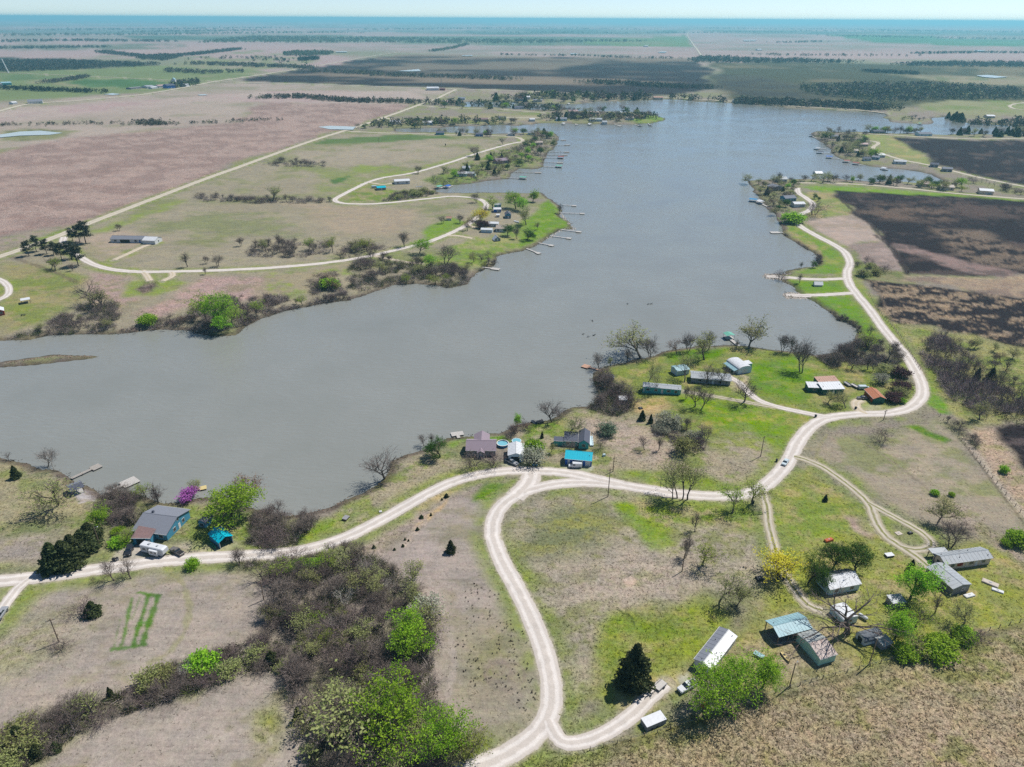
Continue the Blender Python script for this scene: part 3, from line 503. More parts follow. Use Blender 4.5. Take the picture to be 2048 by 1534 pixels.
ii = np.arange(nr*na).reshape(nr, na)
quads = np.stack([ii[:-1, :-1], ii[:-1, 1:], ii[1:, 1:], ii[1:, :-1]], -1).reshape(-1, 4)[:, ::-1]
def big_mesh(name, V, F):
    me = bpy.data.meshes.new(name); V = np.asarray(V, np.float32); F = np.asarray(F, np.int32)
    k = F.shape[1]
    me.vertices.add(len(V)); me.vertices.foreach_set('co', V.ravel())
    me.loops.add(F.size); me.loops.foreach_set('vertex_index', F.ravel())
    me.polygons.add(len(F)); me.polygons.foreach_set('loop_start', np.arange(len(F), dtype=np.int32)*k)
    me.update(calc_edges=True); return me
def vcol(me, name, C):
    a = me.attributes.new(name, 'FLOAT_COLOR', 'POINT')
    a.data.foreach_set('color', np.concatenate([C, np.ones((len(C), 1))], 1).astype(np.float32).ravel())
def vfloat(me, name, F):
    a = me.attributes.new(name, 'FLOAT', 'POINT'); a.data.foreach_set('value', np.asarray(F, np.float32))
gm = big_mesh('ground', np.stack([GX, GY, GZ], 1), quads)
vcol(gm, 'cover', COLR); vfloat(gm, 'tuft', TUFT)
gm.polygons.foreach_set('use_smooth', np.ones(len(gm.polygons), bool))
ground = tag(link('ground', gm), kind='structure')
mt, nt, bs, out = new_mat('grassland')
at = N(nt, 'ShaderNodeAttribute', attribute_name='cover'); tf = N(nt, 'ShaderNodeAttribute', attribute_name='tuft')
ge = N(nt, 'ShaderNodeNewGeometry')
n1 = noise_node(nt, .16, 5, .62, ge.outputs['Position']); n2 = noise_node(nt, 1.0, 4, .65, ge.outputs['Position']); n3 = noise_node(nt, 3.4, 3, .7, ge.outputs['Position'])
mpg = N(nt, 'ShaderNodeMapping'); nt.links.new(ge.outputs['Position'], mpg.inputs[0]); mpg.inputs['Rotation'].default_value = (0, 0, R(-24)); mpg.inputs['Scale'].default_value = (.12, 1, 1)
n5 = noise_node(nt, .8, 4, .65, mpg.outputs[0], .5)                       # streaks of mowing and wind
a1 = math_(nt, 'ADD', mrange(nt, n1.outputs[0], .3, .7, -.12, .12), mrange(nt, n5.outputs[0], .3, .7, -.13, .13))
a2 = math_(nt, 'MULTIPLY', mrange(nt, n2.outputs[0], .3, .72, -.46, .42), math_(nt, 'ADD', tf.outputs['Fac'], .2))
a3 = math_(nt, 'MULTIPLY', mrange(nt, n3.outputs[0], .3, .7, -.6, .58), math_(nt, 'ADD', tf.outputs['Fac'], .14))
fac = math_(nt, 'ADD', 1.0, math_(nt, 'ADD', a1, math_(nt, 'ADD', a2, a3)))
hs = N(nt, 'ShaderNodeHueSaturation'); nt.links.new(vscale(nt, at.outputs['Color'], fac), hs.inputs['Color'])
n4 = noise_node(nt, .6, 3, .6, ge.outputs['Position'])
nt.links.new(mrange(nt, n4.outputs[0], .3, .7, .485, .515), hs.inputs['Hue']); nt.links.new(mrange(nt, n1.outputs[0], .3, .7, .85, 1.15), hs.inputs['Saturation'])
nt.links.new(hs.outputs[0], bs.inputs['Base Color']); bs.inputs['Roughness'].default_value = .95; bs.inputs['Specular IOR Level'].default_value = .08
bp = N(nt, 'ShaderNodeBump'); bp.inputs['Distance'].default_value = .3; bp.inputs['Strength'].default_value = .75
nt.links.new(math_(nt, 'ADD', math_(nt, 'MULTIPLY', n3.outputs[0], math_(nt, 'ADD', tf.outputs['Fac'], .15)), n2.outputs[0]), bp.inputs['Height']); nt.links.new(bp.outputs[0], bs.inputs['Normal'])
gm.materials.append(mt)

# ------------------------------------------------------------------ roads as raised gravel ribbons
def gravel(name, base, two, strip, grass):
    mt, nt, bs, out = new_mat(name)
    ua = N(nt, 'ShaderNodeAttribute', attribute_name='across'); ge = N(nt, 'ShaderNodeNewGeometry')
    n1 = noise_node(nt, .35, 5, .65, ge.outputs['Position']); n2 = noise_node(nt, 3.0, 4, .7, ge.outputs['Position'])
    au = math_(nt, 'ABSOLUTE', math_(nt, 'ADD', ua.outputs['Fac'], mrange(nt, n1.outputs[0], .3, .7, -.1, .1)), 0)
    rut = math_(nt, 'ABSOLUTE', math_(nt, 'SUBTRACT', au, .46), 0)            # 0 in the wheel tracks
    rutm = mrange(nt, rut, .1, .26, 1, 0)
    mx = N(nt, 'ShaderNodeMix', data_type='RGBA'); nt.links.new(rutm, mx.inputs[0])
    mx.inputs[6].default_value = (*two, 1); mx.inputs[7].default_value = (*base, 1)
    col = mx.outputs[2]
    if strip:
        m2 = N(nt, 'ShaderNodeMix', data_type='RGBA')
        nt.links.new(math_(nt, 'MULTIPLY', mrange(nt, au, .12, .24, 1, 0), mrange(nt, n1.outputs[0], .38, .52, .35, 1)), m2.inputs[0]); nt.links.new(col, m2.inputs[6]); m2.inputs[7].default_value = (*grass, 1); col = m2.outputs[2]
    m3 = N(nt, 'ShaderNodeMix', data_type='RGBA')
    edge = math_(nt, 'ADD', au, math_(nt, 'ADD', mrange(nt, n2.outputs[0], .25, .75, -.16, .16), mrange(nt, n1.outputs[0], .3, .7, -.14, .14)))
    nt.links.new(mrange(nt, edge, .9, 1.06, 0, .85), m3.inputs[0]); nt.links.new(col, m3.inputs[6]); m3.inputs[7].default_value = (*grass, 1); col = m3.outputs[2]
    f = math_(nt, 'ADD', mrange(nt, n1.outputs[0], .3, .7, .88, 1.08), mrange(nt, n2.outputs[0], .3, .7, -.09, .09))
    nt.links.new(vscale(nt, col, f), bs.inputs['Base Color'])
    bs.inputs['Roughness'].default_value = .95; bs.inputs['Specular IOR Level'].default_value = .1
    bp = N(nt, 'ShaderNodeBump'); bp.inputs['Distance'].default_value = .12; bp.inputs['Strength'].default_value = .5
    nt.links.new(math_(nt, 'SUBTRACT', n2.outputs[0], math_(nt, 'MULTIPLY', rutm, .4)), bp.inputs['Height']); nt.links.new(bp.outputs[0], bs.inputs['Normal'])
    return mt
RM = {'g': gravel('pale_gravel', alb(248,239,230), alb(226,215,204), False, alb(176,168,136)),
      'p': gravel('worn_road', alb(226,216,196), alb(212,200,178), False, alb(178,168,134)),
      'd': gravel('tan_gravel', alb(230,216,196), alb(218,202,174), False, alb(178,166,120)),
      't': gravel('wheel_tracks', alb(218,208,190), alb(196,184,158), True, alb(146,146,92))}
for q, ((nm, w, k, pts), c) in enumerate(zip(ROADS, ROAD_W)):
    n = len(c); K = 8
    cx = np.array([p.x for p in c]); cyy = np.array([p.y for p in c])
    tx = np.gradient(cx); ty = np.gradient(cyy); L = np.hypot(tx, ty); tx /= L; ty /= L
    u = np.linspace(-1, 1, K+1)
    half = w*.5*(1+.1*(fbm(cx, cyy, 12, 2, 80+q)-.5))
    jl = 1+.16*(vnoise(cx/2.5, cyy/2.5, 90+q)-.5); jr = 1+.16*(vnoise(cx/2.5, cyy/2.5, 190+q)-.5)
    hw = np.where(u[None, :] < 0, half[:, None]*jl[:, None], half[:, None]*jr[:, None])*u[None, :]
    X = cx[:, None]-ty[:, None]*hw*-1; Y = cyy[:, None]+tx[:, None]*hw*-1
    rr = np.hypot(X, Y)
    H = height(X.ravel(), Y.ravel()).reshape(X.shape)
    H = np.maximum(H, .28)
    Z = H + .02+.0035*(q % 9) + np.where(rr > 420, (rr-420)*.00022, 0) + .1*(1-np.abs(u[None, :])**2.5)
    V = np.stack([X.ravel(), Y.ravel(), Z.ravel()], 1)
    gi = np.arange(n*(K+1)).reshape(n, K+1)
    F = np.stack([gi[:-1, :-1], gi[:-1, 1:], gi[1:, 1:], gi[1:, :-1]], -1).reshape(-1, 4)[:, ::-1]
    me = big_mesh(nm, V, F)
    nz = me.polygons[0].normal.z
    if nz < 0: me.flip_normals()
    vfloat(me, 'across', np.tile(u, n)); me.materials.append(RM[k])
    me.polygons.foreach_set('use_smooth', np.ones(len(me.polygons), bool))
    tag(link(nm, me), kind='structure')

# ------------------------------------------------------------------ water
mt, nt, bs, out = new_mat('lake_water')
ge = N(nt, 'ShaderNodeNewGeometry'); mp = N(nt, 'ShaderNodeMapping'); nt.links.new(ge.outputs['Position'], mp.inputs[0])
mp.inputs['Rotation'].default_value = (0, 0, R(-38)); mp.inputs['Scale'].default_value = (.32, 1.0, 1)
w1 = noise_node(nt, .62, 3, .55, mp.outputs[0], .4); w2 = noise_node(nt, .02, 4, .6, ge.outputs['Position']); w3 = noise_node(nt, 2.4, 2, .5, ge.outputs['Position'])
mx = N(nt, 'ShaderNodeMix', data_type='RGBA'); nt.links.new(mrange(nt, w2.outputs[0], .3, .7, 0, 1), mx.inputs[0])
mx.inputs[6].default_value = (.19, .197, .178, 1); mx.inputs[7].default_value = (.22, .225, .205, 1)
nt.links.new(mx.outputs[2], bs.inputs['Base Color'])
w4 = noise_node(nt, .012, 4, .6, mp.outputs[0], 1.0); nt.links.new(mrange(nt, w4.outputs[0], .35, .65, .04, .16), bs.inputs['Roughness']); bs.inputs['IOR'].default_value = 1.333; bs.inputs['Specular IOR Level'].default_value = .5
bp = N(nt, 'ShaderNodeBump'); bp.inputs['Distance'].default_value = .5
nt.links.new(mrange(nt, w2.outputs[0], .3, .7, .2, .9), bp.inputs['Strength'])
nt.links.new(math_(nt, 'ADD', w1.outputs[0], math_(nt, 'MULTIPLY', w3.outputs[0], .16)), bp.inputs['Height']); nt.links.new(bp.outputs[0], bs.inputs['Normal'])
def sheet(name, P, z, mat, label=None):
    me = bpy.data.meshes.new(name); me.from_pydata([(x, y, z) for x, y in P], [], [list(range(len(P)))]); me.update()
    if me.polygons[0].normal.z < 0: me.flip_normals()
    me.materials.append(mat); return tag(link(name, me), kind='structure')
x0, y0 = LX.min(0)-8; x1, y1 = LX.max(0)+8
sheet('lake', [(x0, y0), (x1, y0), (x1, y1), (x0, y1)], 0, MATS['lake_water'])
mt, nt, bs, out = new_mat('pond_water'); bs.inputs['Base Color'].default_value = (.42, .47, .45, 1); bs.inputs['Roughness'].default_value = .3
ge = N(nt, 'ShaderNodeNewGeometry'); nn = noise_node(nt, 1.1, 2, .5, ge.outputs['Position']); bp = N(nt, 'ShaderNodeBump'); bp.inputs['Distance'].default_value = .06
nt.links.new(nn.outputs[0], bp.inputs['Height']); nt.links.new(bp.outputs[0], bs.inputs['Normal'])
PONDS = [[(-40,276),(0,270),(40,264),(80,262),(126,266),(100,270),(40,272),(0,276),(-40,281)], [(636,254),(660,252),(712,255),(706,261),(660,259)],
 [(796,143),(815,141),(838,139),(842,143),(820,144)], [(1952,152),(1975,151),(2016,155),(1990,157),(1965,155)], [(206,189),(225,187),(242,189),(225,191)],
 [(394,190),(410,189),(416,190.5),(400,191.5)], [(672,104.4),(695,104),(693,105.5),(672,105.6)], [(924,111.6),(945,111.4),(946,112.6),(925,112.8)], [(1316,105),(1334,104.4),(1330,106.3),(1318,106.3)], [(1947,102),(1970,102),(1966,104),(1950,103.6)], [(1486,81.6),(1514,81.4),(1510,82.8),(1488,82.8)], [(1140,107.6),(1154,107.6),(1154,109),(1142,109)]]
for p in PONDS:
    P = [tuple(G(*q)[:2]) for q in p]; z = max(hz(*q) for q in P)
    sheet('pond', P, z+.25+max(0, math.hypot(*P[0])-1500)*.0012, MATS['pond_water'])
# ------------------------------------------------------------------ tree models (shared meshes)
def leaf_mat(name, a, b, transl=.35, rough=.6):
    mt, nt, bs, out = new_mat(name)
    at = N(nt, 'ShaderNodeAttribute', attribute_name='tint'); oi = N(nt, 'ShaderNodeObjectInfo')
    mx = N(nt, 'ShaderNodeMix', data_type='RGBA'); nt.links.new(at.outputs['Fac'], mx.inputs[0]); mx.inputs[6].default_value = (*a, 1); mx.inputs[7].default_value = (*b, 1)
    hs = N(nt, 'ShaderNodeHueSaturation'); nt.links.new(mx.outputs[2], hs.inputs['Color'])
    nt.links.new(mrange(nt, oi.outputs['Random'], 0, 1, .485, .515), hs.inputs['Hue']); nt.links.new(mrange(nt, oi.outputs['Random'], 0, 1, .8, 1.2), hs.inputs['Value'])
    nt.links.new(hs.outputs[0], bs.inputs['Base Color']); bs.inputs['Roughness'].default_value = rough; bs.inputs['Specular IOR Level'].default_value = .15
    if transl:
        tr = N(nt, 'ShaderNodeBsdfTranslucent'); nt.links.new(hs.outputs[0], tr.inputs[0])
        ms = N(nt, 'ShaderNodeMixShader'); ms.inputs[0].default_value = transl
        nt.links.new(bs.outputs[0], ms.inputs[1]); nt.links.new(tr.outputs[0], ms.inputs[2]); nt.links.new(ms.outputs[0], out.inputs[0])
    return mt
LM = {
 'bark': leaf_mat('grey_bark', alb(142,130,120), alb(104,92,86), 0, .9),
 'twig': leaf_mat('bare_twigs', alb(158,144,134), alb(114,100,94), 0, .9),
 'pwig': leaf_mat('purple_twigs', alb(146,126,124), alb(104,88,88), 0, .9),
 'white': leaf_mat('white_bark', alb(228,220,206), alb(190,180,166), 0, .9),
 'dark': leaf_mat('dark_bark', alb(98,86,78), alb(70,60,56), 0, .9),
 'pale': leaf_mat('budding_leaves', alb(208,212,140), alb(176,184,108), .45),
 'green': leaf_mat('spring_leaves', lin(190,230,66)*.85, lin(104,164,28)*.75, .5),
 'lime': leaf_mat('lime_leaves', alb(214,230,92), alb(158,190,58), .5),
 'deep': leaf_mat('deep_leaves', alb(108,146,52), alb(74,110,36), .4),
 'cedar': leaf_mat('cedar_needles', alb(106,118,70), alb(62,74,44), .2),
 'pine': leaf_mat('pine_needles', alb(96,102,80), alb(66,74,58), .2),
 'yellow': leaf_mat('yellow_leaves', lin(250,246,84)*.9, lin(236,222,64)*.85, .5),
 'redbud': leaf_mat('redbud_blossom', alb(222,140,226), alb(190,100,200), .4),
 'plum': leaf_mat('plum_leaves', alb(112,72,74), alb(82,56,60), .3),
 'blossom': leaf_mat('white_blossom', alb(222,222,200), alb(176,180,146), .35),
 'sage': leaf_mat('sage_leaves', alb(150,172,140), alb(112,140,108), .35),
 'rust': leaf_mat('rusty_buds', alb(178,136,108), alb(140,104,84), .3),
}
def frame_of(d):
    d = d.normalized(); a = Vector((0, 0, 1)) if abs(d.z) < .9 else Vector((1, 0, 0))
    u = d.cross(a).normalized(); return u, d.cross(u)
class TB:                                   # triangle/quads collector with a tint per point
    def __init__(s): s.v = []; s.f = []; s.t = []
    def tube(s, p0, p1, r0, r1, n=4, t=.5):
        u, w = frame_of(p1-p0); b = len(s.v)
        for (p, r) in ((p0, r0), (p1, r1)):
            for k in range(n):
                a = 6.2832*k/n; s.v.append(p+u*(math.cos(a)*r)+w*(math.sin(a)*r)); s.t.append(t)
        for k in range(n): s.f.append((b+k, b+(k+1) % n, b+n+(k+1) % n, b+n+k))
    def blade(s, p0, p1, r, rng, t=.5):
        u, w = frame_of(p1-p0); a = rng.random()*6.28; d = u*math.cos(a)+w*math.sin(a); b = len(s.v)
        s.v += [p0-d*r, p0+d*r, p1]; s.t += [t]*3; s.f.append((b, b+1, b+2))
    def leaf(s, p, size, rng, up=.5, t=None):
        n = Vector((rng.gauss(0, 1), rng.gauss(0, 1), rng.gauss(0, 1)+up*2)).normalized(); u, w = frame_of(n); b = len(s.v)
        a = rng.random()*6.28; c, q = math.cos(a), math.sin(a); e = (u*c+w*q)*size; g = (w*c-u*q)*(size*.62)
        s.v += [p-e, p+g*.9, p+e, p-g]; t = rng.random() if t is None else t; s.t += [t]*4; s.f.append((b, b+1, b+2, b+3))
    def mesh(s, name, mat):
        me = bpy.data.meshes.new(name); me.from_pydata([tuple(q) for q in s.v], [], s.f); me.update()
        vfloat(me, 'tint', s.t); me.materials.append(LM[mat]); return me
def grow(rng, wood, fine, tips, p, d, L, r, lev, top, spread, kids, up=.12):
    seg = 3 if lev < 2 else 2; q = p; dd = d.normalized(); out = wood if lev <= 1 else fine
    pts = [p]
    for k in range(seg):
        dd = (dd+Vector((rng.gauss(0, .16), rng.gauss(0, .16), rng.gauss(0, .1)+up))).normalized()
        e = q+dd*(L/seg); f0 = 1-.5*k/seg; f1 = 1-.5*(k+1)/seg
        if lev <= 2: out.tube(q, e, r*f0, r*f1, 5 if lev == 0 else 3, rng.random())
        else: out.blade(q, e+dd*.1, max(r*f0, .028), rng, rng.random())
        q = e; pts.append(q)
    if lev >= top: tips.append(q); tips.append(pts[1]); return
    for k in range(kids[lev]):
        t = .3+.7*(k+.5)/kids[lev] if lev else .45+.55*(k+.6)/kids[lev]
        i = min(int(t*seg), seg-1); b = pts[i].lerp(pts[i+1], t*seg-i)
        u, w = frame_of(dd); a = k*2.4+rng.random()*1.2; sp = spread[lev]*(.75+.5*rng.random())
        nd = (dd*math.cos(sp)+(u*math.cos(a)+w*math.sin(a))*math.sin(sp))
        grow(rng, wood, fine, tips, b, nd, L*(.56+.3*rng.random())*(1 if lev else .95), r*.5, lev+1, top, spread, kids, up)
PROTO = {}
def skeleton(seed, Ht=9, kids=(5, 4, 4, 3), spread=(.75, .7, .7, .8), stems=1, lean=0, trunk=.34, r=.2, top=4, up=.1):
    rng = random.Random(seed); wood, fine, tips = TB(), TB(), []
    for s in range(stems):
        a = 6.28*s/stems+rng.random(); o = Vector((math.cos(a), math.sin(a), 0))*(.25 if stems > 1 else 0)
        d = Vector((math.cos(a)*.3 if stems > 1 else lean, math.sin(a)*.3 if stems > 1 else 0, 1))
        grow(rng, wood, fine, tips, o-Vector((0, 0, .3)), d, Ht*trunk, r/(stems**.4), 0, top, spread, kids, up)
    return rng, wood, fine, tips
def norm(Ht, *tbs):
    z = max((v.z for t in tbs for v in t.v), default=Ht); k = Ht/z
    for t in tbs: t.v = [v*k for v in t.v]
def proto(kind, wood, fine, wm, fm, leaves=None, lmat=None):
    a = wood.mesh('trunk', wm) if wood.v else None
    b = fine.mesh('branches', fm) if fine is not None and fine.v else None
    c = leaves.mesh('crown', lmat) if leaves is not None and leaves.v else None
    PROTO.setdefault(kind, []).append((a, b, c))
for s in range(5):                                                 # leafless trees
    rng, w, f, tips = skeleton(10+s, 9, (6, 5, 4, 4), (.62, .55, .6, .7), 1 if s % 2 else 2, .1*(s-2), .36, .2, 4, .13); norm(9, w, f); proto('bare', w, f, 'bark', 'twig')
for s in range(3):                                                 # slim crowded trunks
    rng, w, f, tips = skeleton(30+s, 8, (5, 3, 3, 2), (.45, .5, .6, .6), 1, 0, .55, .13, 4, .2); norm(8, w, f); proto('pole', w, f, 'bark', 'pwig')
for s in range(4):                                                 # leafless brush
    rng, w, f, tips = skeleton(40+s, 4, (4, 4, 3), (.75, .7, .8), 6, 0, .5, .11, 3, .05); norm(4, w, f); proto('brush', w, f, 'bark', 'twig' if s % 2 else 'pwig')
for s in range(2):                                                 # old skeletal trees
    rng, w, f, tips = skeleton(50+s, 11, (6, 4, 4, 3), (.85, .6, .6, .6), 1, 0, .4, .3, 4, .06); norm(11, w, f); proto('dead', w, f, 'bark', 'bark')
for s in range(2):
    rng, w, f, tips = skeleton(55+s, 10, (5, 4, 3, 3), (.5, .5, .6, .7), 1, .35, .55, .16, 4, .15); norm(10, w, f); proto('birch', w, f, 'white', 'white')
def leafy(kind, seed, n, Ht, lmat, per, size, sig, wm='bark', fm='twig', **kw):
    for s in range(n):
        rng, w, f, tips = skeleton(seed+s, Ht, **kw); norm(Ht, w, f)
        k = Ht/max(max(t.z for t in tips), .1); lv = TB(); step = max(1, len(tips)//700); tips = [t for t in tips if rng.random() < .72]
        tips = [t*k for t in tips[::step]]
        for t in tips:
            tint = rng.random()
            for _ in range(per if per >= 1 else (1 if rng.random() < per else 0)):
                p = t+Vector((rng.gauss(0, sig), rng.gauss(0, sig), rng.gauss(0, sig*.8)))
                if p.z > .3: lv.leaf(p, size*(.6+.8*rng.random()), rng, .5, min(1, max(0, tint*.8+rng.random()*.2)))
        proto(kind, w, f, wm, fm, lv, lmat)
leafy('pale', 60, 4, 9, 'pale', 2, .16, .32, kids=(6, 5, 4, 3), spread=(.6, .55, .6, .7), up=.13)
leafy('cotton', 65, 3, 12, 'pale', 2, .16, .36, 'bark', 'twig', kids=(5, 4, 4, 3), spread=(.4, .5, .6, .7), trunk=.5, r=.24, up=.16)
leafy('green', 70, 3, 8, 'green', 13, .125, .3, 'dark', 'twig', kids=(7, 5, 4, 2), spread=(.72, .62, .65, .8), trunk=.34, up=.1)
leafy('lime', 80, 2, 7, 'lime', 6, .13, .3, kids=(5, 4, 4, 2), spread=(.8, .7, .7, .8))
leafy('deep', 90, 2, 8, 'deep', 12, .13, .32, 'dark', 'dark', kids=(7, 5, 4, 2), spread=(.8, .65, .65, .8), trunk=.32)
leafy('yellow', 100, 1, 6, 'yellow', 4, .15, .3, 'dark', 'twig', kids=(5, 4, 3, 2), spread=(.8, .7, .7, .8), stems=3)
leafy('redbud', 105, 1, 4, 'redbud', 6, .16, .3, 'dark', 'dark', kids=(5, 4, 3), spread=(.9, .7, .8), top=3, stems=3)
leafy('plum', 108, 1, 3.4, 'plum', 7, .17, .3, 'dark', 'dark', kids=(5, 4, 3), spread=(.9, .7, .8), top=3, stems=4)
leafy('blossom', 110, 2, 3.6, 'blossom', 4, .14, .28, kids=(5, 4, 3), spread=(.9, .7, .8), top=3, stems=4)
leafy('sage', 113, 1, 3.2, 'sage', 6, .15, .28, kids=(5, 4, 3), spread=(.9, .7, .8), top=3, stems=4)
leafy('gbush', 116, 2, 3.0, 'green', 6, .17, .28, kids=(5, 4, 3), spread=(.9, .7, .8), top=3, stems=5)
leafy('pbush', 119, 2, 3.2, 'pale', 3, .15, .28, kids=(5, 4, 3), spread=(.9, .7, .8), top=3, stems=5)
leafy('rust', 122, 2, 8, 'rust', 2, .15, .35, kids=(5, 4, 4, 3), spread=(.7, .65, .7, .8))
for s in range(3):                                                 # red cedars: pointed, tight
    rng = random.Random(130+s); w = TB(); lv = TB(); Ht = 6; w.tube(Vector((0, 0, -.3)), Vector((0, 0, Ht*.9)), .16, .03, 5)
    for k in range(3000):
        z = Ht*(rng.random()**1.25)*.97+.12; a = rng.random()*6.28; lump = 1+.2*math.sin(a*3+z*1.7+s)+.17*math.sin(a*6-z*3.9)+.12*math.sin(a*11+z*7)
        rad = (.27+.06*s)*Ht*(1-z/Ht)**.75*lump*(1 if z > .5 else .8); q = rad*(.55+.5*rng.random()**.6)
        lv.leaf(Vector((math.cos(a)*q, math.sin(a)*q, z+rng.gauss(0, .08))), .17+.12*rng.random(), rng, .2, rng.random())
    proto('cedar', w, None, 'dark', 'dark', lv, 'cedar')
for s in range(2):                                                 # pines with open trunks
    rng = random.Random(140+s); w = TB(); lv = TB(); Ht = 12; w.tube(Vector((0, 0, -.3)), Vector((.2, 0, Ht*.95)), .24, .06, 6)
    for k in range(40):
        z = Ht*(.3+.62*rng.random()); a = rng.random()*6.28; L = (1-.55*(z/Ht))*4.2*(.6+.5*rng.random())
        e = Vector((math.cos(a)*L, math.sin(a)*L, z+.5)); w.tube(Vector((0, 0, z)), e, .07, .03, 3)
        for _ in range(60):
            t = .45+.6*rng.random(); p = Vector((0, 0, z)).lerp(e, t)+Vector((rng.gauss(0, .45), rng.gauss(0, .45), rng.gauss(0, .35)))
            lv.leaf(p, .28, rng, .3, rng.random())
    proto('pine', w, None, 'dark', 'dark', lv, 'pine')
KIND = {'cotton': ('tree', 'tall slender tree with sparse pale budding crown'), 'bare': ('tree', 'bare grey tree'), 'pole': ('tree', 'slim leafless tree'), 'brush': ('shrub', 'leafless twiggy shrub'),
 'dead': ('tree', 'big old skeletal tree'), 'birch': ('tree', 'leaning pale-barked leafless tree'), 'pale': ('tree', 'pale green budding tree'),
 'green': ('tree', 'bright spring-green leafy tree'), 'lime': ('tree', 'yellow-green leafy tree'), 'deep': ('tree', 'dense dark green leafy tree'), 'yellow': ('tree', 'yellow blossoming bushy tree'),
 'redbud': ('tree', 'small redbud tree in purple-pink blossom'), 'plum': ('shrub', 'round dark maroon-leaved shrub'), 'blossom': ('shrub', 'pale shrub with whitish blossom'), 'sage': ('shrub', 'grey-green bushy shrub'),
 'gbush': ('shrub', 'small bright green bush'), 'pbush': ('shrub', 'yellowish-green budding bush'), 'rust': ('tree', 'tree with rust-brown buds'), 'cedar': ('tree', 'dark evergreen cedar'), 'pine': ('tree', 'dark pine tree with open trunk')}
NAME = {'cotton': 'slender_budding_tree', 'bare': 'bare_tree', 'pole': 'slim_bare_tree', 'brush': 'bare_shrub', 'dead': 'old_bare_tree', 'birch': 'white_barked_tree', 'pale': 'budding_tree', 'green': 'leafy_tree', 'lime': 'lime_green_tree', 'deep': 'dark_leafy_tree',
 'yellow': 'yellow_flowering_tree', 'redbud': 'redbud_tree', 'plum': 'maroon_shrub', 'blossom': 'blossoming_shrub', 'sage': 'grey_green_shrub', 'gbush': 'green_bush', 'pbush': 'budding_bush', 'rust': 'rusty_budded_tree', 'cedar': 'cedar_tree', 'pine': 'pine_tree'}
BASEH = {'cotton': 12, 'bare': 9, 'pole': 8, 'brush': 4, 'dead': 11, 'birch': 10, 'pale': 9, 'green': 8, 'lime': 7, 'deep': 8, 'yellow': 6, 'redbud': 4, 'plum': 3.4, 'blossom': 3.6, 'sage': 3.2, 'gbush': 3, 'pbush': 3.2, 'rust': 8, 'cedar': 6, 'pine': 12}
TR = random.Random(5)
def put_tree(kind, x, y, Ht, wide=1.0, label=None, group=None, pre=''):
    v = TR.choice(PROTO[kind]); cat, desc = KIND[kind]
    o = link(NAME[kind]); s = Ht/BASEH[kind]
    o.location = (x, y, max(hz(x, y), -.3)-.05); o.rotation_euler = (0, 0, TR.random()*6.28)
    if kind in ('bare', 'pale'): wide *= 1.2
    o.scale = (s*wide, s*wide, s)
    tag(o, pre+((desc+' '+label) if label else desc), cat, group)
    for nm, me in zip(('trunk', 'branches', 'crown'), v):
        if me is not None: link('crown' if nm == 'branches' and v[2] is None else nm, me, o)
    return o
def top_height(px, by, ty):                # real height of a thing standing at (px,by) whose top shows at row ty
    p = G(px, by); lo, hi = 0.0, 60.0
    for _ in range(24):
        mid = (lo+hi)/2
        if project((p.x, p.y, p.z+mid))[1] > ty: lo = mid
        else: hi = mid
    return p, lo
def T(kind, bx, by, ty, wide=1.0, label=None, group=None):
    p, h = top_height(bx, by, ty); return put_tree(kind, p.x, p.y, h, wide, label, group)
def scatter(kinds, pts, n, h0, h1, label, group, wide=1.1, seed=0, gap=.55):
    P = GP(pts); A = np.array(P); rng = random.Random(seed*7+n); out = []; tries = 0
    bx0, by0 = np.array(pts).min(0); bx1, by1 = np.array(pts).max(0)
    while len(out) < n and tries < n*60:
        tries += 1
        x = A[:, 0].min()+rng.random()*np.ptp(A[:, 0]); y = A[:, 1].min()+rng.random()*np.ptp(A[:, 1])
        if not in_poly(P, np.array([x]), np.array([y]))[0]: continue
        h = h0+(h1-h0)*rng.random()
        if any((x-a)**2+(y-b)**2 < (gap*.5*(h+c))**2*.5 for a, b, c in out): continue
        if KD_R.find((x, y, 0))[2] < 3.2: continue
        if float(shore(x, y)[0]) < .3: continue
        out.append((x, y, h))
        q = project((x, y, 2)); fx = (q[0]-bx0)/(bx1-bx0); fy = (q[1]-by0)/(by1-by0); sz = (h-h0)/(h1-h0)
        where = ('upper' if fy < .36 else 'lower' if fy > .64 else 'middle')+(' left' if fx < .33 else ' right' if fx > .67 else '')
        put_tree(rng.choice(kinds), x, y, h, wide*(.85+.3*rng.random()), label+', '+where, group, 'tall ' if sz > .72 else 'low ' if sz < .28 else '')

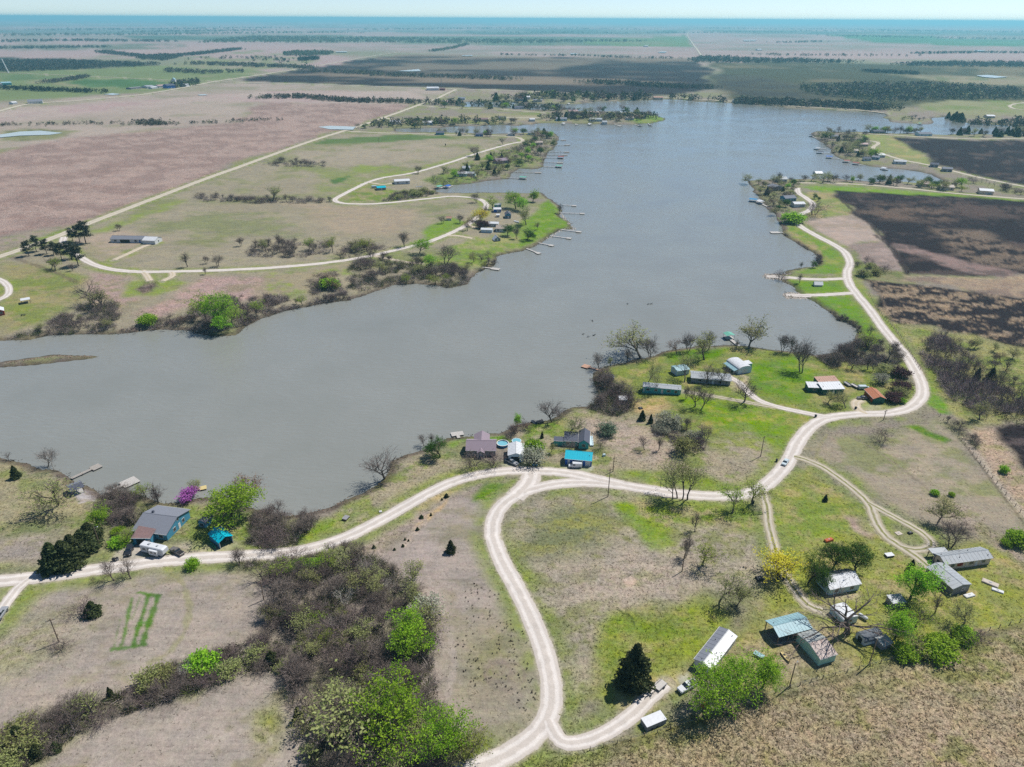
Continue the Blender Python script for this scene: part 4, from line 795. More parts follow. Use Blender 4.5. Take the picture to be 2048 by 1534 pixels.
# single trees: kind, base x, base y, top y in the photo, spread, what tells it apart
TREES = [
 ('pale',115,1010,946,1.1,'standing alone left of the open boathouse'), ('birch',110,943,888,.9,'on the shore by the wooden dock'), ('bare',95,936,897,1,'on the shore left of the white-barked tree'),
 ('dead',18,922,901,.8,'broken off at the left shore'), ('cedar',33,956,931,1,'alone on the grassy left bank'), ('green',196,1055,1015,1.15,'between the dark cedars and the boathouse'),
 ('redbud',378,1001,976,1.2,'at the water beside the blue house'), ('pale',388,990,960,1.1,'at the water behind the purple redbud'), ('lime',293,995,962,.9,'at the water behind the grey-roofed blue house'),
 ('bare',316,1006,965,1,'at the water behind the blue house roof'), ('green',463,1050,970,1.35,'towering over the turquoise carport'), ('rust',484,1008,953,1.1,'at the water behind the big green tree'),
 ('bare',616,1066,1022,1,'on the grass right of the carport brush'), ('lime',255,1086,1055,.8,'beside the brown-roofed garage'), ('bare',230,1161,1118,.9,'left of a pair below the gravel road'),
 ('bare',263,1158,1119,1,'right of a pair below the gravel road'), ('brush',187,1165,1151,.6,'stunted beside the gravel road'), ('gbush',385,1136,1119,.9,'alone on the edge of the gravel road below the carport'),
 ('bare',770,956,892,1.15,'leaning over the water on the bare shore'), ('bare',850,893,866,.9,'left of the round dark shrub by the shore'), ('bare',863,890,864,.8,'close against the round dark shrub by the shore'),
 ('deep',881,914,872,1.0,'on the shore left of the grey-roofed house'), ('brush',943,937,905,1.3,'in front of the grey-roofed house, left of its porch'), ('brush',986,933,903,1.3,'in front of the grey-roofed house, right of its porch'),
 ('cedar',902,1104,1080,.9,'alone in the brown field above the thicket'), ('gbush',1065,905,878,.9,'right of the white garage, upper of two'), ('blossom',1062,926,893,1,'right of the white garage, by the road'),
 ('green',1035,853,827,.8,'at the water behind the round pool'), ('bare',1022,872,848,1,'at the water above the round pool'), ('bare',1105,843,794,1.05,'leaning on the shore above the small blue house'), ('brush',1120,838,808,1,'on the shore above the small blue house'),
 ('pale',1137,870,829,.9,'behind the small blue house'), ('cedar',1084,876,862,.8,'on the lawn between the white garage and the blue house'), ('sage',1212,868,847,1.1,'alone on bare ground right of the blue house'),
 ('pale',1102,905,880,.7,'left of the small blue house'), ('brush',1140,905,880,1,'in front of the small blue house'), ('brush',1200,898,874,1,'right of the small blue house'),
 ('bare',1290,900,869,.9,'left of a pair beside the yellow-green bush'), ('bare',1317,901,872,.9,'right of a pair beside the yellow-green bush'), ('pbush',1368,906,872,.85,'big and round in the field right of the blue houses'), ('brush',1398,895,868,.9,'behind the round yellow-green bush'),
 ('blossom',1336,852,826,1.3,'in the brush below the teal mobile home'), ('cedar',1284,840,820,1,'left of two below the teal mobile home'), ('cedar',1301,846,828,.9,'right of two below the teal mobile home'), ('bare',1411,880,845,.9,'at the end of the dark brush row'), ('bare',1374,860,832,.8,'in the lawn above the dark brush row'),
 ('cotton',1346,998,914,1,'leftmost trunk of the roadside clump of four'), ('cotton',1355,997,916,.9,'second trunk of the roadside clump of four'), ('cotton',1365,999,918,.9,'third trunk of the roadside clump of four'), ('cotton',1375,999,920,1.1,'rightmost trunk of the roadside clump of four'),
 ('lime',1465,1026,967,.75,'narrow by the road left of the junction'), ('lime',1505,1007,958,.9,'beside the road junction'), ('bare',1390,1064,1024,.7,'small in the loop field, upper of two'), ('bare',1371,1116,1066,.6,'slender in the loop field, lower of two'),
 ('lime',1407,1131,1085,1,'alone in the loop field'), ('pale',1438,1202,1143,.8,'above the long white mobile home, left of two'), ('pale',1472,1212,1165,.8,'above the long white mobile home, right of two'), ('cedar',1650,1002,989,1.2,'low beside the two-track lane'),
 ('yellow',1562,1158,1106,1.15,'over the two-track lane'), ('deep',1616,1166,1108,.85,'left of the white-roofed house'), ('deep',1664,1140,1083,.9,'behind the white-roofed house, left of two'), ('deep',1708,1146,1088,.95,'behind the white-roofed house, right of two'),
 ('dead',1694,1266,1180,1.8,'in front of the pale teal shed'), ('green',1820,1198,1126,1.0,'left of the grey metal trailer'), ('cedar',1820,1142,1119,1,'behind the green tree by the two-track lane end'), ('green',1790,1277,1213,.95,'above the arched white-trimmed shed'),
 ('lime',1832,1257,1204,.85,'beside the green tree above the arched shed'), ('bare',1869,1226,1186,.9,'below the grey metal trailer'), ('pale',1928,1247,1196,.8,'by the lower right hedge'), ('bare',1899,1096,1043,1.1,'above the beige mobile home'), ('pale',1877,1043,990,1,'right of the two-track loop'),
 ('green',1428,1402,1330,1.05,'leftmost of three by the long white mobile home'), ('green',1482,1386,1316,1.0,'middle of three by the long white mobile home'), ('green',1526,1374,1303,.85,'rightmost of three by the long white mobile home'), ('cedar',1267,1368,1289,1.0,'big and alone beside the long white mobile home'),
 ('plum',1800,779,762,1.4,'inside the road bend, upper of two'), ('plum',1786,801,784,1.4,'inside the road bend beside the orange-roofed garage'), ('blossom',1761,767,747,1.2,'inside the road bend near the dark brush'), ('pbush',1803,790,775,1.3,'inside the road bend between the maroon shrubs'), ('gbush',1803,805,795,1,'low at the right gable of the orange-roofed garage'),
 ('pbush',1771,748,728,1.2,'by the brush inside the road bend'), ('plum',1797,752,734,1.3,'against the road inside the bend, topmost of three'), ('bare',1746,743,720,.7,'small on the lawn below the brush'), ('pale',1656,806,776,1.1,'in front of the green house, left of two'), ('pale',1692,816,788,1.1,'in front of the green house, right of two'), ('brush',1763,885,856,1.3,'alone in the pasture below the road bend'),
 ('pale',1283,716,656,1.35,'broad and round at the point of the lawn'), ('bare',1300,717,668,1,'at the point close behind the broad pale tree'), ('bare',1253,726,694,1.1,'at the point left of the broad pale tree'), ('bare',1200,739,703,1,'beside the orange floating dock'), ('pale',1221,733,713,.7,'small on the shore right of the orange dock'),
 ('rust',1353,708,680,1.1,'on the far lawn shore, leftmost'), ('bare',1376,702,661,1,'on the far lawn shore, second from left'), ('pale',1409,720,660,1,'on the far lawn shore, tallest'), ('bare',1416,700,658,1,'on the far lawn shore behind the tallest'), ('pale',1498,697,635,1.1,'alone at the water beside the green-canopied dock'), ('bare',1472,700,676,.6,'thin beside the green-canopied dock'),
 ('bare',1565,705,664,.9,'left of three by the far cove'), ('bare',1580,706,668,.9,'middle of three by the far cove'), ('bare',1603,744,671,.8,'tallest of three by the far cove'), ('cotton',1290,775,713,.9,'behind the teal mobile home, left of two'), ('cotton',1316,786,728,.9,'behind the teal mobile home, right of two'), ('cotton',1369,765,708,1.2,'over the pale blue garage'), ('bare',1412,766,720,.9,'in front of the long grey house, left'), ('bare',1440,772,728,.9,'in front of the long grey house, right'),
 ('pole',1476,790,738,.7,'thin beside the gravel drive'), ('bare',1489,802,750,1.1,'round beside the gravel drive'), ('bare',1391,812,760,.8,'right of the teal mobile home, left of two'), ('bare',1402,818,770,.8,'right of the teal mobile home, right of two'), ('bare',1372,797,766,.6,'at the end of the teal mobile home'),
 ('dead',1775,722,678,1.1,'leaning over the gravel road'), ('lime',1735,700,662,1,'beside the gravel road at the cove'), ('bare',1740,676,650,1.1,'overhanging the road at the cove, upper'), ('brush',1560,560,538,1.3,'at the foot of the upper jetty'), ('bare',1599,566,545,1,'beside the upper jetty'),
 ('bare',1602,538,522,1,'at the little cove above the jetty, left'), ('deep',1625,536,520,.9,'at the little cove above the jetty, right'), ('gbush',1583,445,424,1.5,'between the shore and the gravel road'), ('brush',1627,430,398,1.5,'in the road bend by the white garage'), ('deep',1628,398,385,.9,'left of two on the green verge'), ('deep',1637,402,393,.9,'right of two on the green verge'),
 ('pale',1500,368,346,1.2,'alone at the tip of the right point'),
 ('pine',58,512,481,1.15,'leftmost of the roadside pine stand'), ('pine',73,503,471,1.15,'second from left in the roadside pine stand'), ('pine',94,508,478,1.15,'third from left in the roadside pine stand'), ('pine',108,510,483,1.15,'in the middle of the roadside pine stand'), ('pine',124,520,485,1.15,'in the roadside pine stand above the green tree'), ('pine',143,518,482,1.15,'in the roadside pine stand where the lane turns'), ('pine',157,532,488,1.15,'rightmost and lowest of the roadside pine stand'), ('pine',146,482,455,1.15,'at the county road turn-off'), ('pine',160,484,449,1.15,'left of two tall ones at the county road'), ('pine',172,487,442,1.15,'right of two tall ones at the county road'),
 ('lime',111,541,514,1,'below the roadside pine stand'), ('bare',102,539,511,1.1,'below the roadside pines, beside the lime tree'), ('bare',146,542,524,.8,'alone under the lowest pine'), ('bare',237,462,445,1,'alone above the long white ranch house'),
 ('bare',375,534,502,1,'alone above the lane'), ('bare',412,528,509,.9,'left of a pair above the lane'), ('bare',436,532,504,1,'right of a pair above the lane'), ('bare',411,549,531,.7,'close below the lane'), ('bare',483,492,471,1,'left of the field grove'),
 ('dead',183,608,548,.8,'tall in the left shore clump'), ('pale',208,620,572,1,'right in the left shore clump'), ('bare',195,612,570,1.1,'in the middle of the left shore clump'), ('green',430,652,582,.9,'tallest of the green trees on the left shore bulge'), ('lime',412,640,586,.9,'left of the green trees on the left shore bulge'), ('lime',462,650,606,1,'right of the green trees on the left shore bulge'), ('green',445,662,618,1,'lowest of the green trees on the left shore bulge'), ('lime',513,632,598,.9,'on the shore right of the green bulge'), ('gbush',298,650,628,1.1,'small on the left shore'), ('lime',605,610,588,.9,'in the shore brush below the purple grove'), ('gbush',655,576,556,1.3,'inside the purple-brown grove'),
 ('bare',810,494,458,.9,'alone above the lane bend'), ('green',838,507,476,1.1,'beside the lane, upper of two'), ('green',863,534,507,1.1,'beside the lane, lower of two'), ('bare',891,528,484,1.1,'between the lane and the shore brush'), ('rust',948,524,501,1.1,'pinkish on the lawn by the dock'), ('lime',968,540,520,.9,'at the root of the dock'),
 ('lime',735,503,471,1,'in the second field grove'), ('lime',620,500,470,.7,'in the field grove, upper'), ('lime',665,505,472,.7,'at the right end of the field grove'),
 ('green',1032,418,384,1.1,'on the green point, left of three'), ('green',1046,424,396,1.1,'on the green point, middle of three'), ('green',1066,404,378,1.1,'on the green point, right of three'), ('pale',1053,450,409,1,'broad on the green point'), ('lime',986,418,390,1,'beside the blue garages'), ('yellow',961,441,414,1.1,'beside the lane by the blue garages'), ('rust',935,462,438,.9,'beside the lane, left of two'), ('rust',947,452,430,.9,'beside the lane, right of two'), ('bare',972,432,408,.9,'at the lane bend by the blue garages'), ('plum',964,456,441,1.3,'between the lane and the white sheds'), ('deep',1054,481,456,1.1,'round on the green lawn of the point'), ('deep',1016,472,448,1.1,'against the tan-roofed house on the point'), ('bare',1034,478,450,.7,'on the lawn between two round dark trees'), ('rust',1076,460,443,.8,'small on the point lawn'), ('bare',953,405,382,1.1,'where the lane meets the point'), ('bare',920,446,424,1,'in the field beside the little red shed, right'), ('bare',885,447,428,1,'in the field beside the little red shed, left'), ('bare',1120,428,405,1,'at the shore of the point by the docks'),
 ('pale',545,402,367,1,'tall in the long hedge row'), ('pine',891,293,287,.9,'lone dark dot in the upper pasture'), ('bare',950,313,287,1.2,'round beside the upper lane'), ('bare',836,347,327,1.1,'where the upper lane passes the white house'), ('bare',1007,290,272,1.1,'beside the upper lane end'), ('cedar',955,320,305,1,'below the upper lane'), ('cedar',982,322,304,.9,'below the upper lane, right'),
 ('lime',651,1142,1104,1,'at the top edge of the thicket, right'), ('lime',566,1152,1113,1,'at the top edge of the thicket, left'), ('gbush',632,1132,1118,1.2,'small at the top edge of the thicket'), ('green',826,1296,1220,1.05,'alone at the right edge of the thicket'), ('blossom',850,1228,1197,1.3,'at the right edge of the thicket above the green tree'), ('green',780,1502,1408,1.1,'left of three at the bottom of the thicket'), ('green',862,1530,1444,.9,'middle of three at the bottom of the thicket'), ('lime',946,1508,1448,.85,'right of three at the bottom of the thicket by the road'), ('pale',705,1452,1344,1.1,'tall and greyish in the middle of the thicket'), ('lime',652,1294,1260,.8,'small in the thicket, upper'), ('lime',726,1312,1286,.9,'small in the thicket beside the fallen branches'), ('gbush',410,1338,1312,1.2,'at the elbow of the thicket arm'), ('cedar',598,1442,1414,1,'at the left edge of the lower thicket'), ('cedar',545,1328,1302,1.2,'at the inner corner of the thicket'), ('birch',372,1365,1322,.9,'in the thicket arm'), ('dead',190,1432,1378,1,'grey in the thicket arm, upper'), ('dead',145,1455,1408,1,'grey in the thicket arm, lower'), ('cedar',40,1482,1452,1.3,'at the lower left end of the thicket arm'), ('cedar',77,1512,1488,1.3,'below the thicket arm, left'), ('cedar',46,1516,1495,1.2,'below the thicket arm, leftmost'), ('cedar',113,1500,1484,1.3,'below the thicket arm, right'), ('cedar',222,1394,1374,.8,'small above the thicket arm'),
 ('cedar',187,1229,1203,1.3,'with twiggy brush alone in the left field'), ('brush',165,1226,1198,1.5,'beside the cedar alone in the left field'), ('brush',122,1298,1276,1.6,'around the foot of the utility pole'),
 ('gbush',1870,990,980,1.0,'on the stony bank right of the pasture, upper'), ('gbush',1902,992,984,.9,'on the stony bank right of the pasture, lower'), ('gbush',2012,1092,1078,.8,'on the stony bank at the right edge'), ('gbush',2030,1086,1062,1,'on the stony bank at the right edge, farther'), ('gbush',2007,944,930,.8,'small on the right fence line'), ('brush',1925,1060,1040,1.4,'on the stony bank'),
 ('pale',1960,840,800,1,'at the lower edge of the bare woods'), ('cedar',1952,760,735,.9,'behind the bare woods, left'), ('cedar',1980,762,735,.9,'behind the bare woods, right'), ('pale',1998,770,740,1,'behind the bare woods by the cedars'), ('rust',2000,725,706,1.2,'on the rough grass behind the bare woods'),
 ('cedar',112,1138,1086,1.5,'lowest of the row beside the gravel road'), ('cedar',136,1130,1082,1.45,'second of the row beside the gravel road'), ('cedar',150,1114,1070,1.5,'third of the row beside the gravel road'), ('cedar',170,1100,1060,1.5,'fourth of the row beside the gravel road'), ('cedar',182,1082,1046,1.45,'topmost of the row beside the gravel road'),
]
for (k, bx, by, ty, wd, lab) in TREES: T(k, bx, by, ty, wd, lab)
for i, (bx, by, h) in enumerate([(893,994,14),(884,1000,8),(843,1036,13),(862,1031,10),(835,1060,12),(810,1080,9),(817,1082,8),(806,1093,10),(789,1100,9),(748,1096,12)]):
    T('cedar', bx, by, by-h*.55, 1.4, 'seedling on the bare slope below the gravel road', 'cedar seedlings on the bare slope')
MIX = ['brush']*5+['bare']*4
T1 = [(470,1125),(560,1118),(640,1112),(700,1105),(760,1118),(825,1165),(862,1230),(862,1340),(890,1440),(950,1490),(930,1550),(720,1570),(620,1550),(595,1440),(570,1370),(575,1290),(530,1250),(560,1200),(525,1160)]
scatter(MIX+['pole', 'pale', 'brush'], T1, 135, 3.2, 7.0, 'in the road fork thicket', 'thicket inside the road fork', 1.25, 1, .36)
scatter(['dead', 'bare', 'pale', 'bare', 'birch'], T1, 34, 6, 9.5, 'above the road fork thicket', 'tall trees of the thicket', 1.05, 51, .7); scatter(['gbush', 'pbush', 'lime', 'deep'], T1, 16, 2, 4, 'in the road fork thicket', 'green shrubs of the thicket', 1.2, 52, .5)
T2 = [(-30,1550),(0,1485),(100,1428),(250,1385),(340,1338),(420,1308),(520,1275),(575,1290),(570,1340),(470,1350),(380,1388),(280,1418),(160,1466),(60,1534)]
scatter(['brush']*5+['bare', 'pbush'], T2, 62, 2.4, 5.0, 'in the left foreground brush row', 'brush row across the left foreground', 1.3, 2, .36)
scatter(MIX+['pole'], [(215,1000),(235,985),(330,985),(335,1008),(290,1022),(270,1050),(235,1055),(200,1030)], 20, 3, 7, 'in the bank brush between dock and blue house', 'brush behind the blue house', 1.2, 3, .4)
scatter(['pbush', 'gbush', 'brush'], [(215,1085),(240,1060),(262,1070),(250,1110),(225,1112)], 8, 1.6, 3.2, 'in the garden left of the garage', 'garden bushes by the garage', 1.2, 4, .4)
scatter(MIX, [(505,1035),(540,1020),(600,1040),(625,1035),(600,1090),(540,1098),(500,1085)], 26, 2.8, 6, 'in the bank brush right of the turquoise carport', 'brush right of the carport', 1.25, 5, .38)
scatter(MIX+['pale'], [(55,672),(110,644),(150,624),(230,615),(240,655),(180,666),(100,668)], 24, 3, 6.5, 'in the left shore brush', 'left shore brush', 1.2, 6, .4)
scatter(MIX+['rust'], [(240,658),(300,646),(380,628),(420,610),(520,600),(560,602),(690,588),(700,598),(560,622),(490,648),(420,668),(300,660)], 40, 2.5, 6.5, 'in the brush along the far left shore', 'far left shore brush', 1.2, 7, .4)
scatter(['bare', 'brush', 'rust'], [(615,585),(628,555),(670,548),(682,578),(650,590)], 10, 5, 8, 'in the purple-brown grove above the shore', 'purple-brown grove', 1.1, 8, .4)
scatter(MIX+['pole', 'pale', 'lime'], [(692,548),(722,518),(780,518),(850,532),(900,533),(938,548),(930,565),(890,572),(830,566),(770,568),(722,580),(700,572)], 52, 4, 8.5, 'in the dense lakeside brush', 'dense brush at the lane and lake', 1.15, 9, .36)
scatter(MIX, [(955,520),(985,508),(1000,512),(992,530),(962,540)], 8, 3, 6, 'on the shore by the point dock', 'shore brush by the point dock', 1.2, 10, .4)
scatter(['bare', 'bare', 'brush', 'pale'], [(490,512),(500,496),(560,488),(640,488),(678,496),(670,508),(600,514),(530,514)], 20, 5, 9, 'in the field grove above the lane', 'field grove above the lane', 1.1, 11, .4)
scatter(['bare', 'bare', 'brush', 'pale'], [(680,522),(690,500),(725,492),(775,498),(778,508),(720,516)], 12, 5, 8, 'in the second grove above the lane', 'second grove above the lane', 1.1, 12, .4)
scatter(['brush', 'brush', 'bare'], [(385,398),(400,390),(520,398),(668,403),(668,409),(520,406),(400,402)], 26, 3.5, 8, 'in the long hedge row across the pasture', 'long hedge row', 1.3, 13, .3)
scatter(['brush', 'bare'], [(528,328),(560,322),(650,328),(650,334),(560,332)], 14, 4, 9, 'in the short upper hedge row', 'short upper hedge row', 1.3, 14, .3)
scatter(['brush', 'pbush', 'brush'], [(765,402),(790,388),(860,384),(872,388),(830,396),(780,404)], 16, 3.5, 7, 'in the gully by the turquoise shelter', 'gully brush', 1.3, 15, .35)
scatter(MIX, [(1185,772),(1203,752),(1230,772),(1262,792),(1268,815),(1230,830),(1195,818),(1203,800)], 24, 3.5, 8, 'in the shore brush by the teal home', 'shore brush by the teal home', 1.15, 16, .38)
scatter(['brush', 'brush', 'blossom'], [(1290,856),(1340,846),(1400,874),(1404,898),(1370,892),(1310,870)], 18, 1.8, 3.6, 'in the dark lawn brush row', 'dark brush row on the lawn', 1.4, 17, .4)
scatter(['brush', 'rust'], [(1008,875),(1030,855),(1062,850),(1062,866),(1022,882)], 7, 2.5, 4.5, 'on the shore behind the round pool', 'shore brush behind the pool', 1.2, 18, .4)
scatter(['pole', 'bare', 'bare', 'brush'], [(1640,722),(1680,705),(1718,690),(1755,690),(1795,705),(1800,722),(1760,740),(1680,740)], 34, 4.5, 8.5, 'in the dark brush at the head of the cove', 'brush at the cove head', 1.1, 19, .36)
scatter(['pole'], [(1838,690),(1880,672),(1930,705),(1990,762),(2090,810),(2090,868),(1985,838),(1905,800),(1855,730)], 135, 6.5, 10, 'in the bare woods right of the road', 'bare woods right of the road', 1.15, 20, .3)
scatter(['bare', 'pale', 'brush'], [(1930,690),(1990,700),(2080,740),(2080,800),(1990,752)], 12, 4, 7, 'on the rough grass behind the bare woods', 'scrub behind the bare woods', 1.1, 21, .6)
scatter(['brush', 'pbush', 'brush'], [(1712,528),(1735,520),(1770,540),(1775,553),(1720,553)], 12, 3, 5.5, 'in the ditch between road and burnt field', 'ditch brush by the burnt field', 1.3, 22, .4)
scatter(['brush', 'bare'], [(1880,830),(1940,870),(1960,905),(1930,880)], 9, 2.5, 5, 'on the fence line below the bare woods', 'fence line brush', 1.2, 23, .5)
scatter(['pbush', 'gbush', 'brush'], [(1775,1318),(1860,1290),(1930,1268),(1965,1262),(1960,1280),(1860,1310)], 14, 2.2, 4.2, 'in the hedge at the lower right field', 'hedge at the lower right field', 1.4, 24, .45)
scatter(['brush', 'bare'], [(1560,480),(1600,494),(1640,516),(1640,528),(1600,500)], 10, 2.5, 4.5, 'on the bank below the right gravel road', 'bank brush on the right', 1.3, 25, .4)
scatter(['brush', 'bare'], [(1600,590),(1660,626),(1715,652),(1722,665),(1690,650),(1640,618)], 16, 2, 4, 'on the lawn edge of the cove', 'cove edge brush', 1.3, 26, .4)
VIL = ['bare']*4+['pale']*4+['green', 'rust', 'brush', 'deep', 'cedar']
scatter(VIL, [(850,358),(900,340),(960,332),(1005,305),(1045,292),(1090,265),(1113,276),(1108,300),(1085,328),(1030,334),(1010,350),(940,364),(872,372)], 66, 6, 10.5, 'among the cottages on the first far point', 'trees on the first far point', 1.15, 27, .35)
scatter(VIL, [(1088,244),(1095,232),(1200,232),(1280,228),(1312,234),(1300,244),(1200,247)], 44, 7, 12, 'among the cottages on the second far point', 'trees on the second far point', 1.2, 28, .3)
scatter(VIL, [(860,214),(900,208),(1040,214),(1180,224),(1275,224),(1275,228),(1180,229),(1040,222),(900,219)], 30, 8, 13, 'along the narrow far inlet', 'trees along the far inlet', 1.2, 29, .3)
scatter(VIL, [(705,256),(770,248),(830,242),(900,246),(1040,244),(1040,250),(900,252),(780,259)], 30, 7, 12, 'between the two far inlets', 'trees between the far inlets', 1.2, 30, .3)
scatter(VIL, [(870,266),(980,268),(1080,262),(1080,272),(1000,276),(880,270)], 22, 6, 11, 'along the shore lane of the first far point', 'trees on the shore lane', 1.2, 31, .3)
scatter(VIL, [(960,198),(1040,196),(1120,192),(1200,194),(1300,196),(1310,199),(1200,202),(1120,206),(1000,203)], 50, 9, 15, 'on the far shore by the dam', 'trees on the far shore', 1.2, 32, .28)
scatter(VIL, [(1625,270),(1655,264),(1705,266),(1735,275),(1742,298),(1765,314),(1735,324),(1700,320),(1672,306),(1645,282)], 46, 6.5, 11, 'among the cottages on the upper right point', 'trees on the upper right point', 1.15, 33, .32)
scatter(VIL, [(1720,261),(1840,264),(1840,268),(1730,266)], 18, 8, 12, 'in the row by the upper right inlet', 'row by the upper right inlet', 1.2, 34, .28)
scatter(['cedar', 'pale', 'bare', 'cedar'], [(1885,266),(2060,262),(2060,275),(1960,274),(1900,270)], 26, 8, 13, 'in the evergreen row at the right inlet', 'evergreen row at the right inlet', 1.3, 35, .28)
scatter(['cedar'], [(1893,236),(1940,246),(1935,249),(1895,242)], 9, 10, 14, 'on the bank of the small right inlet', 'cedars on the small inlet', 1.4, 36, .25)
scatter(['pale', 'bare', 'brush'], [(1800,236),(1866,240),(1860,245),(1795,243)], 8, 5, 8, 'on the small spit below the dam', 'shrubs on the spit', 1.3, 37, .3)
scatter(VIL+['green', 'lime'], [(1690,362),(1740,362),(1860,370),(1945,376),(1960,386),(1880,381),(1800,372),(1700,367)], 30, 6, 11, 'along the lane by the burnt field', 'trees along the burnt field lane', 1.15, 38, .32)
scatter(VIL, [(1508,372),(1550,362),(1600,364),(1592,392),(1570,430),(1556,440),(1545,424),(1525,395)], 28, 4.5, 8.5, 'among the cottages on the right bank', 'trees on the right bank', 1.1, 39, .36)
scatter(['pale', 'bare'], [(1540,362),(1680,362),(1680,366),(1540,368)], 9, 7, 11, 'on the tip of the right point', 'trees on the tip of the right point', 1.2, 40, .4)
scatter(['brush', 'pole'], [(1905,350),(2060,386),(2060,394),(1960,372)], 20, 4, 8, 'between the right lanes', 'brush between the right lanes', 1.3, 41, .35)

# ------------------------------------------------------------------ far woods and hedges: one mass each
def wood(name, pts, n, h0, h1, cols, seed, label, line=False, flat_=.55, leaves=34):
    rng = np.random.RandomState(seed); P = GP(pts); A = np.array(P); V = []; F = []; Tn = []
    if line:
        D = resample(P, 4); sel = [D[i] for i in rng.randint(0, len(D), n)]
        w = line; XY = [(x+rng.normal()*w, y+rng.normal()*w) for x, y in sel]
    else:
        XY = []
        while len(XY) < n:
            x = A[:, 0].min()+rng.rand(400)*np.ptp(A[:, 0]); y = A[:, 1].min()+rng.rand(400)*np.ptp(A[:, 1])
            q = in_poly(P, x, y); XY += list(zip(x[q], y[q]))
        XY = XY[:n]
    XY = np.array(XY); Z = height(XY[:, 0], XY[:, 1])
    b = 0; verts = []; cl = []
    for (x, y), z in zip(XY, Z):
        h = h0+(h1-h0)*rng.rand(); k = leaves; c = np.array(cols[rng.randint(len(cols))])*(.75+.5*rng.rand())
        u = rng.normal(size=(k, 3)); u /= np.linalg.norm(u, axis=1)[:, None]
        r = (.55+.5*rng.rand(k))[:, None]
        ctr = np.stack([x+u[:, 0]*r[:, 0]*h*flat_, y+u[:, 1]*r[:, 0]*h*flat_, z+h*.55+u[:, 2]*r[:, 0]*h*.48], 1)
        e = rng.normal(size=(k, 3, 3))*h*.13
        verts.append((ctr[:, None, :]+e).reshape(-1, 3)); cl.append(np.repeat(c[None]*(.7+.6*rng.rand(k, 1)), 3, 0))
    V = np.concatenate(verts); C = np.concatenate(cl)
    me = big_mesh(name, V, np.arange(len(V)).reshape(-1, 3)); vcol(me, 'cover', C); me.materials.append(MATS['far_foliage'])
    tag(link(name, me), label, kind='stuff')
mt, nt, bs, out = new_mat('far_foliage'); at = N(nt, 'ShaderNodeAttribute', attribute_name='cover'); nt.links.new(at.outputs['Color'], bs.inputs['Base Color'])
bs.inputs['Roughness'].default_value = .9; bs.inputs['Specular IOR Level'].default_value = .05
mt, nt, bs, out = new_mat('grass_blades'); at = N(nt, 'ShaderNodeAttribute', attribute_name='cover'); nt.links.new(at.outputs['Color'], bs.inputs['Base Color']); bs.inputs['Roughness'].default_value = .9; bs.inputs['Specular IOR Level'].default_value = .05
tr = N(nt, 'ShaderNodeBsdfTranslucent'); nt.links.new(at.outputs['Color'], tr.inputs[0]); ms = N(nt, 'ShaderNodeMixShader'); ms.inputs[0].default_value = .5
nt.links.new(bs.outputs[0], ms.inputs[1]); nt.links.new(tr.outputs[0], ms.inputs[2]); nt.links.new(ms.outputs[0], out.inputs[0])
GW = [alb(126,118,112), alb(108,104,92), alb(130,132,100)]; DW = [alb(84,90,74), alb(98,100,84), alb(112,108,98)]; GG = [alb(120,134,84), alb(90,108,66), alb(126,120,106)]; CE = [alb(54,62,44), alb(66,74,52)]
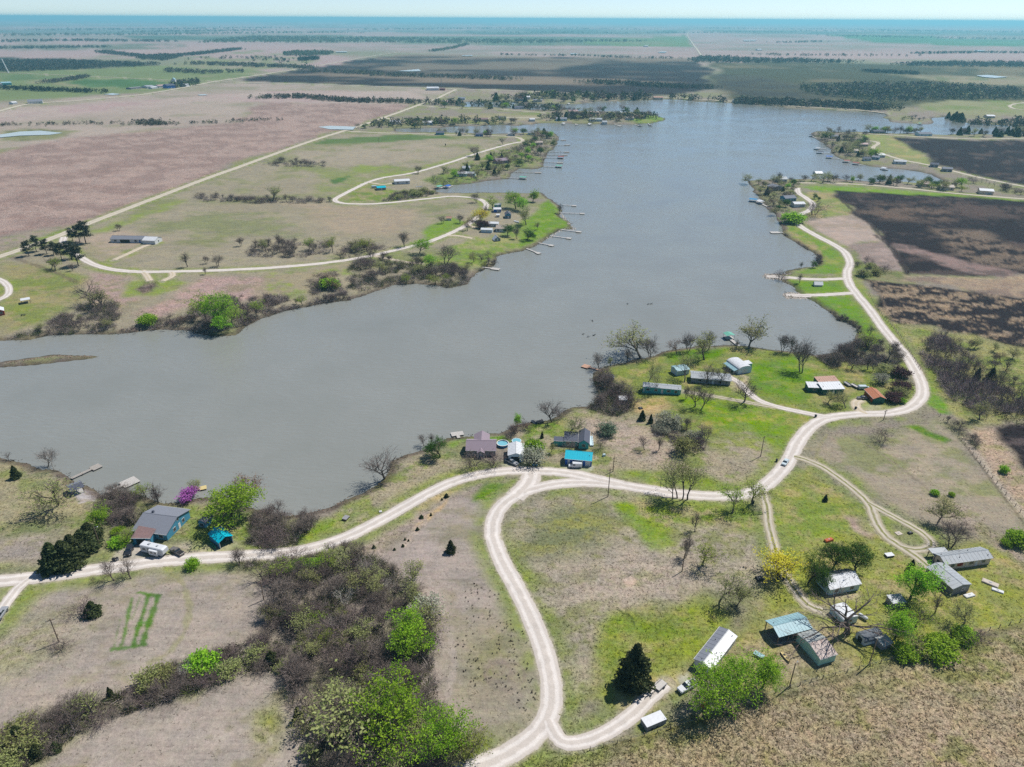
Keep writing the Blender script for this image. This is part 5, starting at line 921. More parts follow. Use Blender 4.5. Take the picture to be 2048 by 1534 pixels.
WOODS = [
 ([(-150,124),(120,124),(240,128),(330,131),(140,140),(0,146),(-150,150)], 1500, 9, 14, DW, 0, 'dark woods at the far left'),
 ([(205,105),(260,112),(300,115),(340,113)], 260, 9, 13, DW, 16, 'far V-shaped hedge, left arm'), ([(330,115),(400,109),(480,99)], 320, 9, 13, DW, 14, 'far V-shaped hedge, right arm'), ([(270,118),(330,122),(360,116),(330,112)], 220, 9, 13, DW, 0, 'far wood in the fork of the hedges'),
 ([(-100,96),(60,97),(120,96),(210,95)], 260, 9, 14, DW, 40, 'far hedge at the left'), ([(390,129),(460,131),(520,132)], 130, 8, 12, GW, 18, 'far hedge beside the green field'), ([(335,143),(400,147),(480,145)], 90, 8, 12, GW, 16, 'trees beside the far farm road'),
 ([(90,167),(130,162),(175,154)], 120, 6, 9, GW, 8, 'hedge in the far green field'), ([(0,178),(60,181),(120,183),(205,186)], 110, 7, 10, CE, 8, 'row of far evergreens'),
 ([(390,86),(500,74),(700,76),(1000,80),(1200,82),(1300,84),(1000,88),(800,86),(500,86)], 1700, 12, 18, GG, 0, 'far green woods below the horizon'),
 ([(568,108),(600,104),(670,106),(660,110),(600,114),(570,112)], 240, 10, 14, GG, 0, 'far shelter belt round the farmstead'), ([(595,120),(635,116),(640,120),(600,123)], 120, 9, 12, CE, 0, 'far evergreen clump'), ([(500,134),(560,134),(620,137)], 150, 8, 11, GW, 14, 'far hedge at the road'), ([(860,104),(900,98),(935,89)], 150, 9, 12, GG, 12, 'far diagonal hedge'),
 ([(620,144),(700,146),(760,151),(850,154),(950,157),(1020,160)], 420, 7, 11, GW, 16, 'creek trees in the burnt field'), ([(1180,166),(1250,169),(1330,174),(1430,178)], 260, 7, 11, GW, 14, 'creek trees before the dam'), ([(1000,110),(1080,112),(1160,112),(1250,116),(1375,118)], 120, 7, 10, DW, 12, 'hedge beyond the burnt field'),
 ([(1370,122),(1400,116),(1440,116),(1500,120),(1600,122),(1735,127),(1600,127),(1400,126)], 500, 10, 15, DW, 0, 'far woods at the section road'), ([(1780,131),(1900,128),(2100,128),(2100,135),(1900,134)], 500, 10, 15, DW, 0, 'far woods at the right'), ([(1830,108),(1950,106),(2100,107)], 200, 8, 12, DW, 20, 'far right hedge'), ([(1730,144),(1770,146),(1830,149)], 130, 8, 11, DW, 12, 'wood in the green-brown pasture'),
 ([(1600,175),(1700,172),(1850,170),(1950,175),(2100,188),(2100,200),(1900,200),(1780,205),(1680,195),(1600,185)], 1100, 8, 13, GW+[alb(140,144,104)], 0, 'bare woods below the dam'), ([(1480,205),(1560,208),(1640,212),(1720,216),(1780,219)], 420, 8, 12, GW, 12, 'tree belt at the foot of the dam'),
 ([(525,197),(600,195),(660,201),(720,204),(830,206)], 330, 5, 9, GW, 10, 'brush along the prairie creek'), ([(0,252),(60,250),(200,248),(330,250),(420,246),(560,240)], 150, 3, 5, GW, 8, 'low brush along the prairie draw'), ([(280,246),(320,250)], 60, 4, 7, GW, 8, 'brush clump in the prairie draw'), ([(1330,196),(1500,206)], 26, 8, 12, GW, 10, 'few trees on the dam'),
 ([(340,170),(395,162),(400,170),(350,178)], 60, 8, 12, DW+GG, 0, 'trees round the far farm'), ([(2040,246),(2100,244)], 30, 8, 11, GW, 10, 'brush at the right inlet'), ([(1940,250),(2060,252)], 60, 6, 10, GW, 9, 'brush on the right inlet bank'),
 ([(1010,200),(1100,196),(1200,198),(1300,197)], 90, 10, 15, GG+GW, 14, 'tree belt on the far shore by the dam'), ([(860,210),(950,212),(1040,216),(1120,222)], 70, 9, 13, GG+GW, 10, 'tree belt along the far inlet'), ([(1095,238),(1200,236),(1300,236)], 70, 8, 11, GG+GW, 12, 'tree belt on the second far point'), ([(740,252),(860,248),(1000,246)], 60, 7, 11, GG+GW, 10, 'tree belt between the far inlets'),
 ([(0,84),(160,82),(330,84)], 220, 12, 16, DW, 60, 'far scattered trees at the left'), ([(420,118),(520,116),(600,126)], 60, 8, 11, CE, 40, 'dotted cedars in the far pasture'), ([(1500,110),(1640,112),(1800,112)], 60, 8, 12, DW, 40, 'dotted trees on the far prairie'), ([(1560,86),(1640,84)], 50, 10, 14, DW, 30, 'far dark wood strip'), ([(700,60),(1000,58),(1300,60)], 220, 16, 22, GG, 200, 'hazy tree belt under the horizon'), ([(0,62),(300,60),(560,57)], 220, 16, 22, GG, 250, 'hazy tree belt under the left horizon'), ([(1400,58),(1700,60),(2100,66)], 260, 16, 22, GG, 220, 'hazy tree belt under the right horizon'),
 ([(0,72),(300,70),(700,66)], 300, 14, 20, GG, 120, 'hazy tree lines at the horizon left'), ([(250,64),(520,62)], 200, 14, 20, GG, 120, 'hazy tree line near the horizon'), ([(1650,72),(2100,80)], 160, 12, 18, GG, 100, 'hazy tree line at the right'), ([(1000,66),(1400,66),(1900,62)], 260, 14, 20, GG, 160, 'hazy tree line near the horizon, right'),
]
for q, (pts, n, h0, h1, cols, line, lab) in enumerate(WOODS):
    wood('woodland' if not line else 'tree_line', pts, n, h0, h1, cols, 300+q, lab, line, leaves=26 if n > 400 else 34)
# undergrowth in the thickets, litter at the water's edge, tufts in the rough grass
def undergrowth(name, pts, n, h0, h1, cols, seed, label):
    wood(name, pts, n, h0, h1, cols, seed, label, 0, .8, 16)
UG = [alb(86,78,68), alb(100,90,80), alb(84,92,50), alb(76,88,44)]
undergrowth('undergrowth', T1, 2200, .4, 1.1, UG, 401, 'low brown undergrowth of the thicket')
undergrowth('undergrowth', T2, 1200, .4, 1.2, UG, 402, 'low brown undergrowth of the brush row')
undergrowth('undergrowth', [(1838,690),(1880,672),(1930,705),(1990,762),(2090,810),(2090,868),(1985,838),(1905,800),(1855,730)], 900, .6, 1.6, UG, 403, 'low undergrowth of the bare woods')
def scrub(label, pts, n, h0, h1, cols, seed, blades=26):
    rng = np.random.RandomState(seed); P = GP(pts); A = np.array(P); XY = np.zeros((0, 2))
    while len(XY) < n:
        q = A.min(0)+rng.rand(2000, 2)*np.ptp(A, 0); q = q[in_poly(P, q[:, 0], q[:, 1])]; q = q[vnoise(q[:, 0]/6, q[:, 1]/6, seed) > .44]; XY = np.concatenate([XY, q])
    XY = XY[:n]; sd = shore(XY[:, 0], XY[:, 1]); Z = height(XY[:, 0], XY[:, 1], sd); ok = (sd > .2) & (np.array([KD_R.find((a, b, 0))[2] for a, b in XY]) > 4); XY, Z = XY[ok], Z[ok]; n = len(XY)
    h = (h0+(h1-h0)*rng.rand(n))[:, None]; d = rng.normal(size=(n, blades, 3)); d[..., 2] = np.abs(d[..., 2])*.9+.35; d /= np.linalg.norm(d, axis=2)[..., None]
    t0 = rng.rand(n, blades, 1)*.45; b = np.concatenate([XY, Z[:, None]], 1)[:, None, :]; p0 = b+d*t0*h[..., None]
    e = d+rng.normal(size=d.shape)*.35; e[..., 2] = np.abs(e[..., 2]); p1 = p0+e*(.35+.4*rng.rand(n, blades, 1))*h[..., None]
    s = rng.normal(size=d.shape); s = np.cross(s, e); s /= np.linalg.norm(s, axis=2)[..., None]; w = .03+.035*rng.rand(n, blades, 1)
    V = np.stack([p0-s*w, p0+s*w, p1], 2).reshape(-1, 3); c = np.array(cols)[rng.randint(len(cols), size=n)][:, None, :]*(.6+.8*rng.rand(n, blades, 1)); C = np.repeat(c.reshape(-1, 3), 3, 0)
    me = big_mesh('scrub', V, np.arange(len(V)).reshape(-1, 3)); vcol(me, 'cover', C); me.materials.append(MATS['far_foliage']); tag(link('scrub', me), label, kind='stuff')
BS = [alb(214,200,190), alb(192,178,170), alb(136,122,116), alb(170,154,144), alb(196,184,178), alb(122,108,102)]; BG = BS+[alb(146,150,90), alb(112,124,66), alb(92,106,54)]
scrub('tangled bare scrub of the thicket', T1, 1900, 1.6, 3.6, BG, 501); scrub('tangled bare scrub of the left foreground row', T2, 900, 1.2, 3.0, BG, 502)
scrub('bare scrub on the left shore', [(20,678),(110,640),(150,612),(235,605),(245,658),(180,668),(100,670)], 600, 1.8, 4.2, BG, 503)
scrub('bare scrub along the far left shore', [(235,662),(300,644),(380,622),(415,600),(520,590),(570,596),(690,585),(702,600),(560,626),(490,654),(420,673),(300,664)], 1500, 1.8, 4.4, BS+[alb(160,136,128)], 504)
scrub('dense scrub between the lane and the lake', [(688,548),(722,514),(780,516),(850,530),(905,530),(942,548),(935,568),(895,576),(830,569),(770,572),(722,584),(698,575)], 1200, 2, 4.6, BG, 505)
scrub('scrub at the head of the cove', [(1630,716),(1680,698),(1718,682),(1755,682),(1800,702),(1806,724),(1760,742),(1680,744)], 600, 1.8, 4, BS, 506)
scrub('scrub filling the bare woods', [(1832,690),(1880,668),(1930,702),(1990,760),(2090,806),(2090,872),(1985,842),(1905,804),(1850,730)], 900, 2.2, 5.0, [alb(196,174,178), alb(166,148,152), alb(184,164,158), alb(206,188,184)], 507)
scrub('scrub behind the blue house', [(205,1005),(235,985),(330,985),(335,1008),(290,1025),(270,1052),(235,1058),(196,1032)], 420, 1.6, 3.6, BG, 508); scrub('scrub right of the turquoise carport', [(500,1035),(540,1018),(600,1036),(640,1030),(605,1092),(540,1100),(496,1086)], 480, 1.4, 3.2, BG, 509)
scrub('scrub on the shore left of the teal home', [(1150,815),(1185,770),(1203,750),(1232,770),(1264,790),(1270,818),(1230,834),(1195,822)], 520, 1.6, 3.8, BG, 510); scrub('low scrub of the dark row on the lawn', [(1286,854),(1340,842),(1404,872),(1408,902),(1370,896),(1308,872)], 360, 1, 2.2, BS, 511)
scrub('scrub round the field grove', [(486,514),(500,492),(560,484),(640,484),(682,494),(676,510),(600,516),(530,516)], 360, 1.8, 4, BS, 512); scrub('scrub round the second grove', [(676,524),(690,498),(725,488),(780,496),(782,510),(720,518)], 220, 1.8, 4, BS, 513); scrub('scrub of the long hedge row', [(385,398),(400,388),(520,396),(668,402),(668,410),(520,408),(400,403)], 420, 2, 4.5, BS, 514); scrub('scrub of the gully', [(762,404),(790,386),(860,382),(876,388),(830,398),(780,406)], 300, 2, 4, BG, 515)
scrub('scrub of the purple grove', [(612,588),(626,552),(672,545),(686,580),(650,594)], 200, 2, 4.5, BS, 516); scrub('scrub of the short upper hedge', [(526,330),(560,321),(652,327),(652,335),(560,334)], 160, 2, 5, BS, 517); scrub('brush among the far cottages, right bank', [(1505,372),(1550,360),(1604,362),(1594,394),(1572,432),(1556,442),(1543,424),(1522,395)], 420, 1.6, 4, BG, 518); scrub('brush among the far cottages, first point', [(850,360),(900,338),(960,330),(1005,303),(1045,290),(1092,263),(1115,276),(1110,300),(1086,330),(1030,336),(1010,352),(940,366),(870,374)], 900, 2, 6, BG, 519); scrub('brush among the far cottages, upper right point', [(1623,270),(1655,262),(1705,264),(1738,275),(1745,298),(1768,314),(1735,326),(1700,322),(1670,307),(1643,283)], 600, 2, 6, BG, 520)
scrub('brush along the right bank', [(1552,436),(1564,466),(1604,490),(1640,512),(1644,526),(1600,498),(1570,474)], 260, 1, 2.4, BS, 521); scrub('brush round the cove lawn', [(1600,592),(1660,624),(1716,652),(1724,668),(1690,652),(1640,620)], 200, 1, 2.2, BS, 522)
def litter():
    rng = random.Random(9); tb = TB(); D = resample(LAKE, .9, True)
    for (x, y) in D:
        r = math.hypot(x, y)
        if r > 700 or rng.random() > .75: continue
        a = rng.random()*6.28; L = .3+rng.random()**3*2.2; px, py = x+rng.gauss(0, 1.1), y+rng.gauss(0, 1.1); z = max(hz(px, py), -.05)+.1
        p0 = Vector((px, py, z)); p1 = p0+Vector((math.cos(a)*L, math.sin(a)*L, rng.random()*.5*L*.6)); tb.tube(p0, p1, .09+.05*rng.random(), .04, 3, rng.random())
    me = tb.mesh('shore_litter', 'dark'); tag(link('shore_litter', me), "dark driftwood and twigs along the water's edge", kind='stuff')
litter()
def tufts():
    rng = np.random.RandomState(3); n = 120000
    a = (rng.rand(n)-.5)*2*R(50); r = 95+(430-95)*rng.rand(n)**1.15; x = r*np.sin(a); y = r*np.cos(a)
    sd = shore(x, y); c, tf = cover(x, y, sd, r)
    f = KD_R.find; dr = np.array([f((p, q, 0)) for p, q in zip(x, y)], dtype=object); dd = dr[:, 2].astype(float); ww = rw[dr[:, 1].astype(int)]
    keep = (sd > 1.2) & (rng.rand(n) < tf*1.0-.05) & (dd > ww*.5+.3); x, y, c, tf = x[keep], y[keep], c[keep], tf[keep]; n = len(x)
    z = height(x, y); h = (.1+.34*tf*rng.rand(n))[:, None]; w = .1+.16*rng.rand(n)
    V = np.zeros((n, 9, 3)); 
    for k in range(3):
        t = rng.rand(n)*6.283; dx, dy = np.cos(t)*w, np.sin(t)*w; lx, ly = rng.normal(size=n)*.34, rng.normal(size=n)*.34
        V[:, k*3] = np.stack([x-dx, y-dy, z-.03], 1); V[:, k*3+1] = np.stack([x+dx, y+dy, z-.03], 1); V[:, k*3+2] = np.stack([x+lx, y+ly, z+h[:, 0]], 1)
    C = c*(1.0+.6*rng.rand(n, 1)); C = np.repeat(C, 9, 0)
    me = big_mesh('grass_tufts', V.reshape(-1, 3), np.arange(n*9).reshape(-1, 3)); vcol(me, 'cover', C); me.materials.append(MATS['grass_blades'])
    tag(link('grass_tufts', me), 'dry and green grass tufts over the near fields', kind='stuff')
tufts()
# ------------------------------------------------------------------ built things
class MB:
    def __init__(s): s.v = []; s.f = []; s.m = []
    def box(s, a, b, m=0):
        (x0, y0, z0), (x1, y1, z1) = a, b; n = len(s.v)
        s.v += [(x, y, z) for z in (z0, z1) for y in (y0, y1) for x in (x0, x1)]
        for q in ((0,2,3,1),(4,5,7,6),(0,1,5,4),(2,6,7,3),(0,4,6,2),(1,3,7,5)): s.f.append([n+i for i in q]); s.m.append(m)
        return s
    def cyl(s, p0, p1, r0, r1=None, n=10, m=0, cap=True):
        r1 = r0 if r1 is None else r1; p0, p1 = Vector(p0), Vector(p1); u, w = frame_of(p1-p0); b = len(s.v)
        for (p, r) in ((p0, r0), (p1, r1)):
            for k in range(n):
                a = 6.28318*k/n; q = p+u*(math.cos(a)*r)+w*(math.sin(a)*r); s.v.append(tuple(q))
        for k in range(n): s.f.append([b+k, b+(k+1) % n, b+n+(k+1) % n, b+n+k][::-1]); s.m.append(m)
        if cap: s.f.append([b+k for k in range(n)]); s.f.append([b+n+k for k in range(n)][::-1]); s.m += [m, m]
        return s
    def prism(s, poly, y0, y1, ax='y', m=0):        # outline in (x,z) swept along y, or in (y,z) swept along x
        n = len(poly); b = len(s.v)
        for t in (y0, y1): s.v += [(p, t, z) if ax == 'y' else (t, p, z) for p, z in poly]
        s.f.append(list(range(b, b+n))); s.f.append(list(range(b+n, b+2*n))[::-1]); s.m += [m, m]
        for k in range(n): s.f.append([b+k, b+n+k, b+n+(k+1) % n, b+(k+1) % n]); s.m.append(m)
        return s
    def loft(s, rings, m=0, caps=True):
        b = len(s.v); n = len(rings[0])
        for r in rings: s.v += [tuple(q) for q in r]
        for i in range(len(rings)-1):
            for k in range(n): s.f.append([b+i*n+k, b+i*n+(k+1) % n, b+(i+1)*n+(k+1) % n, b+(i+1)*n+k]); s.m.append(m)
        if caps: s.f.append([b+k for k in range(n)][::-1]); s.f.append([b+(len(rings)-1)*n+k for k in range(n)]); s.m += [m, m]
        return s
    def build(s, name, mats, parent=None, smooth_=False):
        import bmesh
        me = bpy.data.meshes.new(name); me.from_pydata(s.v, [], s.f); me.update()
        for x in (mats if isinstance(mats, (list, tuple)) else [mats]): me.materials.append(x)
        me.polygons.foreach_set('material_index', s.m)
        bm = bmesh.new(); bm.from_mesh(me); bmesh.ops.recalc_face_normals(bm, faces=bm.faces[:]); bm.to_mesh(me); bm.free()
        if smooth_: me.polygons.foreach_set('use_smooth', [True]*len(me.polygons))
        return link(name, me, parent)
def PT(name, r, g, b, **k): return paint(name, alb(r, g, b), **k)
M = dict(
 white=PT('white_siding', 244,244,242, wear=.06), wroof=PT('white_metal_roof', 244,246,248, rough=.4, wear=.06, dirt=alb(190,180,170), dirt_amt=.35), blue=PT('blue_siding', 84,160,192, wear=.08),
 lblue=PT('pale_blue_siding', 226,248,255, wear=.07), teal=PT('teal_siding', 84,196,196, wear=.08), turq=PT('turquoise_metal_roof', 10,200,224, rough=.4, wear=.06), navy=PT('royal_blue_paint', 52,112,206, wear=.06),
 shingle=PT('grey_shingles', 142,146,156, rough=.9, wear=.1, scale=2.5), dshingle=PT('dark_shingles', 100,104,118, rough=.9, wear=.12, scale=2.5), mauve=PT('mauve_shingles', 166,150,160, rough=.9, wear=.1, scale=2.5), black=PT('slate_roofing', 124,130,138, rough=.9, wear=.16),
 brown=PT('rusty_brown_metal_roof', 144,118,116, wear=.14, dirt=alb(176,140,130), dirt_amt=.6), grey=PT('galvanised_metal', 186,192,196, rough=.45, wear=.08, dirt=alb(150,140,132), dirt_amt=.4), dgrey=PT('weathered_grey_metal', 150,150,152, wear=.1, dirt=alb(130,112,100), dirt_amt=.4),
 ltroof=PT('pale_teal_metal_roof', 168,208,216, rough=.4, wear=.06, dirt=alb(140,150,146), dirt_amt=.3), mint=PT('mint_green_siding', 196,240,212, wear=.07), rust=PT('rusty_roof_sheet', 214,196,186, wear=.16, dirt=alb(160,104,80), dirt_amt=.8), oldroof=PT('stained_roof_sheet', 196,202,198, wear=.12, dirt=alb(140,128,116), dirt_amt=.7),
 dgreen=PT('dark_green_siding', 44,112,94, wear=.08), orange=PT('orange_metal_roof', 222,148,110, rough=.45, wear=.06), odoor=PT('orange_brown_door', 206,100,52, wear=.1), oroof=PT('tan_orange_roof', 204,160,138, wear=.1), beige=PT('beige_siding', 250,226,198, wear=.08), red=PT('red_paint', 166,58,50, wear=.08),
 glass=PT('window_glass', 66,78,90, rough=.08, wear=.03, spec=.6), trim=PT('white_trim', 240,240,238, wear=.03), dark=PT('dark_parts_and_shade', 46,44,46, wear=.1), wood=PT('weathered_wood', 186,178,168, wear=.14, scale=3), post=PT('pole_wood', 150,128,108, wear=.14, scale=3), plank=PT('pale_deck_boards', 214,208,200, wear=.12, scale=3), odeck=PT('orange_deck_boards', 212,168,140, wear=.12, scale=3), greyw=PT('grey_barn_wood', 166,164,166, wear=.16, scale=3),
 conc=PT('concrete', 200,196,190, wear=.08), tyre=PT('black_rubber', 40,40,42, wear=.05), chrome=PT('grey_trim', 160,162,166, rough=.3, wear=.04, metal=.3), silver=PT('silver_car_paint', 176,178,182, rough=.25, wear=.03, spec=.5), black_p=PT('black_car_paint', 52,54,60, rough=.2, wear=.03, spec=.5), tan_p=PT('grey_tan_car_paint', 130,124,118, rough=.25, wear=.03, spec=.5), white_p=PT('white_car_paint', 242,244,246, rough=.25, wear=.02, spec=.5), gwhite=PT('cool_white_car_paint', 222,236,240, rough=.25, wear=.02, spec=.5),
 pool=PT('pool_blue', 36,120,180, rough=.3, wear=.04), poolw=PT('pool_water', 140,210,226, rough=.08, wear=.03), canopy=PT('blue_canopy_cloth', 40,150,206, wear=.05), gcan=PT('green_canopy_cloth', 120,196,172, wear=.05), rcan=PT('red_canopy_cloth', 170,90,84, wear=.06), ycan=PT('cream_plastic', 236,214,150, wear=.04), kayak=PT('green_plastic', 90,190,130, wear=.04), alu=PT('boat_aluminium', 206,212,216, rough=.35, wear=.05), bin=PT('dark_bin_plastic', 52,66,80, wear=.05), stone=PT('pale_stone', 214,200,184, wear=.14, scale=2), pinkr=PT('pink_shingles', 196,166,164, wear=.1), tanr=PT('tan_shingles', 186,172,158, wear=.1),
)
def frame2(A, B, w):
    """ground corners A and B in the photo, w metres back from the line: centre, heading, length"""
    a, b = G(*A), G(*B); d = Vector((b.x-a.x, b.y-a.y)); L = d.length; h = math.atan2(d.y, d.x)
    n = Vector((-math.sin(h), math.cos(h)))
    c = Vector((a.x, a.y))+d*.5+n*(w*.5); return c, h, L
def bld(name, label, A, B, w, h, rise=1.0, roof='gable', ax='x', wall='white', rf='grey', rf2=None, over=.3, rt=.5, feat=(), cat='house', group=None, walls=True, ribs=0, panels=False, base=True, L=None, nowall=()):
    """walls, roof, doors and windows; x runs along A-B (the side facing the camera at y=-w/2)"""
    c, hd, LL = frame2(A, B, w); L = L or LL
    zz = [hz(c.x+dx, c.y+dy) for dx in (-L*.3, 0, L*.3) for dy in (-w*.3, 0, w*.3)]
    root = link(name); root.location = (c.x, c.y, max(zz)-.05); root.rotation_euler = (0, 0, hd); tag(root, label, cat, group)
    X, Y = L/2, w/2; W2, E2 = (Y, X) if ax == 'x' else (X, Y)         # profile half-span, sweep half-length
    if roof == 'gable': prof = [(-W2, h), (W2*(2*rt-1), h+rise), (W2, h)]
    elif roof == 'shed': prof = [(-W2, h), (W2, h+rise)]
    elif roof == 'flat': prof = [(-W2, h+.02), (W2, h+.06)]
    else: prof = [(-W2*math.cos(a), h+rise*math.sin(a)) for a in [math.pi*k/10 for k in range(11)]]
    if walls:
        mb = MB(); mb.prism([(-W2, -.8)]+prof+[(W2, -.8)], -E2, E2, 'x' if ax == 'x' else 'y'); mb.build('wall', M[wall], root)
    # roof: a sheet following the profile with eaves
    t = .12; P = [Vector((p[0], p[1])) for p in prof]
    d0 = (P[0]-P[1]).normalized(); d1 = (P[-1]-P[-2]).normalized(); P[0] = P[0]+d0*over; P[-1] = P[-1]+d1*over
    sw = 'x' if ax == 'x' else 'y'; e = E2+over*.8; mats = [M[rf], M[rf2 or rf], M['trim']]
    def slab(mb, a, b, e0, e1, m, lift=0.0, th=t):
        n = Vector((-(b-a).y, (b-a).x)).normalized();  n = n if n.y > 0 else -n
        mb.prism([tuple(a+n*(.03+lift)), tuple(b+n*(.03+lift)), tuple(b+n*(th+lift)), tuple(a+n*(th+lift))], e0, e1, sw, m)
    half = len(P)//2
    if panels:
        rp_ = MB(); slab(rp_, P[0], P[1], -e, e, 0); slab(rp_, P[1], P[2], -e, e, 1); ro = rp_.build('roof', mats, root)
        k = 5
        for sidx in (0, 1):
            for q in range(k):
                pm = MB(); w0 = -e+2*e*q/k; slab(pm, P[sidx], P[sidx+1], w0+.05, w0+2*e/k-.05, 0, t-.02+.02*((q*7+sidx) % 3)/2, .07); pm.build('roof_sheet', M['rust'] if (sidx == 0) else M['oldroof'], ro)
    else:
        mb = MB()
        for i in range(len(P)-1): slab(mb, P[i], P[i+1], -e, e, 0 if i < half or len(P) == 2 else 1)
        ro = mb.build('roof', mats, root)
        if ribs:
            rb = MB(); n = max(2, int(2*e/ribs))
            for q in range(n+1):
                y = -e+.04+(2*e-.08)*q/n
                for i in range(len(P)-1): slab(rb, P[i], P[i+1], y-.03, y+.03, 0 if i < half else 1, t-.03, .07)
            rb.build('roof_rib', mats, ro)
    if ribs and roof in ('gable', 'shed') and L > 8:                # vent pipes through the roof
        sp = P[1] if roof == 'gable' else P[1]
        for q in range(int(L/3.5)):
            a_, b_ = (P[0], P[1]) if q % 2 else (P[-2], P[-1]); f_ = .35+.3*((q*37) % 10)/10; pp = a_.lerp(b_, f_); t_ = -e+1.2+q*(2*e-2.4)/max(1, int(L/3.5)-1)
            c3 = (t_, pp.x, pp.y) if ax == 'x' else (pp.x, t_, pp.y)
            MB().cyl((c3[0], c3[1], c3[2]+.05), (c3[0], c3[1], c3[2]+.5), .11, n=7).build('vent_pipe', M['dgrey'], ro)
    if roof in ('gable', 'shed') and walls and math.hypot(c.x, c.y) < 420:        # gutters along the eaves
        for pp in ((P[0], P[-1]) if roof == 'gable' else (P[0],)):
            g_ = MB(); s2 = -1 if pp is P[0] else 1
            g_.prism([(pp.x, pp.y-.02), (pp.x+s2*.12, pp.y-.02), (pp.x+s2*.12, pp.y+.1), (pp.x, pp.y+.1)], -e, e, sw); g_.build('gutter', M['trim'], ro)
    if roof == 'gable' and not panels:
        ap = P[1]; mb = MB(); a0 = (ap.x-.16, ap.y+t-.01); poly = [a0, (ap.x, ap.y+t+.1), (ap.x+.16, ap.y+t-.01)]; mb.prism(poly, -e-.02, e+.02, sw, 0); mb.build('ridge_cap', M['trim'] if rf in ('wroof',) else mats[1], ro)
    for (kind, side, u, z0, fw, fh, *mm) in feat:
        if side in 'fb':
            s_ = -1 if side == 'f' else 1; y0 = s_*Y; bx = lambda o, d, g=0: ((u-fw/2-g, min(y0+s_*o, y0+s_*d), z0-g), (u+fw/2+g, max(y0+s_*o, y0+s_*d), z0+fh+g))
        else:
            s_ = -1 if side == 'l' else 1; x0 = s_*X; bx = lambda o, d, g=0: ((min(x0+s_*o, x0+s_*d), u-fw/2-g, z0-g), (max(x0+s_*o, x0+s_*d), u+fw/2+g, z0+fh+g))
        m0 = M[mm[0]] if mm else None
        if kind == 'window':
            fr = MB().box(*bx(-.02, .07, .1)).build('window', M['trim'], root); MB().box(*bx(.0, .09)).build('pane', M['glass'], fr)
        elif kind == 'door': MB().box(*bx(-.02, .06)).build('door', m0 or M['trim'], root)
        elif kind == 'garage_door':
            gd = MB().box(*bx(-.02, .06)).build('garage_door', m0 or M['trim'], root)
        elif kind == 'opening': MB().box(*bx(-.02, .04)).build('opening_shade', M['dark'], root)  # solid dark panel on the wall, the opening's inner shade put into its colour
        elif kind == 'panel': MB().box(*bx(-.02, .08)).build('wall_panel', m0 or M['trim'], root)
    return root, X, Y
def merge(main, sub):                      # a wing built in its own frame becomes parts of its house
    A = Matrix.LocRotScale(main.location, main.rotation_euler, main.scale).inverted() @ Matrix.LocRotScale(sub.location, sub.rotation_euler, sub.scale)
    for ch in list(sub.children): ch.parent = main; ch.matrix_basis = A @ ch.matrix_basis
    bpy.data.objects.remove(sub)
def legs(root, X, Y, h, m, xs=None, r=.09, name='post'):
    for x in (xs or (-X+.15, X-.15)):
        for y in (-Y+.15, Y-.15): MB().box((x-r, y-r, -.6), (x+r, y+r, h)).build(name, m, root)
def part_box(root, name, a, b, m): return MB().box(a, b).build(name, M[m], root)

# blue house by the left road
r, X, Y = bld('blue_house', 'blue house with big grey shingled gable roof beside the left gravel road', (336,1081), (381,1035), 11.5, 2.9, 1.9, 'gable', 'y', 'blue', 'shingle', over=.5, rt=.5,
  feat=[('window','f',-2.2,1.0,1.2,1.2),('window','f',2.6,1.0,1.2,1.2),('door','f',.4,0,1.0,2.1),('window','f',.2,3.4,.9,.7),('window','l',-3.6,1.0,1.3,1.2),('window','l',3.4,.9,1.3,1.2)])
part_box(r, 'chimney', (X*.1, Y*.5, 4), (X*.1+.6, Y*.5+.6, 5.4), 'dshingle')
gr_, _, _ = bld('garage', 'blue garage with flat rusty brown roof joined to the blue house', (269,1089), (304,1089), 10.5, 2.9, .7, 'shed', 'x', 'blue', 'brown', over=.4, ribs=1.0, feat=[('garage_door','f',-.4,0,2.8,2.2,'dark'),('door','f',2.1,0,.8,2.0)], cat='garage')
merge(r, gr_)
r, X, Y = bld('carport', 'turquoise-roofed metal carport with open front beside the left road', (441,1098), (467,1085), 6.5, 2.6, 1.0, 'gable', 'y', 'teal', 'turq', over=.25, ribs=1.0, walls=False, cat='carport')
for a, b in (((-X, -Y+.1, -.5), (-X+.1, Y, 2.6)), ((X-.1, -Y+.1, -.5), (X, Y, 2.6)), ((-X, Y-.1, -.5), (X, Y, 2.6))): part_box(r, 'wall', a, b, 'blue')
MB().prism([(-X, 2.6), (0, 3.55), (X, 2.6)], Y-.1, Y).build('gable', M['blue'], r)
for x in (-X+.08, X-.08): part_box(r, 'post', (x-.09, -Y-.05, -.5), (x+.09, -Y+.12, 2.6), 'trim')
part_box(r, 'workbench', (X-1.2, -1, -.1), (X-.3, 2, .9), 'wood')
bld('garden_shed', 'small blue shed with dark arched roof left of the big green tree', (398,1053), (412,1056), 4.2, 1.7, 1.0, 'arch', 'y', 'blue', 'dshingle', over=.15, feat=[('window','f',0,.5,1.3,1.2)], cat='shed')
r, X, Y = bld('boathouse', 'open pavilion with blue-grey metal roof at the left shore', (146,993), (170,985), 4.6, 2.4, .8, 'gable', 'x', 'grey', 'dshingle', 'shingle', over=.4, walls=False, ribs=1.1, cat='boathouse'); legs(r, X, Y, 2.4, M['post']); part_box(r, 'floor', (-X, -Y, -.4), (X, Y, .06), 'conc')
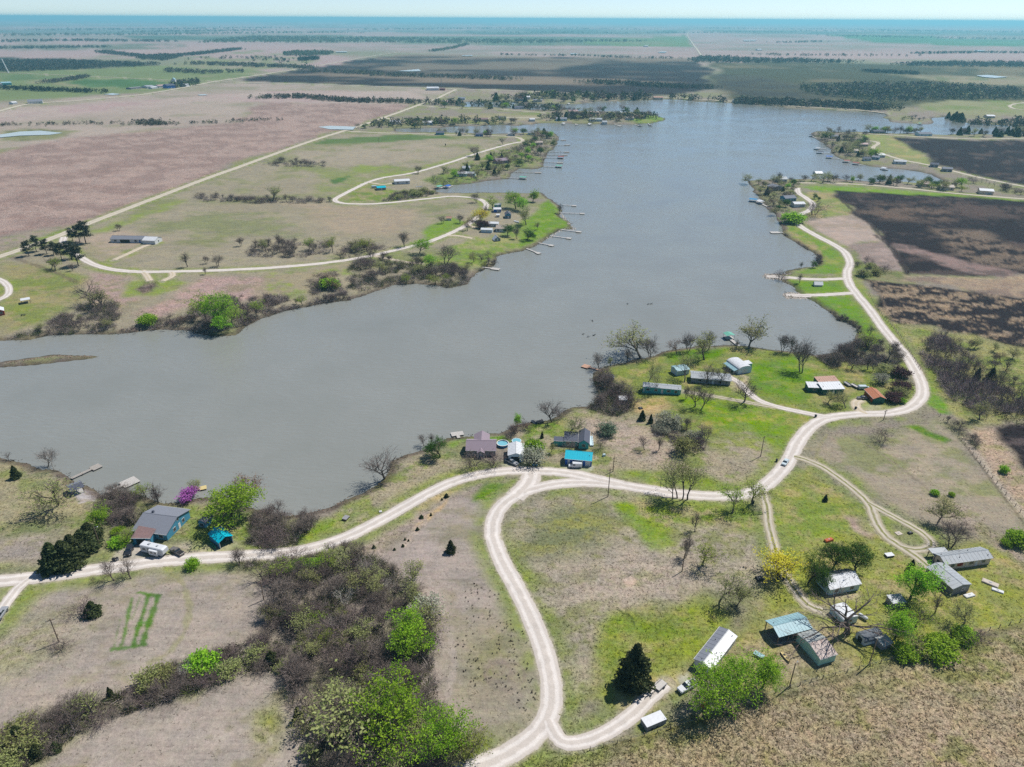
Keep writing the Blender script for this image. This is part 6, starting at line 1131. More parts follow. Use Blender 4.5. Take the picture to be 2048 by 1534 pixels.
# middle homestead
r, X, Y = bld('grey_roofed_house', 'wide house with mauve-grey shingled roof and gabled porch at the shore', (933,912), (991,912), 7.6, 2.8, 1.8, 'gable', 'x', 'greyw', 'mauve', over=.4, feat=[('window','f',-4,.9,1.6,1.2),('window','f',3.9,.9,1.6,1.2),('door','f',0,0,1.1,2.1),('window','r',0,.9,1.2,1.2)])
pr = MB(); pr.prism([(-1.5, 2.5), (0, 3.4), (1.5, 2.5), (1.5, 2.4), (0, 3.25), (-1.5, 2.4)], -Y-1.8, -Y+1.2); pr.build('porch_roof', M['mauve'], r)
for x in (-1.2, 1.2): part_box(r, 'porch_post', (x-.1, -Y-1.6, -.5), (x+.1, -Y-1.4, 2.5), 'trim')
part_box(r, 'porch_floor', (-1.5, -Y-1.8, -.6), (1.5, -Y-.02, .15), 'wood')
wg = MB(); wg.prism([(-2.8, -.6), (-2.8, 2.8), (0, 4.3), (2.8, 2.8), (2.8, -.6)], Y-.01, Y+3.6); wg.build('rear_wing', M['greyw'], r)
wr = MB(); wr.prism([(-3.1, 2.72), (0, 4.42), (3.1, 2.72), (3.1, 2.86), (0, 4.58), (-3.1, 2.86)], 0, Y+3.9); wr.build('rear_roof', M['mauve'], r)
bld('white_garage', 'white metal garage with white roof and dark open door', (1017,924), (1047,924), 8.2, 3.0, 1.0, 'gable', 'y', 'lblue', 'wroof', over=.25, ribs=1.0, feat=[('opening','f',-.3,0,3.2,2.4),('door','f',2.2,0,.8,2.0),('window','r',0,1.2,1,.9)], cat='garage')
bc_, _, _ = bld('blue_cottage', 'small bright blue cottage with dark shingled roof ridge facing the road', (1157,897), (1177,898), 9, 2.7, 1.2, 'gable', 'y', 'teal', 'dshingle', over=.3, feat=[('window','f',0,1,1.2,1.1),('window','r',-2,1,1.2,1.1),('window','r',2,1,1.2,1.1),('door','r',0,0,.9,2.1)])
r, X, Y = bld('deck', 'white railed deck on the right side of the bright blue cottage', (1180,893), (1187,893), 7, .5, .02, 'flat', 'x', 'trim', 'lblue', over=.02, cat='deck')
for q in range(5): part_box(r, 'railing_post', (X-.06, -Y+q*(2*Y-.1)/4, .5), (X+.04, -Y+q*(2*Y-.1)/4+.1, 1.5), 'trim')
part_box(r, 'railing', (X-.05, -Y, 1.4), (X+.03, Y, 1.5), 'trim')
ba_, _, _ = bld('blue_annex', 'low annex with flat grey roof left of the bright blue cottage', (1128,892), (1155,893), 6.5, 2.4, .3, 'shed', 'x', 'teal', 'dshingle', over=.2, feat=[('door','f',1,0,.9,2),('window','f',-1.2,1,1.2,1)], cat='house')
merge(bc_, ba_)
bld('storage_container', 'bright blue storage container with grey top left of the blue annex', (1107,891), (1127,892), 3, 2.2, .15, 'shed', 'x', 'teal', 'dshingle', over=.05, feat=[('panel','f',-1,.1,.1,2,'blue'),('panel','f',.5,.1,.1,2,'blue')], cat='container')
bld('turquoise_roofed_garage', 'blue and white garage with bright turquoise metal roof by the road', (1130,929), (1182,933), 5.4, 2.7, 1.0, 'gable', 'x', 'lblue', 'turq', over=.35, rt=.75, ribs=.9, feat=[('panel','f',-4.4,0,.9,2.4,'navy'),('door','f',-3.6,0,.9,2.1),('garage_door','f',-1.9,0,2.2,2.2,'navy'),('garage_door','f',.6,0,2.2,2.2),('panel','f',2.2,0,.8,2.4,'navy'),('garage_door','f',3.6,0,1.9,2.2),('panel','f',4.8,0,.5,2.4,'navy')], cat='garage')
# cabins on the lawn
bld('teal_mobile_home', 'long teal mobile home with pale grey roof on the lawn', (1284.6,786), (1361,790), 4.2, 2.7, .45, 'gable', 'x', 'teal', 'grey', over=.15, ribs=1.3, feat=[('window','f',-6,1,1.5,1),('window','f',-2.5,1,1.2,1),('door','f',.2,.1,.9,2,'trim'),('window','f',3,1,1.5,1),('window','f',6.2,1,1.2,1),('panel','f',7.6,.2,.25,2.2,'lblue'),('panel','f',-7.8,.2,.5,2.2,'trim')])
bld('long_grey_house', 'long low house with flat pale grey roof behind the lawn trees', (1382,765), (1460,771), 6.5, 2.6, .5, 'gable', 'x', 'greyw', 'grey', over=.5, ribs=1.2, feat=[('window','f',-5,.9,1.6,1.1),('window','f',-1.5,.9,1.2,1.1),('door','f',1,0,.9,2),('window','f',4,.9,1.6,1.1),('window','f',7,.9,1,1)])
bld('pale_blue_garage', 'small pale blue garage with bluish white roof behind the long grey house', (1353,752), (1378,748), 5.4, 2.6, .7, 'gable', 'x', 'lblue', 'ltroof', over=.2, ribs=.9, feat=[('garage_door','l',0,0,2.8,2.2)], cat='garage')
r, X, Y = bld('white_barn', 'white metal barn with rounded white roof at the end of the drive', (1476,749), (1502,745), 10, 2.6, 1.3, 'arch', 'y', 'lblue', 'wroof', over=.2, ribs=2.0, feat=[('garage_door','f',0,0,2.8,2.6),('window','l',2,1,1.2,1)], cat='barn')
MB().prism([(-X-2.0, 1.9), (-X-.02, 2.5), (-X-.02, 2.6), (-X-2.0, 2.0)], -Y+.5, Y-.5).build('lean_to_roof', M['ltroof'], r)
for y in (-Y+.8, 0, Y-.8): part_box(r, 'post', (-X-1.9, y-.07, -.6), (-X-1.76, y+.07, 1.92), 'trim')
bld('teal_shed', 'tiny teal shed with white roof behind the white barn', (1490,737), (1503,735), 3, 2.2, .3, 'shed', 'x', 'teal', 'wroof', over=.1, feat=[('door','f',0,0,.8,1.9)], cat='shed')
bld('boat_shelter', 'low flat grey-roofed shelter at the shore beside the orange dock', (1206,762), (1228,761), 3, 1.6, .15, 'flat', 'x', 'greyw', 'grey', over=.2, cat='shelter', feat=[('opening','f',0,0,3,1.3)])
bld('shack', 'small grey shack hidden in the shore brush', (1238,808), (1254,808), 3.4, 2.1, .5, 'gable', 'x', 'greyw', 'wroof', over=.2, cat='shed', feat=[('door','f',.6,0,.8,1.8)])
# green house and its garage
g0, _, _ = bld('green_house', 'dark green house with white and tan metal roofs inside the road bend', (1643,789), (1686,788), 5.0, 2.7, .8, 'shed', 'x', 'dgreen', 'wroof', over=.3, ribs=1.1, feat=[('window','f',-2,1,1.2,1.1),('window','f',2.4,1,1.2,1.1),('door','f',.3,0,.9,2)])
g1, _, _ = bld('green_house_rear', 'tan-orange roofed rear wing of the dark green house', (1634,777), (1674,775), 4.0, 3.4, .5, 'shed', 'x', 'dgreen', 'oroof', over=.2, ribs=1.1, cat='house', feat=[('window','l',0,1,1,1)])
g2, _, _ = bld('green_house_wing', 'dark green left wing with small white roof on the green house', (1615,784), (1641,785), 4.4, 2.4, .5, 'shed', 'x', 'dgreen', 'wroof', over=.2, ribs=1.1, cat='house', feat=[('window','f',0,1,1.2,1)])
merge(g0, g1); merge(g0, g2)
bld('orange_roofed_garage', 'dark green garage with orange metal roof and brown doors', (1745.5,807), (1768,807), 8.6, 2.5, 1.0, 'gable', 'y', 'dgreen', 'orange', over=.35, ribs=.9, cat='garage', feat=[('garage_door','l',-2.4,0,2.4,2.1,'odoor'),('garage_door','l',.6,0,2.4,2.1,'odoor'),('garage_door','l',3.2,0,1.8,2.1,'odoor'),('door','f',1.4,0,.8,2,'dgreen')])
# lower right yard
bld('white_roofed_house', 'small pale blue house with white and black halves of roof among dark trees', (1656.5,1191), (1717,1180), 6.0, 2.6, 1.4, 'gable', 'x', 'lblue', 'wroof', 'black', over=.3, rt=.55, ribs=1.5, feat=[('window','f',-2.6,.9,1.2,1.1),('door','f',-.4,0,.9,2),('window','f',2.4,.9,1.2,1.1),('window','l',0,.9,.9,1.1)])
bld('pale_teal_shed', 'pale teal shed with white rounded roof behind the skeletal tree', (1684,1252), (1713,1245), 5.2, 2.1, .45, 'arch', 'y', 'lblue', 'wroof', over=.1, feat=[('door','l',1,0,.9,1.9),('window','f',0,.9,.9,.8)], cat='shed')
r, X, Y = bld('open_pole_barn', 'open pole barn with pale teal metal roof on dark posts', (1554,1289), (1619,1272), 5.6, 2.9, 1.0, 'gable', 'x', 'grey', 'ltroof', over=.25, ribs=.9, walls=False, cat='barn'); legs(r, X, Y, 2.9, M['post'], [-X+.15, -X*.33, X*.33, X-.15])
part_box(r, 'base_board', (-X, -Y-.1, -.3), (X+.6, -Y+.08, .18), 'wood'); part_box(r, 'rear_wall', (-X*.2, Y-.15, -.4), (X, Y-.05, 2.6), 'greyw'); part_box(r, 'hay_stack', (X*.4, -Y*.2, -.3), (X*.9, Y*.6, 1.3), 'oldroof')
bld('mint_green_barn', 'mint green barn with stained, rust-streaked metal roof', (1636,1332), (1669.5,1321.5), 8.6, 2.5, 1.1, 'gable', 'x', 'mint', 'trim', 'trim', over=.2, panels=True, cat='barn', L=5.2, feat=[('door','f',1.2,0,.9,1.9,'mint'),('opening','f',1.2,1.95,.9,.15)])
bld('arched_shed', 'small white-trimmed shed with dark arched roof beside the light pole', (1727,1292), (1763,1283), 3.2, 1.3, 1.3, 'arch', 'x', 'white', 'black', over=.15, feat=[('opening','l',0,0,1.4,1.7),('window','f',1.2,.5,.8,.6)], cat='shed')
bld('grey_wood_shed', 'tiny grey wooden shed right of the arched shed', (1763,1301), (1782,1294), 2.4, 1.8, .3, 'shed', 'x', 'greyw', 'oldroof', over=.2, feat=[('door','f',0,0,.8,1.6,'greyw'),('window','f',-.8,.8,.4,.4)], cat='shed')
bm_, _, _ = bld('beige_mobile_home', 'long beige mobile home with grey roof and red shutters near the two-track loop', (1885,1141), (1978,1128), 4.4, 2.7, .9, 'gable', 'x', 'beige', 'grey', over=.35, ribs=1.2, feat=[('window','f',-5,1,1.2,1),('panel','f',-3,.9,.9,1.1,'red'),('panel','f',-2,.9,.9,1.1,'red'),('panel','f',-.4,.1,.16,2.5,'trim'),('window','f',1.4,1,1.4,1),('door','f',3.2,0,.9,2),('panel','f',4.4,.1,.16,2.5,'trim'),('window','f',5.6,1,1.2,1),('opening','l',0,0,1.4,2)])
r, X, Y = bld('porch_roof', 'flat grey awning on posts at the left end of the beige mobile home', (1866,1124), (1897,1121), 3, 2.3, .2, 'shed', 'x', 'grey', 'grey', over=.2, walls=False, cat='awning'); legs(r, X, Y, 2.3, M['post'])
merge(bm_, r)
bld('grey_metal_trailer', 'grey metal trailer home with ridged grey roof below the beige home', (1902,1191), (1936,1182), 9.5, 2.5, .7, 'gable', 'y', 'dgrey', 'grey', over=.2, ribs=1.2, feat=[('window','f',.8,1,1.0,1),('window','l',-2,1,1.2,1),('window','l',2,1,1.2,1),('door','l',0,0,.9,2)])
bld('tin_roofed_hut', 'tiny grey hut among the green trees', (1782,1216), (1808,1213), 2.6, 1.9, .3, 'shed', 'x', 'greyw', 'grey', over=.2, cat='shed', feat=[('door','f',.4,0,.8,1.6,'greyw')])
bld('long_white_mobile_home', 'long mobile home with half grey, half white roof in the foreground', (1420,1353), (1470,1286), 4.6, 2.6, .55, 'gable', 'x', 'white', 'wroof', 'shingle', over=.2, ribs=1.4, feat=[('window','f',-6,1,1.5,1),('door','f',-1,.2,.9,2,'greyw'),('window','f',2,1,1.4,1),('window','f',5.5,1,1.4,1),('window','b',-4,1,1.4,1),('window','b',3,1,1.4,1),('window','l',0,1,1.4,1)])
r, X, Y = bld('white_stock_trailer', 'low white-roofed box trailer beside the foreground drive', (1293,1464), (1332,1447), 2.6, 1.5, .1, 'flat', 'x', 'dgrey', 'wroof', over=.03, cat='trailer')
for x in (-X*.4, X*.1):
    for y in (-Y-.1, Y+.1): MB().cyl((x, y-.1, .2), (x, y+.1, .2), .32, n=12).build('wheel', M['tyre'], r)
rh_, _, _ = bld('white_ranch_house', 'very long white ranch house with grey roof and attached garage in the left field', (222,485), (290,486), 8, 2.7, 1.4, 'gable', 'x', 'white', 'shingle', over=.4, feat=[('window','f',-9,.9,1.8,1.2),('opening','f',-2,.1,7,2.2),('window','f',6,.9,1.8,1.2),('door','f',9,0,1,2.1,'navy')])
rg_, _, _ = bld('ranch_garage', 'white gabled garage end of the long ranch house', (286,488), (311,489), 9, 2.8, 1.6, 'gable', 'x', 'white', 'wroof', over=.3, cat='garage', feat=[('garage_door','f',0,0,4.5,2.2),('window','r',0,1,1,1)])
merge(rh_, rg_)
r, X, Y = bld('red_cottage', 'red cottage with white roof cut by the left edge', (-12,634), (10,630), 6, 2.6, 1.4, 'gable', 'y', 'red', 'wroof', over=.3, feat=[('window','f',1.2,1,1,1.1),('window','f',-1.2,1,1,1.1)])
r, X, Y = bld('picnic_shelter', 'small white-topped picnic shelter on the left lawn', (44,609), (62,606), 4, 2.2, .1, 'flat', 'x', 'white', 'wroof', over=.2, walls=False, cat='shelter'); legs(r, X, Y, 2.2, M['post']); part_box(r, 'table', (-1, -.5, .6), (1, .5, .75), 'wood')
bld('white_canopy_camper', 'white camper tent on the lawn between the two jetties', (1629,573), (1645,573), 3.4, 1.2, 1.4, 'gable', 'x', 'white', 'wroof', over=.4, cat='tent')
# small distant houses: x0,y0,x1,y1, depth, height, rise, wall, roof, axis, label
FAR = [
 (987.7,425,1002,425,6,2.8,.8,'navy','wroof','x','blue garage with white roof on the point, front of two','garage'), (989,416,1002,416,5,2.8,.8,'teal','grey','x','teal garage with grey roof on the point, rear of two','garage'), (993,434.5,999,434.5,3,2,.5,'white','wroof','x','tiny white shed below the blue garages','shed'), (1011,437,1022,437,8,3,1.6,'blue','dshingle','y','blue gabled cottage on the point','house'),
 (976,453,996,454,6,2.6,.7,'white','wroof','x','white garage above the other white garage on the point','garage'), (992,464,1012,465,9,2.8,1.6,'white','tanr','x','tan-roofed cottage among the white garages','house'), (962,465,984,466,5,2.4,.7,'lblue','wroof','x','white-roofed shed nearest the lane on the point','shed'), (989,483,1001,482,5,.8,2.6,'greyw','wroof','y','white A-frame cabin on the lawn of the point','cabin'),
 (893,441,903,441,3,2,1,'white','oroof','x','little red-roofed shed in the pasture','shed'), (790,369,820,368,10,3,1,'white','wroof','x','white L-shaped house at the upper lane','house'), (755,381,772,380,7,2.4,1,'greyw','turq','x','turquoise-roofed shelter at the upper lane','shelter'), (912,353,934,353,8,2.8,1.2,'lblue','wroof','x','pale blue house on the first far point','house'), (925,342,940,342,8,3,1.6,'white','grey','x','white house above the pale blue house','house'), (994,328,1018,326,10,3,2,'mauve','mauve','x','purple-roofed house on the first far point','house'), (934,352,950,353,7,2.6,1.2,'lblue','grey','x','small blue house right of the pale blue house','house'),
 (1556,364,1574,364,9,3,1.6,'white','grey','x','white house at the tip of the right point','house'), (1546,382,1566,380,10,3,1.6,'greyw','shingle','y','grey house on the right bank','house'), (1570,404,1592,402,9,3,1.6,'blue','shingle','x','blue-grey house on the right bank','house'), (1588,415,1610,414,9,2.8,1,'white','wroof','x','white garage above the road on the right bank','garage'), (1631,352,1645,352,8,2.8,1.6,'white','wroof','x','white boathouse behind the right point','boathouse'),
 (1838,373,1860,374,9,3,1.5,'beige','pinkr','x','pink-roofed house by the burnt field lane','house'), (1880,380,1908,381,9,3,1.5,'beige','tanr','x','tan-roofed house by the burnt field lane','house'), (1958,388,1986,390,10,3.4,1.2,'beige','wroof','x','long white-roofed barn at the burnt field lane','barn'), (1884,343,1904,344,9,2.8,1.2,'greyw','shingle','x','long grey house between the right lanes','house'), (1860,334,1876,335,9,2.8,1.4,'greyw','dshingle','x','dark-roofed house between the right lanes','house'), (1788,328,1812,329,9,2.8,1.2,'white','grey','x','white cottage at the right inlet','house'),
 (1756,315,1770,315,9,2.8,1.2,'white','wroof','x','white garage on the upper right point','garage'), (1743,319,1757,320,9,2.8,1.2,'blue','shingle','x','blue cottage on the upper right point','house'), (1728,322,1742,322,9,2.8,1.2,'white','dshingle','x','white cottage on the upper right point','house'), (1720,293,1736,293,9,2.8,1.2,'beige','pinkr','x','pink-roofed cottage on the upper right point','house'), (1702,306,1716,306,9,2.8,1.2,'white','tanr','x','tan-roofed cottage on the upper right point','house'), (1838,272,1864,272,12,3,1.6,'lblue','shingle','x','grey-roofed house by the upper right inlet','house'), (1748,267,1770,267,12,3,1.4,'dgrey','dshingle','x','dark-roofed house by the upper right inlet','house'), (1662,277,1676,277,10,3,1.4,'white','shingle','x','white house at the tip of the upper right point','house'), (1974,236,1990,236,14,3,1.4,'beige','wroof','x','white-roofed house on the far right bank','house'),
 (1112,242,1134,242,12,3,1.6,'lblue','shingle','x','blue house leftmost on the second far point','house'), (1180,243,1194,243,12,3,1.6,'white','wroof','x','white house on the second far point','house'), (1192,243,1204,243,12,3,1.6,'lblue','grey','x','pale blue house on the second far point','house'), (1205,248,1214,248,9,3,1.6,'white','grey','x','white boathouse on the second far point shore','boathouse'), (1254,240,1268,240,12,3,1.6,'white','tanr','x','tan-roofed house on the second far point','house'), (1274,237,1292,237,12,3,1.8,'beige','pinkr','x','pink-roofed house near the tip of the second far point','house'), (1138,226,1156,226,14,3,1.6,'beige','pinkr','x','pink-roofed house on the far inlet','house'), (1182,229,1198,229,14,3,1.6,'beige','tanr','x','tan-roofed house on the far inlet','house'), (1228,229,1244,229,14,3,1.6,'white','grey','x','white house on the far inlet','house'), (1060,243,1070,243,10,3,1,'white','wroof','x','lone white shed at the inlet meadow','shed'), (996,240,1012,240,14,3,1.6,'blue','dshingle','x','blue house between the far inlets','house'), (1030,218,1048,218,14,3,1.6,'white','dshingle','x','dark-roofed house on the far inlet lane','house'), (952,243,976,243,14,3,1.6,'beige','brown','x','brown-roofed house between the far inlets','house'), (846,250,866,250,14,3,1.6,'white','wroof','x','white house between the far inlets','house'), (824,246,838,246,14,3,1.6,'lblue','grey','x','blue house left between the far inlets','house'), (780,248,800,248,14,3,1.6,'white','wroof','x','white house nearest the county road','house'),
 (1048,199,1060,199,16,4.5,2,'white','wroof','x','tall white house on the far shore','house'), (1066,204,1084,204,16,3,1.6,'beige','shingle','x','grey-roofed house on the far shore','house'), (1032,202,1048,202,16,3,1.6,'lblue','shingle','x','blue house on the far shore','house'), (1308,198,1326,198,14,3,1.4,'beige','oroof','x','beige house at the end of the dam','house'), (1464,204,1500,206,12,3,1,'white','wroof','x','long white building behind the dam','building'), (1016,272,1030,272,10,3,1.4,'white','grey','x','white cottage on the shore lane','house'), (1056,270,1070,270,10,3,1.4,'lblue','shingle','x','blue cottage on the shore lane','house'), (1070,290,1086,290,9,3,1.4,'beige','tanr','x','tan-roofed cottage at the dock shore','house'), (872,270,888,270,10,3,1.4,'blue','dshingle','x','dark blue cottage on the shore lane','house'), (952,273,966,273,10,3,1.4,'navy','dshingle','x','navy cottage on the shore lane','house'), (886,207,902,207,16,3,1.6,'beige','pinkr','x','pink-roofed house at the head of the inlet','house'), (916,200,930,200,16,3,1.6,'white','shingle','x','white house at the head of the inlet','house'),
 (854,181,878,181,24,5,2,'white','wroof','x','white metal hall on the far highway','building'), (879,181,890,181,14,4,1,'red','brown','x','dark red shed beside the far highway hall','shed'), (56,208,86,207,18,4,3,'white','shingle','x','white farmhouse with dark roof on the far left','house'), (26,209,36,208,12,3,1.6,'white','wroof','x','small white shed beside the far left farmhouse','shed'), (4,171,24,170,20,5,2,'teal','ltroof','x','teal barn at the far left edge','barn'), (-14,173,6,172,16,4,2,'white','grey','x','grey-roofed barn cut by the left edge','barn'),
 (335,177,352,176,20,6,3,'navy','dshingle','x','blue farmhouse in the far farmyard','house'), (345,172,352,172,10,14,4,'white','ltroof','y','white grain silo of the far farmyard','silo'), (295,177,310,176,24,4,2,'white','grey','x','long grey-roofed barn of the far farmyard','barn'), (318,176,332,175,20,4,2,'white','pinkr','x','pink-roofed barn of the far farmyard','barn'), (372,174,380,173,16,5,2,'white','wroof','x','white shed at the right of the far farmyard','shed'), (262,179,284,177,16,3,1,'greyw','dgrey','x','long grey shed at the left of the far farmyard','shed'), (304,178,316,177,12,3,1.4,'white','wroof','x','low white shed of the far farmyard','shed'), (622,107,632,107,20,5,2,'white','wroof','x','white farmhouse in the far shelter belt','house'), (633,107,638,107,16,5,2,'white','grey','x','small barn in the far shelter belt','barn'),
 (1290,94,1296,94,24,6,2,'white','wroof','x','lone white barn beyond the burnt field','barn'), (1515,101,1524,101,24,5,2,'white','wroof','x','white farm at the far prairie','barn'),
]
for (x0, y0, x1, y1, dp, h, ri, wl, rf, ax, lab, cat) in FAR:
    nm = {'garage': 'garage', 'house': 'cottage', 'shed': 'shed', 'barn': 'barn', 'cabin': 'cabin', 'shelter': 'shelter', 'boathouse': 'boathouse', 'building': 'metal_hall', 'silo': 'grain_silo'}[cat]
    c, hd, L = frame2((x0, y0), (x1, y1), dp)
    ft = [('door', 'f', 0, 0, 1.0, 2.1)] + ([('window', 'f', s_*L*.3, .9, 1.5, 1.2) for s_ in (-1, 1)] if cat in ('house', 'cabin', 'boathouse') else []) + ([('garage_door', 'f', L*.22, 0, min(3, L*.3), 2.1, 'grey')] if cat in ('garage', 'barn') else [])
    bld(nm, lab, (x0, y0), (x1, y1), dp, h, ri, 'gable', ax, wl if wl in M else 'white', rf, over=.4, feat=ft, cat=cat)
rt_ = link('white_tower'); p = G(17.5, 146); rt_.location = p; tag(rt_, 'tall white tower standing in the far left fields', 'tower'); MB().cyl((0, 0, -1), (-9, 0, 37), 1.7, 1.3, 14).build('shaft', M['white'], rt_); MB().cyl((-9, 0, 37), (-9.2, 0, 38.4), 1.6, 1.0, 14).build('cap', M['grey'], rt_)
an = link('radio_mast'); an.location = G(883, 180); tag(an, 'thin radio mast beside the far highway hall', 'mast'); MB().cyl((0, 0, -1), (0, 0, 36), .7, .4, 6).build('shaft', M['chrome'], an); MB().box((-2, -.3, 30), (2, .3, 30.6)).build('antenna_bar', M['chrome'], an)

# ------------------------------------------------------------------ vehicles
def place(o, A, B):                         # at pixel A, nose towards pixel B
    a, b = G(*A), G(*B); o.location = (a.x, a.y, a.z+.02); o.rotation_euler = (0, 0, math.atan2(b.y-a.y, b.x-a.x)); return o
def wheels(root, xs, y, r, w=.24):
    for x in xs:
        for s_ in (-1, 1):
            wh = MB().cyl((x, s_*y-w/2, r), (x, s_*y+w/2, r), r, n=14).build('wheel', M['tyre'], root)
            MB().cyl((x, s_*y+s_*w/2-s_*.02, r), (x, s_*y+s_*(w/2+.02), r), r*.55, n=10).build('hub', M['chrome'], wh)
def section(x, hw, z0, z1, rd=.12): return [(x, -hw, z0), (x, -hw, z1-rd), (x, -hw+rd, z1), (x, hw-rd, z1), (x, hw, z1-rd), (x, hw, z0)]
def vehicle(kind, label, A, B, col, s=1.0, cat=None):
    o = link({'pickup': 'pickup_truck', 'suv': 'off_road_car', 'van': 'white_van', 'car': 'car', 'minivan': 'minivan'}[kind]); place(o, A, B); o.scale = (s, s, s); m_ = M[col]
    tag(o, label, cat or {'pickup': 'pickup truck', 'suv': 'car', 'van': 'van', 'car': 'car', 'minivan': 'car'}[kind])
    if kind == 'pickup':
        MB().loft([section(2.75, .8, .5, .85), section(2.65, .92, .45, 1.02), section(1.1, .95, .45, 1.12), section(-2.7, .95, .45, 1.08), section(-2.75, .93, .5, 1.05)]).build('body', m_, o)
        MB().box((-2.6, -.78, 1.0), (-.75, .78, 1.1)).build('bed', M['dark'], o)
        MB().loft([section(1.15, .86, 1.05, 1.12, .02), section(.45, .76, 1.05, 1.78), section(-.5, .76, 1.05, 1.78), section(-.72, .84, 1.05, 1.15, .02)]).build('windows', M['glass'], o)
        MB().loft([section(.42, .74, 1.74, 1.84), section(-.52, .74, 1.74, 1.84)]).build('cab_roof', m_, o); wheels(o, (1.75, -1.75), .86, .4)
        L, z = 2.76, .82
    elif kind == 'suv':
        MB().loft([section(2.0, .72, .55, .95), section(1.95, .84, .5, 1.1), section(.6, .86, .5, 1.14), section(-2.05, .86, .5, 1.1)]).build('body', m_, o)
        MB().loft([section(.7, .8, 1.08, 1.14, .02), section(.4, .74, 1.08, 1.78), section(-1.9, .76, 1.08, 1.78), section(-2.0, .8, 1.08, 1.12, .02)]).build('windows', M['glass'], o)
        MB().loft([section(.42, .75, 1.74, 1.84), section(-1.95, .77, 1.74, 1.84)]).build('roof', m_, o); MB().cyl((-2.12, 0, 1.0), (-2.3, 0, 1.0), .36, n=12).build('spare_wheel', M['tyre'], o); wheels(o, (1.3, -1.3), .8, .4); L, z = 2.02, .9
    elif kind in ('van', 'minivan'):
        H = 2.05 if kind == 'van' else 1.75
        MB().loft([section(2.5, .75, .45, .8), section(2.4, .9, .4, 1.0), section(1.7, .96, .4, 1.15), section(.95, .94, .4, H), section(-2.4, .94, .4, H), section(-2.5, .9, .4, H-.15)]).build('body', m_, o)
        MB().loft([[(1.72, -.8, 1.16), (1.05, -.76, H-.12), (1.05, .76, H-.12), (1.72, .8, 1.16)], [(1.78, -.8, 1.2), (1.1, -.76, H-.06), (1.1, .76, H-.06), (1.78, .8, 1.2)]]).build('windscreen', M['glass'], o)
        for s_ in (-1, 1): MB().box((-.0, min(s_*.93, s_*.97), 1.2), (.95, max(s_*.93, s_*.97), H-.25)).build('side_window', M['glass'], o)
        wheels(o, (1.6, -1.6), .86, .36); L, z = 2.52, .75
    else:
        MB().loft([section(2.3, .7, .45, .7), section(2.2, .85, .4, .86), section(.9, .88, .4, .95), section(-1.6, .88, .4, .97), section(-2.25, .82, .45, .9)]).build('body', m_, o)
        MB().loft([section(1.0, .8, .92, .96, .02), section(.3, .66, .92, 1.36), section(-.9, .66, .92, 1.36), section(-1.6, .78, .92, .97, .02)]).build('windows', M['glass'], o)
        MB().loft([section(.3, .64, 1.32, 1.42), section(-.9, .64, 1.32, 1.42)]).build('roof', m_, o); wheels(o, (1.4, -1.4), .8, .33); L, z = 2.32, .66
    for s_ in (-1, 1):
        MB().box((L-.12, s_*.62-.14, z-.08), (L+.02, s_*.62+.14, z+.08)).build('headlight', M['trim'], o)
        MB().box((-L+.0, s_*.68-.1, z-.06), (-L+.12, s_*.68+.1, z+.14)).build('tail_light', M['red'], o)
    return o
vehicle('suv', 'black off-road car parked left of the white travel trailer', (259,1106), (255,1116), 'black_p', 1.05)
vehicle('pickup', 'grey-tan pickup truck parked right of the white travel trailer', (355,1106), (344,1100), 'tan_p')
vehicle('pickup', 'silver pickup truck in front of the white garage', (1024,927), (1031,930), 'silver')
vehicle('van', 'white van parked before the turquoise-roofed garage', (1150,934), (1139,934), 'white_p', 1.0)
vehicle('car', 'white car driving on the gravel road towards the junction', (1570,927), (1565,934), 'gwhite', 1.0)
vehicle('pickup', 'white pickup truck parked by the long white mobile home', (1374,1376), (1362,1383), 'white_p', 1.0)
vehicle('car', 'dark grey car parked by the orange-brown garage doors', (1724,798), (1714,798), 'tan_p', 1.0)
vehicle('minivan', 'white minivan parked behind the orange-roofed garage', (1727,778), (1736,778), 'gwhite', 1.0)
vehicle('minivan', 'white vehicle parked behind the turquoise-roofed shelter', (750,376), (756,376), 'gwhite', 1.3)
vehicle('pickup', 'grey vehicle at the left edge beside the gravel lane', (2,1232), (12,1218), 'silver', 1.0)
# travel trailer with slide-out
o = link('travel_trailer'); place(o, (311,1106), (338,1112)); tag(o, 'white travel trailer with a slide-out parked at the blue house', 'caravan')
MB().loft([[(x, -1.2, .6), (x, -1.2, 2.9), (x, -1.0, 3.1), (x, 1.0, 3.1), (x, 1.2, 2.9), (x, 1.2, .6)] for x in (-4.2, 3.6)]+[[(4.3, -1.2, 1.4), (4.3, -1.2, 2.5), (4.3, -1.0, 2.8), (4.3, 1.0, 2.8), (4.3, 1.2, 2.5), (4.3, 1.2, 1.4)]]).build('body', M['white_p'], o)
so_ = MB().box((-.4, -2.0, .9), (2.6, -1.18, 2.6)).build('slide_out', M['white_p'], o)
for x in (.3, 1.6): MB().box((x, -2.04, 1.6), (x+.8, -1.99, 2.2)).build('window', M['glass'], so_)
MB().box((-3.4, -1.24, 1.5), (-2.2, -1.19, 2.2)).build('window', M['glass'], o); MB().box((-1.6, -1.24, .7), (-.9, -1.19, 2.6)).build('door', M['chrome'], o)
MB().box((-1.9, -.35, 3.1), (-1.2, .35, 3.35)).build('roof_vent', M['grey'], o); MB().box((1.2, -.3, 3.1), (1.7, .3, 3.3)).build('roof_vent', M['grey'], o); wheels(o, (-.4, -1.3), 1.1, .38); MB().box((4.2, -.1, .5), (5.3, .1, .65)).build('hitch', M['dark'], o)
